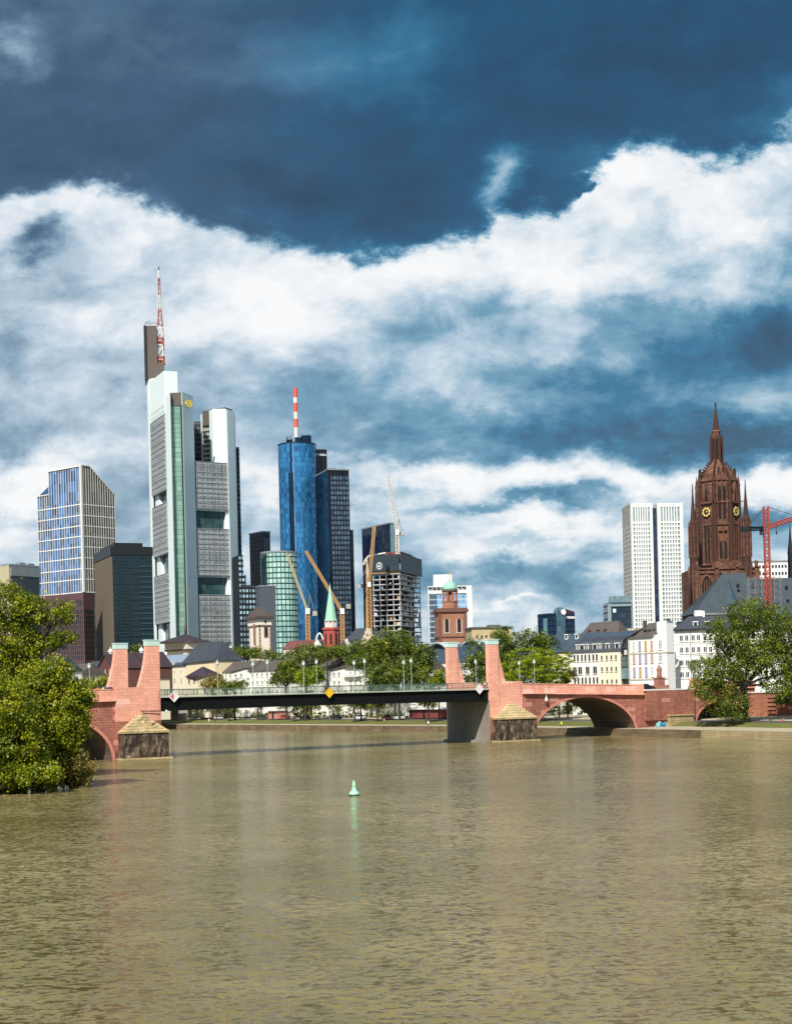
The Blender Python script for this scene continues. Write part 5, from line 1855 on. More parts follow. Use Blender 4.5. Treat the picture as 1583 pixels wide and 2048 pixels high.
wm = [window_mesh(.78, 2.5, fm, GLASSW, .13, (2, 3)) for fm in FRM]
pat = [[0, 1, 2, 3], [3, 1, 1, 3], [1, 2, 1, 0]]
for r, y in enumerate((1301, 1326, 1353)):
    for c_, px in enumerate((1268, 1280, 1292, 1304)):
        th.repeat('window', wm[pat[r][c_]], [(f1, uf(px) - .4, hz(y), .03)], wl_)
    th.repeat('window', window_mesh(1.15, 2.4, WTRIM, GLASSW, .14, (2, 3)), [(f1, uf(1321) - .6, hz(y - 1), .03)], wl_)
mb = MB().box(f1, 0, w1 + .2, hz(1300) - .9, hz(1300) - .65, .0, .18).box(f2, 0, w2, hz(1300) - .9, hz(1300) - .65, .0, .18)
mb.box(f1, 0, w1, hz(1358) - .2, hz(1358) + .15, 0, .2)
th.part('string_course', mb, TRIM, wl_)
th.part('chimney', MB().box(f1, uf(1275), uf(1279), hz(1262), hz(1240), -3.4, -2.4).box(f1, uf(1316), uf(1320), hz(1250), hz(1238), -4.4, -3.5), BROWNROOF, rf)
for px in (1283, 1292, 1301):
    u = uf(px)
    th.part('roof_light', MB().box(f1, u - .4, u + .4, hz(1262), hz(1259), -3.2, -1.55), DMETAL, rf)
th.part('corner_pilaster', MB().box(f1, .02, .5, GZ, hz(1275), .01, .2), TRIM, wl_)

# white hotel-like block with the slate roof
f, w = fpx(1349, 396, 1640, 386, 1320)
hz = lambda y, px=1420: ZZ(px, y, 392)
th = T('long_white_block', 'long white block with four window rows and a slate roof behind the big tree', 'apartment block', f.pt(w / 2, GZ, -6))
ze = hz(1258, 1400)
wl_ = th.part('wall', MB().box(f, 0, w, GZ, ze, -11, 0), WHITE)
rf = th.part('roof', roof_hip(MB(), f, w, 11, ze + .02, hz(1229), 3.5, .6), SLATE)
th.part('gutter', MB().box(f, -.7, w + .5, ze - .25, ze + .15, .35, .75), DMETAL, rf)
me = window_mesh(1.05, 1.7, WTRIM, GLASSD, .14, (2, 1))
uf = lambda px: w * (px - 1349) / 291
cols = [1363, 1374, 1387, 1398, 1411, 1422] + [1435 + 12.2 * i for i in range(15)]
th.repeat('window', me, [(f, uf(px) - .5, hz(y), .03) for y in (1281, 1305, 1331, 1355) for px in cols], wl_)
for px in (1392, 1416, 1440, 1470, 1500):
    dormer(th, f, uf(px), hz(1254), -1.2, parent=rf)
th.part('downpipe', MB().box(f, uf(1381), uf(1381) + .18, GZ, ze - .3, .01, .2), GMETAL, wl_)
th.part('chimney', MB().box(f, uf(1387), uf(1403), hz(1232), hz(1217), -9, -7).box(f, uf(1405), uf(1409), hz(1236), hz(1219), -6, -5), WHITE, rf)
mb = MB()
for y in (1281, 1305, 1331):
    mb.box(f, 0, w, hz(y) - .75, hz(y) - .6, 0, .07)
th.part('string_course', mb, TRIM, wl_)
th.part('chimney', MB().box(f, uf(1349), uf(1369), hz(1252), hz(1238), -9.5, -7), paint('dark_slate_stack', (.02, .03, .04), .7), rf)

# glassy infill between the houses
f, w = fpx(1240, 402, 1258, 397, 1330)
hz = lambda y: ZZ(1248, y, 400)
th = T('narrow_glass_house', 'narrow dark glass house squeezed between the cream house and the white gabled house', 'house', f.pt(w / 2, GZ, -4))
wl_ = th.part('wall', MB().box(f, 0, w, GZ, hz(1296), -7, -.6), paint('dark_teal_cladding', (.02, .028, .04), .4, var=.3))
th.part('roof', MB().poly([f.pt(0, hz(1296), -.6), f.pt(w, hz(1296), -.6), f.pt(w + .8, hz(1276), -5), f.pt(.4, hz(1288), -5)]), SLATE)
th.part('glazed_bay', MB().box(f, .15, w - .4, hz(1334), hz(1313), -.58, -.1), panes('bay_panes', f.ang, .9, 1.2, (.06, .10, .11), (.16, .24, .24), .1, mull=(.05, .06, .06)), wl_)
th.part('glazed_bay', MB().box(f, .15, w - .4, hz(1358), hz(1336), -.58, -.1), panes('bay_panes_low', f.ang, 3, 4, (.12, .22, .26), (.22, .34, .36), .1), wl_)
th.part('window', MB().box(f, w * .3, w * .55, hz(1310), hz(1300), -.58, -.4), WTRIM, wl_)

# half white, half cream house with the mansard
f, w = fpx(1143, 412, 1241, 402, 1330)
hz = lambda y, px=1190: ZZ(px, y, 407)
uf = lambda px: w * (px - 1143) / 98
th = T('white_and_cream_house', 'flat-fronted house, half white and half cream, under a dark mansard with white dormers', 'house', f.pt(w / 2, GZ, -5))
ze = hz(1304)
w_a = th.part('white_wall', MB().box(f, 0, uf(1198), GZ, ze, -9, 0), WHITE)
w_b = th.part('cream_wall', MB().box(f, uf(1198), w, GZ, ze, -9, .05), CREAM)
zr = hz(1282)
mb = MB().poly([f.pt(-.3, ze + .02, .4), f.pt(w + .3, ze + .02, .4), f.pt(w, zr, -1.6), f.pt(0, zr, -1.6)]).poly([f.pt(0, zr, -1.6), f.pt(w, zr, -1.6), f.pt(w - 1, zr + 1.2, -6), f.pt(1, zr + 1.2, -6)])
mb.poly([f.pt(-.3, ze + .02, .4), f.pt(0, zr, -1.6), f.pt(1, zr + 1.2, -6), f.pt(-.3, ze, -9)]).poly([f.pt(w + .3, ze + .02, .4), f.pt(w + .3, ze, -9), f.pt(w - 1, zr + 1.2, -6), f.pt(w, zr, -1.6)])
rf = th.part('roof', mb, SLATE)
for px, ww in ((1154, .7), (1164, 1.5), (1175, .7), (1190, 1.5), (1200, .7), (1215, 1.1), (1234, 1.4)):
    dormer(th, f, uf(px), hz(1300), -.1, ww, 1.5, 2, WTRIM, parent=rf)
me = window_mesh(.72, 1.9, TRIM, GLASSD, .1)
th.repeat('window', me, [(f, uf(px) - .36, hz(1322), .02) for px in (1149, 1156, 1164, 1171, 1179, 1187, 1194)], w_a)
th.repeat('window', me, [(f, uf(px) - .36, hz(1368), .02) for px in (1149, 1156, 1164, 1171, 1179, 1187, 1194)], w_a)
th.repeat('window', window_mesh(1.3, 2.1, TRIM, GLASSD, .1, (2, 1)), [(f, uf(px) - .65, hz(1348), .02) for px in (1149, 1160, 1175, 1190)], w_a)
me = window_mesh(.62, 1.3, TRIM, GLASSD, .1)
th.repeat('window', me, [(f, uf(px) - .3, hz(y), .07) for y in (1321, 1344, 1369) for px in (1204, 1214, 1223, 1232)], w_b)
# long blue-grey roofed building behind
f, w = fpx(1092, 440, 1255, 425, 1300)
hz = lambda y, px=1170: ZZ(px, y, 432)
uf = lambda px: w * (px - 1092) / 163
th = T('blue_roofed_hall', 'long hall with a blue grey slate roof behind the bright green tree', 'building', f.pt(w / 2, GZ, -6))
th.part('wall', MB().box(f, 0, w, GZ, hz(1303), -14, 0), CREAM)
rf = th.part('roof', roof_gable(MB(), f, w, 14, hz(1303) + .02, hz(1264), .5), SLATEB)
for px in (1118, 1139):
    dormer(th, f, uf(px), hz(1276), -4.6, 1.0, 1.3, 1.5, WTRIM, parent=rf)
f, w = fpx(1147, 470, 1234, 458, 1270)
hz = lambda y, px=1190: ZZ(px, y, 464)
th = T('steep_roofed_house', 'grey brown house with a very steep hipped roof rising behind the slate roofs', 'house', f.pt(w / 2, GZ, -6))
th.part('wall', MB().box(f, 0, w, GZ, hz(1285), -10, 0), TRIM)
rf = th.part('roof', roof_hip(MB(), f, w, 10, hz(1285), hz(1243), w * .17, .3), BROWNROOF)
for k in (.25, .45, .62):
    dormer(th, f, w * k, hz(1264), -2.1, .6, .6, .8, BROWNROOF, parent=rf)
f, w = fpx(1229, 480, 1268, 475, 1270)
th = T('low_white_house', 'low white house end glimpsed below the pale twin slab tower', 'house', f.pt(w / 2, GZ, -4))
th.part('wall', MB().box(f, 0, w, GZ, ZZ(1250, 1262, 478), -8, 0), WHITE)
th.part('roof', MB().box(f, -.4, w + .4, ZZ(1250, 1262, 478) + .01, ZZ(1250, 1258, 478), -8.4, .4), TRIM)
th.part('chimney', MB().box(f, w * .4, w * .62, ZZ(1250, 1270, 478), ZZ(1250, 1263, 478) + .5, .1, .8), DMETAL)

# arched metal roofs and the white house before the church
f, w = fpx(833, 500, 942, 470, 1320)
hz = lambda y, px=885: ZZ(px, y, 485)
th = T('vaulted_museum', 'white building with blue slate slopes and pale metal vaulted roofs behind the right rear pylon', 'museum', f.pt(w / 2, GZ, -6))
wl_ = th.part('wall', MB().box(f, 0, w, GZ, hz(1326), -12, 0), WHITE)
rf = th.part('roof', roof_gable(MB(), f, w, 12, hz(1326) + .02, hz(1288), .4), SLATEB)
for (ua, ub_) in ((-.5, w * .42), (w * .52, w * .98)):
    mb = MB()
    n = 12
    pts = [(ua + (ub_ - ua) * i / n, hz(1310) + (hz(1282) - hz(1310)) * math.sin(math.pi * (.12 + .76 * i / n))) for i in range(n + 1)]
    o = pts + [(u, v - .5) for u, v in pts[::-1]]
    for i in range(n):
        mb.extr(f, [pts[i], pts[i + 1], (pts[i + 1][0], pts[i + 1][1] - .4), (pts[i][0], pts[i][1] - .4)], -3.4 if ua < 0 else -5, -11)
    th.part('vault_roof', mb, paint('pale_zinc', (.50, .56, .57), .45, var=.12), rf)
me = window_mesh(.9, 1.6, WTRIM, GLASSD, .12)
th.repeat('window', me, [(f, w * k, hz(y), .02) for y in (1345, 1364) for k in (.14, .22, .36, .44, .52, .72, .82)], wl_)

# brown church tower with green dome
f, w = fpx(877, 696, 933, 697.5, 1250)
hz = lambda y, px=905: ZZ(px, y, 697)
PKB = masonry('church_sandstone', f.ang, (.42, .19, .12), (.35, .155, .10), (.2, .09, .06), 1.2, .6, stain=.25)
th = T('brown_church_tower', 'square brown sandstone church tower with open lantern, green dome and gold cross', 'church tower', f.pt(w / 2, GZ, -w / 2))
body = th.part('tower_body', MB().box(f, 0, w, GZ, hz(1224), -w, 0), PKB)
mb = MB().box(f, -.9, w + .9, hz(1224), hz(1219), -w - .9, .9).box(f, -.5, w + .5, hz(1219), hz(1216), -w - .5, .5).box(f, -.4, w + .4, hz(1275), hz(1272), -w, .4)
for u in (0.0, w - 1.2):
    mb.box(f, u, u + 1.2, GZ, hz(1225), .0, .3)
th.part('cornice', mb, paint('dark_cornice', (.16, .075, .055), .8, var=.2), body)
for k in (.22, .66):
    u = w * k
    q = 1.75
    mb = MB().extr(f, [(u, hz(1265)), (u + q, hz(1265)), (u + q, hz(1241)), (u + q * .8, hz(1238.5)), (u + q / 2, hz(1237.5)), (u + q * .2, hz(1238.5)), (u, hz(1241))], -.4, .03)
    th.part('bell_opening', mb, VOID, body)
    mb = MB().box(f, u - .4, u - .02, hz(1265), hz(1239), .0, .25).box(f, u + q + .02, u + q + .4, hz(1265), hz(1239), .0, .25).box(f, u - .6, u + q + .6, hz(1267), hz(1265.2), 0, .35)
    th.part('window_surround', mb, TRIM, body)
c = f.pt(w / 2, 0, -w / 2)
lan = th.part('lantern', MB().lathe(c, [(3.9, hz(1216)), (3.8, hz(1203)), (4.1, hz(1202.5)), (4.1, hz(1201.5)), (2.1, hz(1201)), (2.1, hz(1183))], 8, rot=math.pi / 8), PKB)
mb = MB()
for k in range(8):
    a = k * math.pi / 4 + math.pi / 8
    mb.bar((c.x + 3.3 * math.cos(a), c.y + 3.3 * math.sin(a), hz(1202)), (c.x + 3.3 * math.cos(a), c.y + 3.3 * math.sin(a), hz(1182)), .5, .45)
th.part('lantern_column', mb, PKB, lan, kind='stuff')
th.part('lantern_cornice', MB().lathe(c, [(3.9, hz(1182)), (4.1, hz(1180)), (3.7, hz(1178))], 8, rot=math.pi / 8), paint('dark_cornice_top', (.12, .09, .06), .8), lan)
rd_ = (hz(1160) - hz(1178))
dm = th.part('green_dome', MB().lathe(c, [(3.5 * math.cos(t), hz(1178) + rd_ * math.sin(t)) for t in np.linspace(0, 1.5, 9)], 20), COPPER, smooth=True)
th.part('gold_cross', MB().bar((c.x, c.y, hz(1161)), (c.x, c.y, hz(1140)), .16).bar((c.x - .9, c.y, hz(1145)), (c.x + .9, c.y, hz(1145)), .14).lathe(c, [(.1, hz(1160)), (.4, hz(1158)), (.1, hz(1156))], 8), paint('old_gold', (.42, .28, .10), .5), dm)

# red church with the green spire
c = W(662, 1270, 545)
hz = lambda y: ZZ(662, y, 545)
REDB = paint('red_plaster', (.42, .085, .065), .8, var=.2, scale=.3)
th = T('red_church_tower', 'red octagonal church tower with a slim pale green spire', 'church tower', (c.x, c.y, GZ))
tb = th.part('tower_body', MB().lathe(c, [(3.0, GZ), (2.95, hz(1261)), (3.35, hz(1260)), (3.35, hz(1255.5)), (3.2, hz(1255.5)), (3.1, hz(1259)), (2.2, hz(1259)), (2.15, hz(1242))], 8, rot=math.pi / 8), REDB)
mb, mw = MB(), MB()
for k in range(8):
    a = -math.pi / 2 + k * math.pi / 4
    ap = 3.0 * math.cos(math.pi / 8)
    fr = Fr((c.x + ap * math.cos(a), c.y + ap * math.sin(a)), (-math.sin(a), math.cos(a)))
    mb.extr(fr, [(-.38, hz(1290)), (.38, hz(1290)), (.38, hz(1270)), (0, hz(1266)), (-.38, hz(1270))], -.2, .03)
    ap2 = 2.17 * math.cos(math.pi / 8)
    fr2 = Fr((c.x + ap2 * math.cos(a), c.y + ap2 * math.sin(a)), (-math.sin(a), math.cos(a)))
    for u in (-.62, .62):
        mw.box(fr2, u - .15, u + .15, hz(1258), hz(1243), .0, .2)
    mw.extr(fr2, [(-.3, hz(1256)), (.3, hz(1256)), (.3, hz(1248)), (0, hz(1245)), (-.3, hz(1248))], .0, .12)
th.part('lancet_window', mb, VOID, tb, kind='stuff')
th.part('pale_tracery', mw, WTRIM, tb, kind='stuff')
th.part('green_spire', MB().lathe(c, [(2.55, hz(1241.8)), (2.2, hz(1239)), (.08, hz(1169)), (.02, hz(1165))], 8, rot=math.pi / 8), paint('pale_copper', (.34, .62, .45), .55, var=.2, scale=.6, streak=True))
for (px, y) in ((633, 1279), (692, 1277)):
    f, w = fpx(px - 9, 552, px + 9, 550, 1285)
    th2 = T('small_white_gable', 'small white stepped gable %s of the red church tower' % ('just left' if px < 650 else 'just right'), 'house', f.pt(w / 2, GZ, -2), 'small gables beside the red church')
    th2.part('wall', MB().extr(f, [(0, GZ), (0, ZZ(px, 1294, 550)), (w * .25, ZZ(px, 1286, 550)), (w / 2, ZZ(px, y, 550)), (w * .75, ZZ(px, 1286, 550)), (w, ZZ(px, 1294, 550)), (w, GZ)], 0, -.8), WHITE)
    th2.part('roof', MB().extr(f, [(.2, ZZ(px, 1294, 550) - .3), (w / 2, ZZ(px, y, 550) - .4), (w - .2, ZZ(px, 1294, 550) - .3)], -.82, -8), SLATE)
# stepped cream gable
f, w = fpx(716, 560, 754, 552, 1285)
hz = lambda y: ZZ(735, y, 556)
th = T('stepped_gable_house', 'cream house with a stepped gable below the unfinished tower', 'house', f.pt(w / 2, GZ, -4))
st = [(0, GZ), (0, hz(1292))]
for i, (k, y) in enumerate(((.08, 1284), (.17, 1277), (.27, 1270), (.36, 1262), (.43, 1256))):
    st += [(w * k, st[-1][1]), (w * k, hz(y))]
st += [(w - u, v) for u, v in st[::-1]]
wl_ = th.part('wall', MB().extr(f, st, 0, -1), paint('cream_stone', (.66, .55, .38), .8, var=.2))
th.part('roof', MB().extr(f, [(.4, hz(1292)), (w / 2, hz(1262)), (w - .4, hz(1292))], -1.02, -12), SLATE)
th.repeat('window', window_mesh(.6, 1.1, BROWNROOF, GLASSD, .1, arch=True), [(f, w * k - .3, hz(y), .02) for k, y in ((.5, 1273), (.38, 1283), (.62, 1283), (.3, 1293), (.5, 1293), (.7, 1293))], wl_)
f, w = fpx(566, 600, 640, 590, 1290)
th = T('dark_red_roof_house', 'long house with a dull red roof between the rounded green building and the red church', 'house', f.pt(w / 2, GZ, -4))
th.part('wall', MB().box(f, 0, w, GZ, ZZ(600, 1297, 595), -9, 0), TRIM)
th.part('roof', roof_gable(MB(), f, w, 9, ZZ(600, 1297, 595) + .01, ZZ(600, 1280, 595)), paint('dull_red_tile', (.17, .06, .06), .8, var=.4))
f, w = fpx(680, 620, 728, 610, 1275)
th = T('slate_roofed_hall', 'tall slate roof rising right of the red church tower', 'building', f.pt(w / 2, GZ, -4))
th.part('wall', MB().box(f, 0, w, GZ, ZZ(700, 1290, 615), -12, 0), TRIM)
th.part('roof', roof_hip(MB(), f, w, 12, ZZ(700, 1290, 615) + .01, ZZ(700, 1256, 615), w * .25), SLATE)
th = T('glass_arch_roof', 'small white arched roof light left of the red church tower', 'roof light', W(596, 1290, 600).xy.to_3d() + Vector((0, 0, GZ)))
mb = MB()
for i in range(9):
    t0, t1 = math.pi * i / 9, math.pi * (i + 1) / 9
    c_ = W(639, 1284, 600)
    p = lambda t: Vector((c_.x + 1.7 * math.cos(t), 600, c_.z - 3 + 6.5 * math.sin(t)))
    mb.bar(p(t0), p(t1), .35)
th.part('arch', mb, WTRIM)
th.part('stem', MB().bar((c_.x, 600, GZ), (c_.x, 600, c_.z), .6), GMETAL)

# the watchtower with quoins
f1, w1, f2, w2 = corner(498.5, 606, 519, 596, 541, 1275)
hz = lambda y: ZZ(520, y, 599)
th = T('white_watchtower', 'slim pale watchtower with red quoins and a broad dark pyramid roof', 'watchtower', f2.pt(w2 / 2, GZ, -w1 / 2))
WARM = paint('warm_white_render', (.80, .72, .60), .8, var=.08, streak=True)
wl_ = th.part('wall', MB().extr(f2, [(0, GZ), (0, hz(1236)), (w2, hz(1236)), (w2, GZ)], 0, -w1), WARM)
th.part('top_storey', MB().extr(f2, [(-.4, hz(1251)), (-.4, hz(1235.5)), (w2 + .4, hz(1235.5)), (w2 + .4, hz(1251))], .4, -w1 - .4), WARM)
ap = f2.pt(w2 / 2, hz(1213), -w1 / 2)
cs = [f2.pt(-1.4, hz(1234), 1.4), f2.pt(w2 + 1.4, hz(1234), 1.4), f2.pt(w2 + 1.4, hz(1234), -w1 - 1.4), f2.pt(-1.4, hz(1234), -w1 - 1.4)]
mid = [p.lerp(Vector((ap.x, ap.y, hz(1228))), .3) for p in cs]
for p in mid:
    p.z = hz(1228)
top = [Vector((ap.x, ap.y, 0)).lerp(Vector((p.x, p.y, 0)), .22) + Vector((0, 0, hz(1214))) for p in cs]
low = [p - Vector((0, 0, .9)) for p in cs]
mb = MB()
for i in range(4):
    j = (i + 1) % 4
    mb.poly([cs[i], cs[j], mid[j], mid[i]]).poly([mid[i], mid[j], top[j], top[i]]).poly([low[i], low[j], cs[j], cs[i]])
mb.poly(top).poly(low)
th.part('roof', mb, paint('watchtower_slate', (.085, .065, .06), .7, var=.4))
QN = paint('quoin_red', (.30, .17, .13), .85, var=.25)
mb = MB()
i = 0
z = hz(1304)
while z < hz(1254):
    L = .55 if i % 2 else .32
    mb.box(f2, -.06, L, z, z + .7, -.2, .07).box(f2, w2 - L, w2 + .05, z, z + .7, -.2, .07).box(f1, w1 - L, w1 + .06, z, z + .7, -.2, .06).box(f1, -.05, L, z, z + .7, -.2, .06)
    z += .75
    i += 1
mb.box(f2, -.5, w2 + .5, hz(1252), hz(1250.5), -.3, .5).box(f1, -.5, w1 + .5, hz(1252), hz(1250.5), -.3, .5)
th.part('quoin', mb, QN, wl_, kind='stuff')
th.part('window', MB().box(f2, w2 * .40, w2 * .78, hz(1276), hz(1253), .03, .12), QN, wl_)
th.part('window', MB().box(f2, w2 * .46, w2 * .72, hz(1274), hz(1255), .12, .16), GLASSD, wl_)
th.part('window', MB().box(f2, w2 * .44, w2 * .6, hz(1247), hz(1241), .42, .5), GLASSD, wl_)
th.part('stair_slot', MB().box(f1, w1 * .5, w1 * .66, hz(1288), hz(1247), .42, .5), QN, wl_)
th.part('window', MB().box(f1, w1 * .45, w1 * .65, hz(1302), hz(1296), .03, .12), GLASSD, wl_)

# cream riverside palace left of it
f, w = fpx(310, 590, 374, 566, 1345)
hz = lambda y, px=345: ZZ(px, y, 577)
uf = lambda px: w * (px - 310) / 64
th = T('cream_palace_wing', 'cream palace wing with tall narrow windows right of the left pylon', 'building', f.pt(w / 2, GZ, -5))
wl_ = th.part('wall', MB().box(f, 0, w, GZ, hz(1333), -10, 0), CREAM)
rf = th.part('roof', MB().box(f, -.4, w + .3, hz(1333) + .01, hz(1331), -10, .6).poly([f.pt(-.3, hz(1331) + .01, .4), f.pt(w, hz(1331) + .01, .4), f.pt(w, hz(1325), -4), f.pt(0, hz(1325), -4)]), SLATE)
th.part('metal_roof', MB().box(f, 1, w - 2, hz(1325), hz(1309), -9, -4.5), paint('blue_zinc', (.34, .42, .56), .4, var=.1), rf)
th.repeat('window', window_mesh(.75, 2.0, TRIM, GLASSD, .1, arch=True), [(f, uf(px) - .4, hz(1367), .02) for px in (318, 324, 331, 338, 350, 363)], wl_)
th.repeat('window', window_mesh(.6, .7, TRIM, GLASSD, .08, sill=False), [(f, uf(px) - .3, hz(1346), .02) for px in (318, 324, 331, 338, 350, 363)], wl_)
for px in (331, 343):
    dormer(th, f, uf(px), hz(1331), -.2, .9, 1.1, 1.2, WTRIM, parent=rf)
f1, w1, f2, w2 = corner(358, 582, 376, 566, 430, 1345)
f, w = fpx(372, 566, 430, 548, 1345)
hz = lambda y, px=400: ZZ(px, y, 556)
th = T('slate_pyramid_house', 'cream house under a big dark slate pyramid roof beside the palace wing', 'house', f.pt(w / 2, GZ, -5))
wl_ = th.part('wall', MB().box(f, 0, w, GZ, hz(1324), -11, 0), paint('warm_cream_render', (.76, .62, .42), .8, var=.08, streak=True))
mb = MB()
A, B, C_, D_ = f.pt(-2.4, hz(1325), .8), f.pt(w + .5, hz(1323), .8), f.pt(w - 2.6, hz(1284), -5), f.pt(1.6, hz(1284), -5)
E_, G_ = f.pt(-2.4, hz(1325), -12), f.pt(w + .5, hz(1323), -12)
mb.poly([A, B, C_, D_]).poly([E_, A, D_]).poly([B, G_, C_]).poly([G_, E_, D_, C_]).poly([A, E_, G_, B])
th.part('roof', mb, SLATE)
f, w = fpx(371, 548, 417, 538, 1350)
hz = lambda y, px=394: ZZ(px, y, 543)
th = T('small_chapel', 'small cream chapel with a pointed dark gable roof in front of the slate pyramid house', 'chapel', f.pt(w / 2, GZ, -4))
wl_ = th.part('wall', MB().box(f, .5, w - .5, GZ, hz(1353), -7, 0), CREAM)
th.part('roof', MB().poly([f.pt(0, hz(1353), .5), f.pt(w * .52, hz(1333), -2.5), f.pt(w * .52, hz(1353), 1.6)]).poly([f.pt(w * .52, hz(1353), 1.6), f.pt(w * .52, hz(1333), -2.5), f.pt(w, hz(1353), .5)]).poly([f.pt(w, hz(1353), .5), f.pt(w * .52, hz(1333), -2.5), f.pt(w, hz(1353), -7)]).poly([f.pt(0, hz(1353), .5), f.pt(0, hz(1353), -7), f.pt(w * .52, hz(1333), -2.5)]), paint('plum_slate', (.045, .035, .05), .6, var=.3))
th.repeat('window', window_mesh(1.1, 1.7, TRIM, GLASSD, .1), [(f, w * k, hz(1366), .02) for k in (.12, .34)], wl_)
# pavilion-roofed tower behind
f, w = fpx(334, 632, 374, 618, 1300)
hz = lambda y, px=354: ZZ(px, y, 625)
th = T('pavilion_tower', 'cream tower with a flared dark pavilion roof and thin spire behind the palace wing', 'tower', f.pt(w / 2, GZ, -4))
wl_ = th.part('wall', MB().box(f, 0, w, GZ, hz(1300), -8, 0).box(f, -.8, w + .8, hz(1300), hz(1285), -8.8, .8), CREAM)
c = f.pt(w / 2, 0, -4)
th.part('roof', MB().lathe(c, [(w * .5 + 3.4, hz(1286)), (w * .5 + 3.2, hz(1285)), (w * .40, hz(1278)), (w * .1, hz(1271)), (.35, hz(1268)), (.25, hz(1258)), (.05, hz(1246))], 8, rot=math.pi / 8), paint('plum_slate_roof', (.05, .038, .045), .6, var=.3))
th.repeat('window', window_mesh(.7, 1.5, WTRIM, GLASSD, .08, arch=True), [(f, w * (.1 + .17 * k), hz(1298), .85) for k in range(5)], wl_)
th.part('band', MB().box(f, -.9, w + .9, hz(1302), hz(1299.5), -8.9, .95), paint('plum_band', (.12, .06, .05), .8), wl_)

# dark red-brown brick houses between the left pylons
for i, (xa, xb, Dd, ye, yr, lab) in enumerate(((196, 226, 520, 1338, 1306, 'dark brick gabled house with a white-capped roof turret just left of the rear left pylon'),
                                               (255, 292, 540, 1336, 1304, 'dark brick gabled house with a white-capped roof turret between the two left pylons'))):
    f, w = fpx(xa, Dd, xb, Dd - 14, 1345)
    hz = lambda y, px=(xa + xb) / 2, D_=Dd - 7: ZZ(px, y, D_)
    th = T('brick_gabled_house', lab, 'house', f.pt(w / 2, GZ, -5))
    wl_ = th.part('wall', MB().extr(f, [(0, GZ), (0, hz(ye)), (w * .5, hz(yr + 6)), (w, hz(ye)), (w, GZ)], 0, -10), paint('plum_brick', (.12, .05, .042), .85, var=.3))
    th.part('roof', MB().extr(f, [(-.5, hz(ye) + .02), (w / 2, hz(yr)), (w + .5, hz(ye) + .02), (w / 2, hz(yr + 5))], .4, -10.4), paint('dark_plum_roof', (.05, .03, .035), .7, var=.3))
    th.part('roof_turret', MB().lathe(f.pt(w / 2, 0, -2), [(.7, hz(yr + 2)), (.7, hz(yr - 2)), (1.0, hz(yr - 2.4)), (.7, hz(yr - 6)), (.1, hz(yr - 9)), (.08, hz(yr - 13))], 8), WTRIM)
    th.repeat('window', window_mesh(.8, 1.9, TRIM, GLASSW, .14, arch=True), [(f, w * k - .4, hz(y), .02) for k in (.22, .5, .78) for y in (1350, 1366)], wl_)
f, w = fpx(272, 520, 297, 512, 1370)
th = T('arcaded_house', 'low pale house with dark arched openings between the two left pylons', 'house', f.pt(w / 2, GZ, -4))
wl_ = th.part('wall', MB().box(f, -12, w, GZ, ZZ(290, 1358, 510), -8, 0), CREAM)
th.part('roof', roof_gable(MB(), Fr(f.pt(-12, 0, 0), f.ux), w + 12, 8, ZZ(290, 1358, 510) + .01, ZZ(290, 1349, 510)), paint('plum_tile', (.09, .045, .045), .8, var=.3))
th.repeat('window', window_mesh(1.0, 2.2, TRIM, GLASSD, .15, arch=True), [(f, -10 + 1.9 * k, ZZ(290, 1372, 510) - .4, .02) for k in range(9)], wl_)
# houses glimpsed behind the left trees
for (xa, xb, Dd, ye, yr, mat, rm, lab) in ((62, 112, 470, 1345, 1318, WHITE, SLATEB, 'white house with a blue slate roof half hidden by the large left tree'),
                                          (118, 160, 500, 1352, 1328, CREAM, BROWNROOF, 'cream house with a brown roof right of the large left tree'),
                                          (162, 196, 540, 1348, 1322, TRIM, SLATE, 'grey house with a steep slate roof beside the bridge lamp at left'),
                                          (-20, 58, 480, 1350, 1326, CREAM, SLATE, 'cream house hidden behind the large left tree at the edge')):
    f, w = fpx(xa, Dd, xb, Dd - 12, 1350)
    hz = lambda y, px=(xa + xb) / 2, D_=Dd - 6: ZZ(px, y, D_)
    th = T('old_town_house', lab, 'house', f.pt(w / 2, GZ, -4), 'old houses behind the left trees')
    wl_ = th.part('wall', MB().box(f, 0, w, GZ, hz(ye), -9, 0), mat)
    rf = th.part('roof', roof_gable(MB(), f, w, 9, hz(ye) + .01, hz(yr), .5), rm)
    n = max(3, int(w / 2.2))
    th.repeat('window', window_mesh(.9, 1.4, WTRIM, GLASSD, .12), [(f, w * (i + .5) / n - .45, hz(ye) - 2.2 - 2.9 * j, .02) for i in range(n) for j in range(2)], wl_)
    dormer(th, f, w * .5, hz(ye) + .6, -1.2, 1.2, 1.4, 1.6, WTRIM, parent=rf)

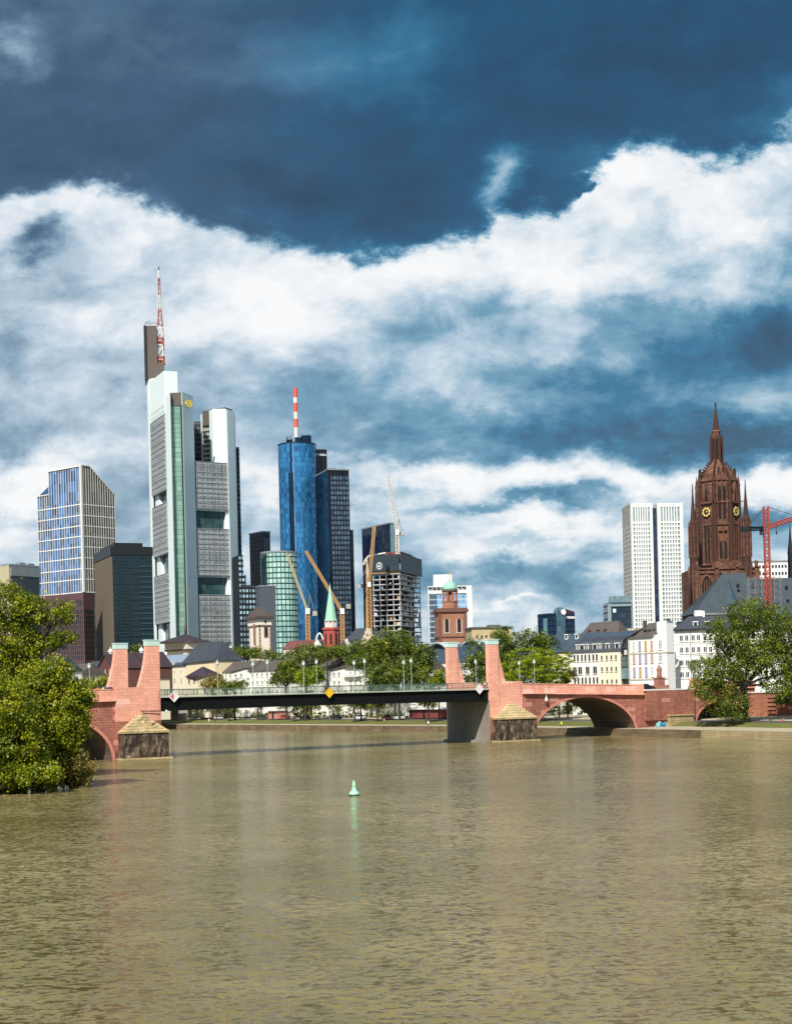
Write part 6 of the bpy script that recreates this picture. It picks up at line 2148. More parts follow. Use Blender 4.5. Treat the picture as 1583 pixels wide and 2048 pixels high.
# white row houses on the quay
def row_house(xa, Da, xb, Db, ye, yr, label, rows, n, gable=None, name='white_row_house'):
    f, w = fpx(xa, Da, xb, Db, 1355)
    pm, Dm = (xa + xb) / 2, (Da + Db) / 2
    hz = lambda y: ZZ(pm, y, Dm)
    th = T(name, label, 'house', f.pt(w / 2, GZ, -4), 'white row houses along the quay')
    wl_ = th.part('wall', MB().box(f, 0, w, GZ, hz(ye), -9, 0), WHITE)
    rf = th.part('roof', roof_gable(MB(), f, w, 9, hz(ye) + .01, hz(yr), .6), BROWNROOF)
    if gable:
        ua, ub_, yt = gable
        ua, ub_ = w * ua, w * ub_
        th.part('gable_bay', MB().extr(f, [(ua, GZ), (ua, hz(ye + 2)), (ub_, hz(yt)), (ub_, GZ)], .01, 1.4), WHITE)
        th.part('bay_roof', MB().extr(f, [(ua - .5, hz(ye + 2)), (ub_ + .3, hz(yt - 1)), (ub_ + .3, hz(yt - 3)), (ua - .5, hz(ye - 1))], 1.8, -3), BROWNROOF)
        th.repeat('window', window_mesh(1.2, 1.3, WTRIM, GLASSD, .12), [(f, ua + (ub_ - ua) * k, hz(y), 1.42) for k in (.25, .65) for y in rows], wl_)
        th.part('balcony', MB().box(f, ub_ + .4, w * .98, hz(rows[0] + 3), hz(rows[0] - 2), 0, 1.3), WTRIM, wl_)
    th.repeat('window', window_mesh(1.0, 1.4, WTRIM, GLASSD, .12), [(f, w * (i + .5) / n - .5, hz(y), .02) for i in range(n) for y in rows if not gable or not gable[0] < (i + .5) / n < gable[1]], wl_)
    return th


row_house(440, 552, 499, 534, 1344, 1323, 'white row house with a slanting gabled bay, leftmost of the quay houses', (1355, 1371, 1390, 1407), 7, (.52, .98, 1340))
row_house(500, 535, 560, 518, 1341, 1321, 'white row house with balconies behind the leaning shrub, second quay house', (1353, 1369, 1388, 1405), 6)
row_house(562, 550, 640, 526, 1341, 1319, 'white row house mostly hidden by trees left of the dark mast', (1353, 1370, 1389, 1406), 8)
row_house(640, 522, 726, 496, 1339, 1315, 'long white row house with a dark roof right of the dark mast', (1352, 1369, 1388, 1406), 9, (.34, .62, 1338))
row_house(735, 492, 842, 464, 1344, 1320, 'white house hidden in the dark central trees', (1356, 1372, 1390, 1408), 9)
# low red kiosk and pale sheds seen under the span
for (xa, xb, Dd, col, lab) in ((818, 888, 450, paint('kiosk_red', (.20, .05, .045), .8), 'low dark red kiosk with a pale flat roof seen under the bridge span'),
                              (536, 556, 505, paint('hut_pink', (.5, .22, .18), .8), 'small pink hut on the quay seen under the bridge span')):
    f, w = fpx(xa, Dd, xb, Dd - 16 if xb - xa > 40 else Dd - 5, 1425)
    th = T('quay_kiosk', lab, 'kiosk', f.pt(w / 2, 3.0, -1.5))
    th.part('wall', MB().box(f, 0, w, 3.0, 5.6, -3, 0), col)
    th.part('roof', MB().box(f, -.4, w + .4, 5.61, 6.2, -3.4, .8), WTRIM)
    th.part('door', MB().box(f, w * .4, w * .4 + 1.0, 3.0, 5.1, .01, .08), DMETAL)
f, w = fpx(322, 548, 372, 530, 1425)
th = T('garden_wall', 'grey stone garden wall along the quay beside the left pier', 'wall', f.pt(w / 2, 2.8, 0))
th.part('wall_face', MB().box(f, -14, w, 2.5, 6.6, -.6, 0), CONC)
th.part('wall_coping', MB().box(f, -14.1, w + .1, 6.61, 6.85, -.75, .15), TRIM)
# retaining wall behind the promenade on the right
f, w = fpx(1500, 352, 1640, 342, 1410)
th = T('promenade_wall', 'red sandstone retaining wall with a column of big quoins behind the promenade', 'wall', f.pt(w / 2, 1.7, 0))
REDW = masonry('promenade_sandstone', f.ang, (.36, .15, .09), (.29, .12, .075), (.14, .06, .045), 1.2, .5, stain=.4)
th.part('wall_face', MB().box(f, -4, w, 0, ZZ(1540, 1386, 347), -8, 0), REDW)
mb = MB()
z = 1.8
uq = w * 36 / 140
while z < ZZ(1540, 1388, 347) - .5:
    mb.box(f, uq, uq + 2.0, z, z + .62, .01, .4)
    z += .95
th.part('quoin', mb, REDW, kind='stuff')
th.part('wall_coping', MB().box(f, -4.2, w, ZZ(1540, 1386, 347) + .01, ZZ(1540, 1383, 347), -.8, .3), TRIM)

# ---------------------------------------------------------------- trees
def leaf_mat(name, a, b, trans=.35):
    m = bpy.data.materials.new(name)
    m.use_nodes = True
    nt = m.node_tree
    nt.nodes.clear()
    g = NT(nt)
    out = g.new('ShaderNodeOutputMaterial')
    ge = g.new('ShaderNodeNewGeometry')
    n = g.noise(g.new('ShaderNodeTexCoord').outputs['Object'], .45, 3, .6)
    f = g.m('MULTIPLY_ADD', g.m('SUBTRACT', ge.outputs['Random Per Island'], .5), .35, n, clamp=True)
    c = g.mix(f, (*a, 1), (*b, 1))
    df = g.new('ShaderNodeBsdfDiffuse')
    tr = g.new('ShaderNodeBsdfTranslucent')
    gl = g.new('ShaderNodeBsdfGlossy')
    gl.inputs['Roughness'].default_value = .45
    for s in (df, tr):
        nt.links.new(c, s.inputs['Color'])
    gl.inputs['Color'].default_value = (.8, .85, .8, 1)
    m1, m2 = g.new('ShaderNodeMixShader'), g.new('ShaderNodeMixShader')
    m1.inputs[0].default_value = trans
    nt.links.new(df.outputs[0], m1.inputs[1])
    nt.links.new(tr.outputs[0], m1.inputs[2])
    m2.inputs[0].default_value = .035
    nt.links.new(m1.outputs[0], m2.inputs[1])
    nt.links.new(gl.outputs[0], m2.inputs[2])
    nt.links.new(m2.outputs[0], out.inputs[0])
    return m


BARK = paint('bark', (.055, .042, .03), .95, var=.5, scale=2, bump=.05)
LM = {
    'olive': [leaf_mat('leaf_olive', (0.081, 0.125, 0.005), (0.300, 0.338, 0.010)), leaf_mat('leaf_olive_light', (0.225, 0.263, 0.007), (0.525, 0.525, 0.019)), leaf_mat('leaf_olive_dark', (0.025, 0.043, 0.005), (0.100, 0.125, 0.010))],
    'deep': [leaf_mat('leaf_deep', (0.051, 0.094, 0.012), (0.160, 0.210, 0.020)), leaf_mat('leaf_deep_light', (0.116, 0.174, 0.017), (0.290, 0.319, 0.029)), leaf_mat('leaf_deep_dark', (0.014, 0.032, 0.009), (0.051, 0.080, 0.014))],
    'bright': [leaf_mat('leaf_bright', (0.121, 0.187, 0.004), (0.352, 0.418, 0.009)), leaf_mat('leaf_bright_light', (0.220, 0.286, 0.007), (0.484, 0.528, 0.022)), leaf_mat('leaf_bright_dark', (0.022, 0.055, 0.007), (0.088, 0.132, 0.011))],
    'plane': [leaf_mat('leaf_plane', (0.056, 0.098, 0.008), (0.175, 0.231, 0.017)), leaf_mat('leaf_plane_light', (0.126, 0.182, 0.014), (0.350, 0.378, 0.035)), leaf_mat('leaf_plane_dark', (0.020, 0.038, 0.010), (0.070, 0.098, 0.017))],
    'straw': [leaf_mat('leaf_straw', (.15, .13, .015), (.34, .26, .04)), leaf_mat('leaf_straw_light', (.26, .19, .035), (.46, .34, .08)), leaf_mat('leaf_straw_dark', (.03, .035, .008), (.09, .09, .015))],
}


def leaves(name, lobes, n, size, clump, mats, off, droop=.25, flat_=1.0, fill=.55):
    """lobes: (centre, rx, ry, rz). Leaf-sized faces in clumps spread through the lobes, thicker towards their skins"""
    vol = np.array([l[1] * l[2] + l[2] * l[3] + l[1] * l[3] for l in lobes])
    per = 40
    nc = max(6, int(n / per))
    pick = RNG.choice(len(lobes), nc, p=vol / vol.sum())
    C = np.array([tuple(l[0]) for l in lobes])[pick]
    R = np.array([[l[1], l[2], l[3]] for l in lobes])[pick]
    v = RNG.normal(size=(nc, 3))
    v /= np.linalg.norm(v, axis=1)[:, None]
    rad = np.where(RNG.random(nc) < fill, RNG.uniform(.82, 1.12, nc), RNG.uniform(.25, .9, nc))
    cl = C + v * R * rad[:, None]
    cs = clump * RNG.uniform(.5, 1.35, nc)
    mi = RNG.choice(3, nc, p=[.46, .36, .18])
    idx = np.repeat(np.arange(nc), per)
    N = len(idx)
    p = cl[idx] + RNG.normal(size=(N, 3)) * cs[idx][:, None] * np.array([.5, .5, .5 * flat_])
    # leaf axes: outward and drooping; faces mostly to the sky
    ax = v[idx] * .6 + RNG.normal(size=(N, 3)) * .7
    ax[:, 2] -= droop
    ax /= np.linalg.norm(ax, axis=1)[:, None]
    up = np.tile(np.array([0, 0, 1.0]), (N, 1)) + RNG.normal(size=(N, 3)) * .7 + v[idx] * .5
    sd = np.cross(ax, up)
    sd /= (np.linalg.norm(sd, axis=1)[:, None] + 1e-6)
    L = size * RNG.uniform(.6, 1.3, N)[:, None]
    Wd = L * .62
    q = np.stack([p - ax * L * .5, p + sd * Wd * .5 - ax * L * .05, p + ax * L * .5, p - sd * Wd * .5 - ax * L * .05], 1).reshape(-1, 3) - np.array(tuple(off))
    me = bpy.data.meshes.new(name)
    me.vertices.add(N * 4)
    me.vertices.foreach_set('co', q.astype(np.float32).ravel())
    me.loops.add(N * 4)
    me.loops.foreach_set('vertex_index', np.arange(N * 4, dtype=np.int32))
    me.polygons.add(N)
    me.polygons.foreach_set('loop_start', np.arange(0, N * 4, 4, dtype=np.int32))
    me.polygons.foreach_set('loop_total', np.full(N, 4, dtype=np.int32))
    for m in mats:
        me.materials.append(m)
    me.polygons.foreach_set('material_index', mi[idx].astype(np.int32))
    me.update(calc_edges=True)
    return me


def limb(mb, p, q, r0, r1, wob):
    p, q = Vector(p), Vector(q)
    n = 4
    pts = [p.lerp(q, i / n) for i in range(n + 1)]
    for i in range(1, n):
        pts[i] += Vector((random.uniform(-1, 1), random.uniform(-1, 1), random.uniform(-.5, .5))) * wob
    for i in range(n):
        mb.bar(pts[i], pts[i + 1], r0 + (r1 - r0) * i / n, r0 + (r1 - r0) * (i + 1) / n, 7)


def tree(name, label, base, lobes, n, size, clump, kind, tr=.4, group=None, cat='tree', fork_z=None, **kw):
    th = T(name, label, cat, base, group)
    base = Vector(base)
    zs = [l[0][2] for l in lobes]
    cxy = Vector((sum(l[0][0] for l in lobes) / len(lobes), sum(l[0][1] for l in lobes) / len(lobes), 0))
    fork = Vector((base.x + (cxy.x - base.x) * .25, base.y + (cxy.y - base.y) * .25, base.z + max(.6, (min(zs) - base.z) * .8)))
    if fork_z:
        fork = Vector((base.x, base.y, fork_z))
    mb = MB()
    limb(mb, base - Vector((0, 0, .5)), fork, tr * 1.15, tr * .8, tr * .3)
    for l in lobes:
        c = Vector(l[0])
        limb(mb, fork, c, tr * .5, tr * .12, (c - fork).length * .06)
        for k in range(3):
            e = c + Vector((random.uniform(-1, 1) * l[1], random.uniform(-1, 1) * l[2], random.uniform(-.3, 1) * l[3])) * .85
            limb(mb, fork.lerp(c, .7), e, tr * .18, tr * .04, .2)
    th.part('trunk', mb, BARK)
    o = bpy.data.objects.new('crown', leaves('crown', lobes, n, size, clump, LM[kind], th.loc, **kw))
    COL.objects.link(o)
    o.parent = th.o
    return th


def px_lobes(D, spec, depth=1.0):
    """lobes read off the photo at distance D: (px, py, rx, ry[, nearer by])"""
    out = []
    for s in spec:
        px, py, rx, ry = s[:4]
        dd = s[4] if len(s) > 4 else 0
        k = (D - dd) / F
        out.append((tuple(W(px, py, D - dd)), rx * k, max(rx, ry) * k * depth, ry * k))
    return out


def bank_at(px, off):
    """the point off metres behind the river edge that shows at photo column px"""
    k = RU(px, 1440)[0] / F
    pts = offset(BANK, off)
    for (x0, y0), (x1, y1) in zip(pts[:-1], pts[1:]):
        a, b = x0 - k * y0, x1 - k * y1
        if a * b <= 0 and y1 > 150:
            t = a / (a - b)
            return (x0 + (x1 - x0) * t, y0 + (y1 - y0) * t)
    raise ValueError(px)


# left island trees
g_ = 'big trees on the left island'
w_ = lambda px, py, D, z: (W(px, py, D).x, D, z)
tree('island_tree', 'tall olive green tree at the left edge, highest of the island trees', w_(15, 1560, 206, 1.6),
     px_lobes(206, [(10, 1212, 56, 40), (62, 1222, 38, 26), (112, 1232, 30, 14), (128, 1212, 14, 8), (20, 1285, 60, 40), (88, 1286, 34, 14), (132, 1276, 22, 9), (-20, 1345, 70, 60), (50, 1350, 60, 44), (-60, 1240, 60, 60)]), 46000, .36, .85, 'olive', .55, g_, fill=.85)
tree('island_tree', 'bushy olive green tree leaning over the water in front of the left arch', w_(95, 1560, 188, 1.3),
     px_lobes(188, [(112, 1352, 36, 30), (135, 1400, 42, 34), (166, 1398, 20, 16), (70, 1425, 50, 44), (132, 1455, 40, 34), (80, 1365, 36, 30), (70, 1500, 54, 32), (132, 1500, 26, 20), (158, 1440, 14, 12)]), 46000, .34, .8, 'olive', .45, g_, fill=.85)
tree('island_tree', 'dark olive tree at the lower left corner overhanging the water', w_(5, 1570, 178, 1.2),
     px_lobes(178, [(10, 1420, 58, 52), (-40, 1470, 70, 60), (30, 1490, 54, 42), (60, 1545, 52, 24), (0, 1550, 56, 26), (-60, 1380, 60, 50)]), 42000, .34, .8, 'olive', .45, g_, fill=.85)
tree('riverside_shrub', 'yellow brown shrub low over the water at the foot of the island trees', w_(140, 1560, 187.5, .4),
     px_lobes(187.5, [(140, 1530, 34, 26), (165, 1545, 20, 16), (112, 1550, 34, 18), (150, 1560, 22, 10)]), 7000, .42, .8, 'straw', .15, cat='shrub')
tree('riverside_shrub', 'dark green shrub trailing in the water at the left edge', w_(50, 1575, 181, .3),
     px_lobes(181, [(40, 1572, 44, 14), (-10, 1570, 40, 18), (85, 1568, 26, 12)]), 5000, .42, .8, 'deep', .15, cat='shrub')
# the big tree on the right promenade
pb = (W(1491, 1455, 322).x, 322, 1.7)
tree('promenade_tree', 'large loose-crowned tree on the right promenade before the long white block', pb,
     px_lobes(322, [(1500, 1228, 44, 30), (1455, 1262, 42, 34), (1550, 1245, 48, 34), (1585, 1285, 50, 40), (1425, 1345, 44, 30), (1470, 1330, 40, 34), (1535, 1315, 56, 34), (1410, 1375, 28, 22), (1450, 1400, 44, 30), (1572, 1365, 50, 26), (1495, 1290, 46, 34), (1470, 1432, 24, 16), (1445, 1300, 20, 20), (1620, 1330, 50, 60)]),
     62000, .44, 1.1, 'plane', .6, fill=.75, fork_z=W(1487, 1372, 322).z)
tree('wall_shrub', 'dark shrub hanging over the red promenade wall at the right edge', (W(1572, 1400, 344).x, 344, 7), px_lobes(344, [(1575, 1392, 22, 16), (1560, 1398, 14, 10), (1600, 1385, 30, 22)]), 2500, .5, 1.0, 'deep', .15, cat='shrub')
# behind the right bridge end
bx = lambda px, off: (*bank_at(px, off), 1.9)
def T_at(px, off, z=2.0):
    x, y = bank_at(px, off)
    return (x, y, z), y
b_, Dd = T_at(1072, 12)
tree('bright_green_tree', 'bright yellow green tree spreading in flat layers behind the right bridge end', b_,
     px_lobes(Dd, [(1068, 1312, 52, 16), (1040, 1330, 36, 16), (1098, 1332, 40, 16), (1070, 1345, 56, 16), (1035, 1358, 32, 14), (1105, 1355, 34, 12), (1128, 1318, 16, 14), (1070, 1375, 50, 14), (1060, 1400, 40, 10)]), 24000, .42, .95, 'bright', .4, flat_=.4, fill=.8)
b_, Dd = T_at(1040, 26)
tree('dark_tree', 'dark green tree behind the bright green tree, topping the right pylon', b_,
     px_lobes(Dd, [(1050, 1282, 42, 20), (1010, 1296, 24, 28), (1085, 1290, 30, 18), (1020, 1335, 32, 34), (1070, 1320, 40, 30), (1005, 1362, 26, 22)]), 11000, .6, 1.3, 'deep', .45, fill=.7)
b_, Dd = T_at(955, 14)
tree('dark_tree', 'dark slender tree showing between the two right pylons', b_,
     px_lobes(Dd, [(948, 1300, 18, 24), (965, 1325, 24, 26), (942, 1340, 22, 26), (960, 1362, 30, 18), (990, 1345, 18, 30)]), 8000, .55, 1.2, 'deep', .4, fill=.7)
b_, Dd = T_at(1005, 30)
tree('dark_tree', 'tall dark tree directly behind the right front pylon', b_, px_lobes(Dd, [(1000, 1272, 16, 20), (1010, 1300, 22, 30), (995, 1325, 26, 34)]), 6000, .6, 1.2, 'deep', .4, fill=.7)
b_, Dd = T_at(878, 14)
tree('garden_shrub', 'light green shrub before the white vaulted museum', b_, px_lobes(Dd, [(878, 1352, 16, 12), (866, 1362, 14, 10), (890, 1362, 12, 10)]), 2500, .5, .9, 'bright', .2, cat='shrub')
b_, Dd = T_at(1135, 22)
tree('garden_shrub', 'pale flowering shrub at the foot of the half cream house', b_, px_lobes(Dd, [(1138, 1352, 12, 14), (1128, 1362, 12, 10)]), 1800, .45, .8, 'straw', .2, cat='shrub')
# central group
for (px, off, spec, n, kind, lab) in (
        (790, 26, [(785, 1282, 36, 22), (755, 1300, 30, 26), (820, 1300, 28, 22), (790, 1315, 40, 28), (835, 1325, 22, 24)], 12000, 'plane', 'large dark tree in the centre in front of the unfinished tower'),
        (742, 30, [(735, 1298, 34, 18), (715, 1315, 28, 20), (755, 1330, 34, 26)], 8000, 'deep', 'dark tree left of the central large tree, below the stepped gable'),
        (800, 16, [(800, 1345, 34, 22), (770, 1352, 28, 20), (832, 1350, 22, 18), (750, 1360, 24, 14)], 9000, 'deep', 'low dark tree in the centre right behind the bridge railing'),
        (850, 24, [(848, 1312, 18, 20), (840, 1335, 22, 20)], 4500, 'deep', 'small dark tree left of the white vaulted museum'),
        (675, 40, [(680, 1302, 36, 10), (650, 1306, 30, 10), (705, 1304, 24, 10)], 6000, 'plane', 'tree row below the red church tower'),
        (612, 42, [(615, 1304, 30, 14), (590, 1314, 24, 12), (640, 1312, 26, 12)], 6000, 'plane', 'tree behind the white row houses left of the red church'),
        (572, 18, [(575, 1345, 26, 18), (560, 1357, 20, 12), (592, 1350, 20, 18), (575, 1332, 16, 9)], 7000, 'plane', 'round tree between the second and third quay houses'),
        (610, 14, [(615, 1355, 22, 14), (635, 1350, 16, 14)], 4000, 'bright', 'light green tree left of the dark mast'),
        (490, 44, [(485, 1306, 30, 10), (455, 1318, 20, 12), (520, 1308, 30, 10), (555, 1316, 26, 9)], 7000, 'plane', 'tree row behind the quay houses below the white watchtower'),
        (425, 16, [(428, 1364, 20, 9), (412, 1368, 16, 7), (440, 1368, 12, 7)], 2500, 'straw', 'yellow green shrub before the slate pyramid house'),
        (470, 16, [(475, 1370, 20, 7), (455, 1372, 18, 6)], 2000, 'deep', 'dark hedge before the leftmost quay house')):
    b_, Dd = T_at(px, off)
    tree('quay_park_tree', lab, b_, px_lobes(Dd, spec), n, .62, 1.3, kind, .35, 'trees and shrubs between the river and the old town', fill=.7)
for (px, off, spec, n, kind, lab) in (
        (200, 30, [(200, 1366, 30, 10), (165, 1368, 24, 10)], 3000, 'olive', 'low green hedge behind the left bridge parapet'),
        (290, 60, [(275, 1300, 12, 10), (285, 1312, 10, 10)], 1500, 'deep', 'small tree top showing between the two left pylons')):
    D_ = 430 if px == 200 else 600
    p = W(px, 1380, D_)
    tree('background_tree', lab, (p.x, D_, 3.4), px_lobes(D_, spec), n, .6, 1.2, kind, .3, fill=.7)
for (px, off, spec, n, kind, lab) in ((1118, 26, [(1085, 1412, 26, 20), (1120, 1405, 30, 22), (1150, 1410, 26, 20)], 5000, 'deep', 'dark shrub seen through the right arch'),
        (700, 27, [(690, 1404, 40, 18), (740, 1402, 34, 18), (785, 1404, 26, 16)], 6000, 'deep', 'dark shrub before the long white row house, under the span'),
        (600, 27, [(590, 1404, 40, 18), (640, 1402, 30, 18)], 5000, 'plane', 'green shrub under the span right of the small pink hut'),
        (480, 27, [(470, 1406, 40, 18), (515, 1404, 30, 18), (425, 1408, 30, 16), (385, 1410, 24, 14)], 6500, 'plane', 'green shrub under the left half of the span')):
    b_, Dd = T_at(px, off)
    tree('quay_shrub', lab, b_, px_lobes(Dd, spec), n, .5, 1.0, kind, .2, 'shrubs along the quay road', 'shrub', fill=.7)
hl = []
for px in range(300, 900, 7):
    x, y = bank_at(px, 26.5)
    hl.append(((x, y, 3.9 + random.uniform(-.2, .3)), 1.6, 1.3, 1.35))
hx, hy = bank_at(600, 26.5)
hd = T('long_hedge', 'long dark hedge along the far side of the quay road under the span', 'hedge', (hx, hy, 2.9))
ho = bpy.data.objects.new('hedge_foliage', leaves('hedge_foliage', hl, 16000, .4, .6, LM['deep'], hd.loc))
COL.objects.link(ho)
ho.parent = hd.o
# young trees along the quay, seen through the span
x0, y0 = bank_at(380, 12)
lob = lambda x, y, z: [((x, y, z + 6.2), 2.6, 2.6, 2.0), ((x - 1.2, y + .5, z + 7.6), 1.9, 1.9, 1.6), ((x + 1.3, y - .4, z + 7.2), 2.0, 2.0, 1.7)]
qt = tree('quay_tree', 'young quay tree under the bridge span, nearest to the left pier', (x0, y0, 1.9), lob(x0, y0, 1.9), 2600, .5, .9, 'plane', .24, 'young trees along the quay seen under the span', fill=.7)
for px, off, lab in ((458, 12, 'second young quay tree from the left pier'), (516, 18, 'young quay tree left of the small pink hut'), (588, 12, 'young quay tree right of the small pink hut'), (623, 16, 'young quay tree by the dark parked motorcycle'),
                     (709, 10, 'young quay tree left of the white parked estate car'), (722, 14, 'young quay tree just right of the white parked estate car'), (755, 12, 'young quay tree before the pale columns, middle of the right half of the span'), (857, 10, 'young quay tree before the dark red kiosk')):
    x, y = bank_at(px, off)
    clone(qt.o, (x, y, 1.95), random.uniform(0, 6), lab)

# ---------------------------------------------------------------- buoy, cars, people
D = CAMZ / (-RU(708, 1591)[1] / F)
p = W(708, 1591, D)
BUOY = paint('buoy_green', (.36, .82, .50), .35, var=.1)
s = D / F
th = T('green_buoy', 'bright green cone-topped buoy floating alone in the river', 'buoy', (p.x, p.y, 0))
th.part('float', MB().lathe(p, [(9.5 * s, -.2), (10.5 * s, .12), (10.5 * s, 3 * s), (9 * s, 6.5 * s), (5.5 * s, 9 * s), (4 * s, 14 * s), (3.2 * s, 17 * s), (1.2 * s, 18.5 * s)], 20), BUOY, smooth=False)
th.part('waterline_band', MB().lathe(p, [(10.7 * s, .0), (10.8 * s, .1), (10.7 * s, 2.4 * s)], 20), DMETAL)
th.part('top_cone', MB().lathe(p, [(1.0 * s, 18 * s), (3.8 * s, 19.5 * s), (3.6 * s, 21.5 * s), (1.6 * s, 28 * s), (.3 * s, 30 * s)], 16), BUOY)


TYRE = flat('tyre', (.012, .012, .013), .8)
RIM = flat('wheel_rim', (.45, .46, .48), .3, .7)
CARGL = flat('car_glass', (.015, .02, .025), .05)


def car(label, x, y, z, ang, col, estate=False, group='cars parked along the quay'):
    th = T('parked_car', label, 'car', (x, y, z), group)
    ux = (math.cos(ang), math.sin(ang))
    f = Fr((x, y), ux)
    m = flat('car_paint', col, .22, .2)
    L, H, Wd = 4.3, 1.45, .86
    out = [(-L / 2, z + .32), (-L / 2 + .02, z + .72), (-L / 2 + .25, z + .92), (-1.0 if not estate else -1.75, z + .98), (.95, z + .95), (1.75, z + .82), (L / 2, z + .66), (L / 2, z + .3), (L / 2 - .3, z + .22), (-L / 2 + .3, z + .22)]
    body = th.part('body', MB().extr(f, out, -Wd, Wd), m)
    if estate:
        cab = [(-2.05, z + .93), (-1.85, z + 1.44), (.15, z + 1.46), (1.0, z + .95)]
    else:
        cab = [(-1.55, z + .96), (-.85, z + 1.42), (.2, z + 1.44), (1.05, z + .94)]
    th.part('window', MB().extr(f, cab, -Wd + .1, Wd - .1), CARGL, body)
    th.part('roof', MB().extr(f, [(cab[1][0] - .05, z + 1.43), (cab[2][0] + .05, z + 1.45), (cab[2][0], z + 1.52), (cab[1][0], z + 1.5)], -Wd + .08, Wd - .08), m, body)
    for u in (-1.35, 1.35):
        for d in (-Wd + .1, Wd - .1):
            c = f.pt(u, z + .31, d)
            s = .12 if d > 0 else -.12
            w_ = th.part('wheel', MB().bar(f.pt(u, z + .31, d - .1), f.pt(u, z + .31, d + .1), .31, n=14), TYRE)
            th.part('rim', MB().bar(f.pt(u, z + .31, d + s * .5), f.pt(u, z + .31, d + s), .19, n=10), RIM, w_)
    for d in (-.6, .6):
        th.part('headlight', MB().box(f, L / 2 - .02, L / 2 + .03, z + .52, z + .66, d - .18, d + .18), flat('headlight_glass', (.7, .7, .68), .1), body)
    return th


def bank_ang(px):
    a, b = bank_at(px - 6, 28), bank_at(px + 6, 28)
    return math.atan2(b[1] - a[1], b[0] - a[0])


for px, col, est, lab in ((412, (.03, .035, .04), True, 'dark estate car parked on the quay, nearest to the left pier'), (436, (.6, .6, .62), True, 'silver estate car parked on the quay beside the dark one'),
                          (522, (.10, .13, .10), True, 'dark green car parked on the quay beside the pink hut'), (568, (.5, .05, .05), False, 'red car parked on the quay right of the pink hut'),
                          (610, (.015, .018, .03), False, 'black car parked on the quay left of the bridge centre'), (721, (.78, .78, .78), True, 'white estate car parked on the quay under the right half of the span'),
                          (775, (.3, .03, .03), False, 'dark red car parked on the quay left of the large white car'), (796, (.8, .8, .8), False, 'white car parked on the quay left of the dark red kiosk'), (672, (.02, .02, .03), False, 'black car parked on the quay below the yellow diamond sign')):
    x, y = bank_at(px, 19.5)
    car(lab, x, y, 2.72, bank_ang(px) + (0 if px % 2 else math.pi), col, est)
t = t_at(218, -3)
q = BF.pt(t, 0, -2.6)
# cars and a van on the bridge
car('bright blue car on the left end of the bridge before the rear pylon', q.x, q.y, ptop(t) - 2.3 + 1.1, BA, (.10, .22, .55), group='cars on the bridge')
q = BF.pt(t_at(1290, -2.5), 0, -2.5)
car('black car on the bridge approach left of the stone monument', q.x, q.y, 9.95, BA, (.02, .015, .02), group='cars on the bridge')


def person(label, x, y, z, ang, shirt, legs, pose='stand', hair=(.03, .02, .015), skin=(.45, .26, .18)):
    """one skinned body: pelvis, spine, head, arms with hands, legs with feet"""
    V, E, R = [], [], []
    def v(p, r, par=None):
        V.append(p)
        R.append(r)
        if par is not None:
            E.append((par, len(V) - 1))
        return len(V) - 1
    sit = pose == 'sit'
    hip = .48 if sit else .93
    pe = v((0, 0, hip), .15)
    ch = v((0, .02, hip + .34), .165, pe)
    nk = v((0, .02, hip + .53), .06, ch)
    hd = v((0, -.02, hip + .66), .10, nk)
    v((0, -.01, hip + .80), .085, hd)
    for s in (-1, 1):
        sh = v((s * .19, .02, hip + .47), .06, ch)
        el = v((s * .25, .05 if pose != 'walk' else .05 + s * .12, hip + .18), .047, sh)
        wr = v((s * .24, -.10 if pose != 'walk' else -.06 + s * .16, hip - .05), .035, el)
        v((s * .23, -.13 if pose != 'walk' else -.09 + s * .17, hip - .16), .028, wr)
        hp = v((s * .10, 0, hip - .07), .105, pe)
        if sit:
            kn = v((s * .12, -.42, hip - .02), .07, hp)
            an = v((s * .12, -.46, .08), .045, kn)
            v((s * .13, -.62, .04), .04, an)
        else:
            st = s * .18 if pose == 'walk' else 0
            kn = v((s * .11, -.03 + st * .6, .5), .07, hp)
            an = v((s * .11, .02 + st * 1.3, .09), .045, kn)
            v((s * .12, -.14 + st * 1.3, .04), .04, an)
    me = bpy.data.meshes.new('person')
    me.from_pydata(V, E, [])
    o = bpy.data.objects.new('person_build', me)
    COL.objects.link(o)
    md = o.modifiers.new('skin', 'SKIN')
    for i, r in enumerate(R):
        me.skin_vertices[0].data[i].radius = (r, r)
    me.skin_vertices[0].data[0].use_root = True
    o.modifiers.new('sub', 'SUBSURF').levels = 1
    dg = bpy.context.evaluated_depsgraph_get()
    body = bpy.data.meshes.new_from_object(o.evaluated_get(dg))
    bpy.data.objects.remove(o)
    m, g, b = new_mat('person_clothes')
    co = g.new('ShaderNodeTexCoord').outputs['Object']
    _, yy, zz = g.sep(co)
    H = 1.9
    c = g.ramp(g.m('DIVIDE', zz, H), [(0, (.02, .02, .02)), (.06 / H, legs), ((hip - .02) / H, shirt), ((hip + .53) / H, skin), ((hip + .74) / H, hair)], 'CONSTANT')
    m.node_tree.links.new(c, b.inputs['Base Color'])
    b.inputs['Roughness'].default_value = .8
    body.materials.clear()
    body.materials.append(m)
    body.polygons.foreach_set('use_smooth', [True] * len(body.polygons))
    p = bpy.data.objects.new('person', body)
    p.location = (x, y, z)
    p.rotation_euler = (0, 0, ang)
    COL.objects.link(p)
    tag(p, label, 'person')
    return p


def on_deck(px, d):
    q = BF.pt(t_at(px, d), 11.1, d)
    return q.x, q.y, 11.11


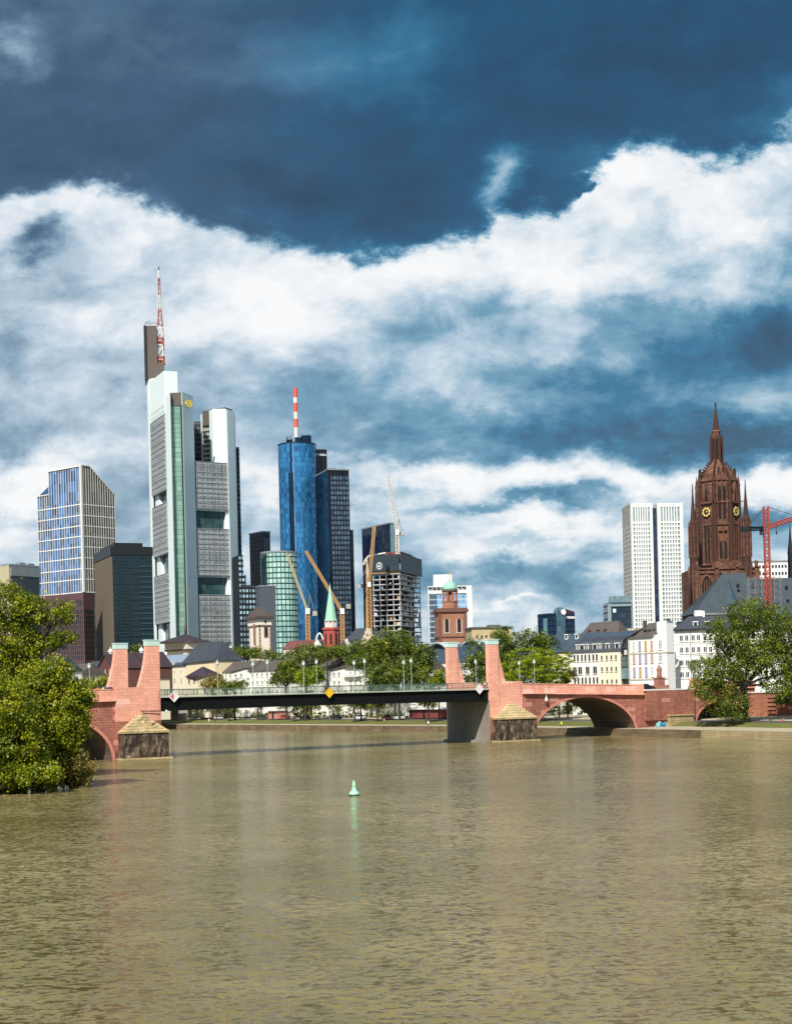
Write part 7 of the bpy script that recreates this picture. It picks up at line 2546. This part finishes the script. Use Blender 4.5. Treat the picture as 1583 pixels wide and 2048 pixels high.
person('person in white walking on the bridge deck left of centre', *on_deck(581, -1.6), BA + 1.6, (.75, .74, .72), (.6, .6, .58), 'walk')
person('person in pale blue walking on the bridge near the right rear pylon', *on_deck(802, -1.6), BA - 1.5, (.5, .65, .72), (.35, .45, .5), 'walk')
person('person in white shirt and dark trousers on the bridge beside the right diamond sign', *on_deck(969, -1.4), BA + 1.5, (.78, .77, .75), (.05, .05, .06))
person('person in dark jacket walking behind the yellow diamond sign', *on_deck(652, -1.6), BA + 1.6, (.04, .04, .06), (.05, .05, .07), 'walk')
person('person in orange at the left end of the bridge, right of the bridge lamp', *on_deck(196, -1.6)[:2], ptop(-15) - 1.2, BA, (.6, .25, .05), (.05, .05, .08), 'walk')
person('person in pale yellow at the left end of the bridge beside the rear left pylon', *on_deck(207, -1.8)[:2], ptop(-14) - 1.2, BA + 3, (.6, .58, .3), (.1, .1, .12), 'walk')
person('person in dark blue on the bridge deck left of the first globe lamp', *on_deck(410, -1.6), BA + 1.4, (.04, .06, .15), (.03, .03, .04), 'walk')
person('person in grey on the bridge deck between the two central trees', *on_deck(735, -2.0), BA - 1.6, (.3, .3, .32), (.05, .06, .1), 'walk')
x, y = bank_at(856, 3.2)
person('person in white sitting on the grassy quay edge under the span', x, y, 1.72, -.6, (.8, .8, .78), (.05, .06, .1), 'sit')
x, y = bank_at(418, 6)
person('person in white standing on the quay left of the parked cars', x, y, 1.8, .3, (.75, .74, .7), (.4, .38, .35))
x, y = bank_at(430, 7)
person('person in black standing on the quay beside the person in white', x, y, 1.85, -.8, (.03, .03, .03), (.03, .03, .04))
x, y = bank_at(768, 6)
person('person in grey walking on the quay below the right half of the span', x, y, 1.8, 1.2, (.6, .6, .6), (.08, .08, .1), 'walk')
x, y = bank_at(1122, 5)
person('person in bright yellow sitting on the bank under the right arch', x, y, 1.76, -.4, (.62, .62, .04), (.03, .03, .04), 'sit')
q = W(1566, 1455, 318)
person('person in red standing on the right promenade under the red wall', q.x, 318, 1.74, .2, (.6, .07, .05), (.35, .12, .08))

# blue painted scrawl on the abutment foot
fg = Fr(BF.pt(120, 0, 1.62), BF.ux)
mb = MB()
for i in range(26):
    u, v = random.uniform(-1.6, 1.6), 2.0 + random.uniform(-.55, .55)
    a = random.uniform(0, 3.1)
    l, w_ = random.uniform(.3, .7), random.uniform(.08, .16)
    ca, sa = math.cos(a), math.sin(a)
    mb.extr(fg, [(u - ca * l - sa * w_, v - sa * l + ca * w_), (u + ca * l - sa * w_, v + sa * l + ca * w_), (u + ca * l + sa * w_, v + sa * l - ca * w_), (u - ca * l + sa * w_, v - sa * l - ca * w_)], -.02 - .002 * i, .02 + .003 * i, i % 3)
gr = T('painted_scrawl', 'turquoise blue painted scrawl low on the sandstone foot of the abutment', 'graffiti', (*fg.pt(0, 0, 0).xy, 1.4))
gr.part('paint_stroke', mb, [flat('turquoise_paint', (.05, .42, .55), .5), flat('pale_paint', (.5, .75, .78), .5), flat('blue_paint', (.03, .16, .35), .5)])
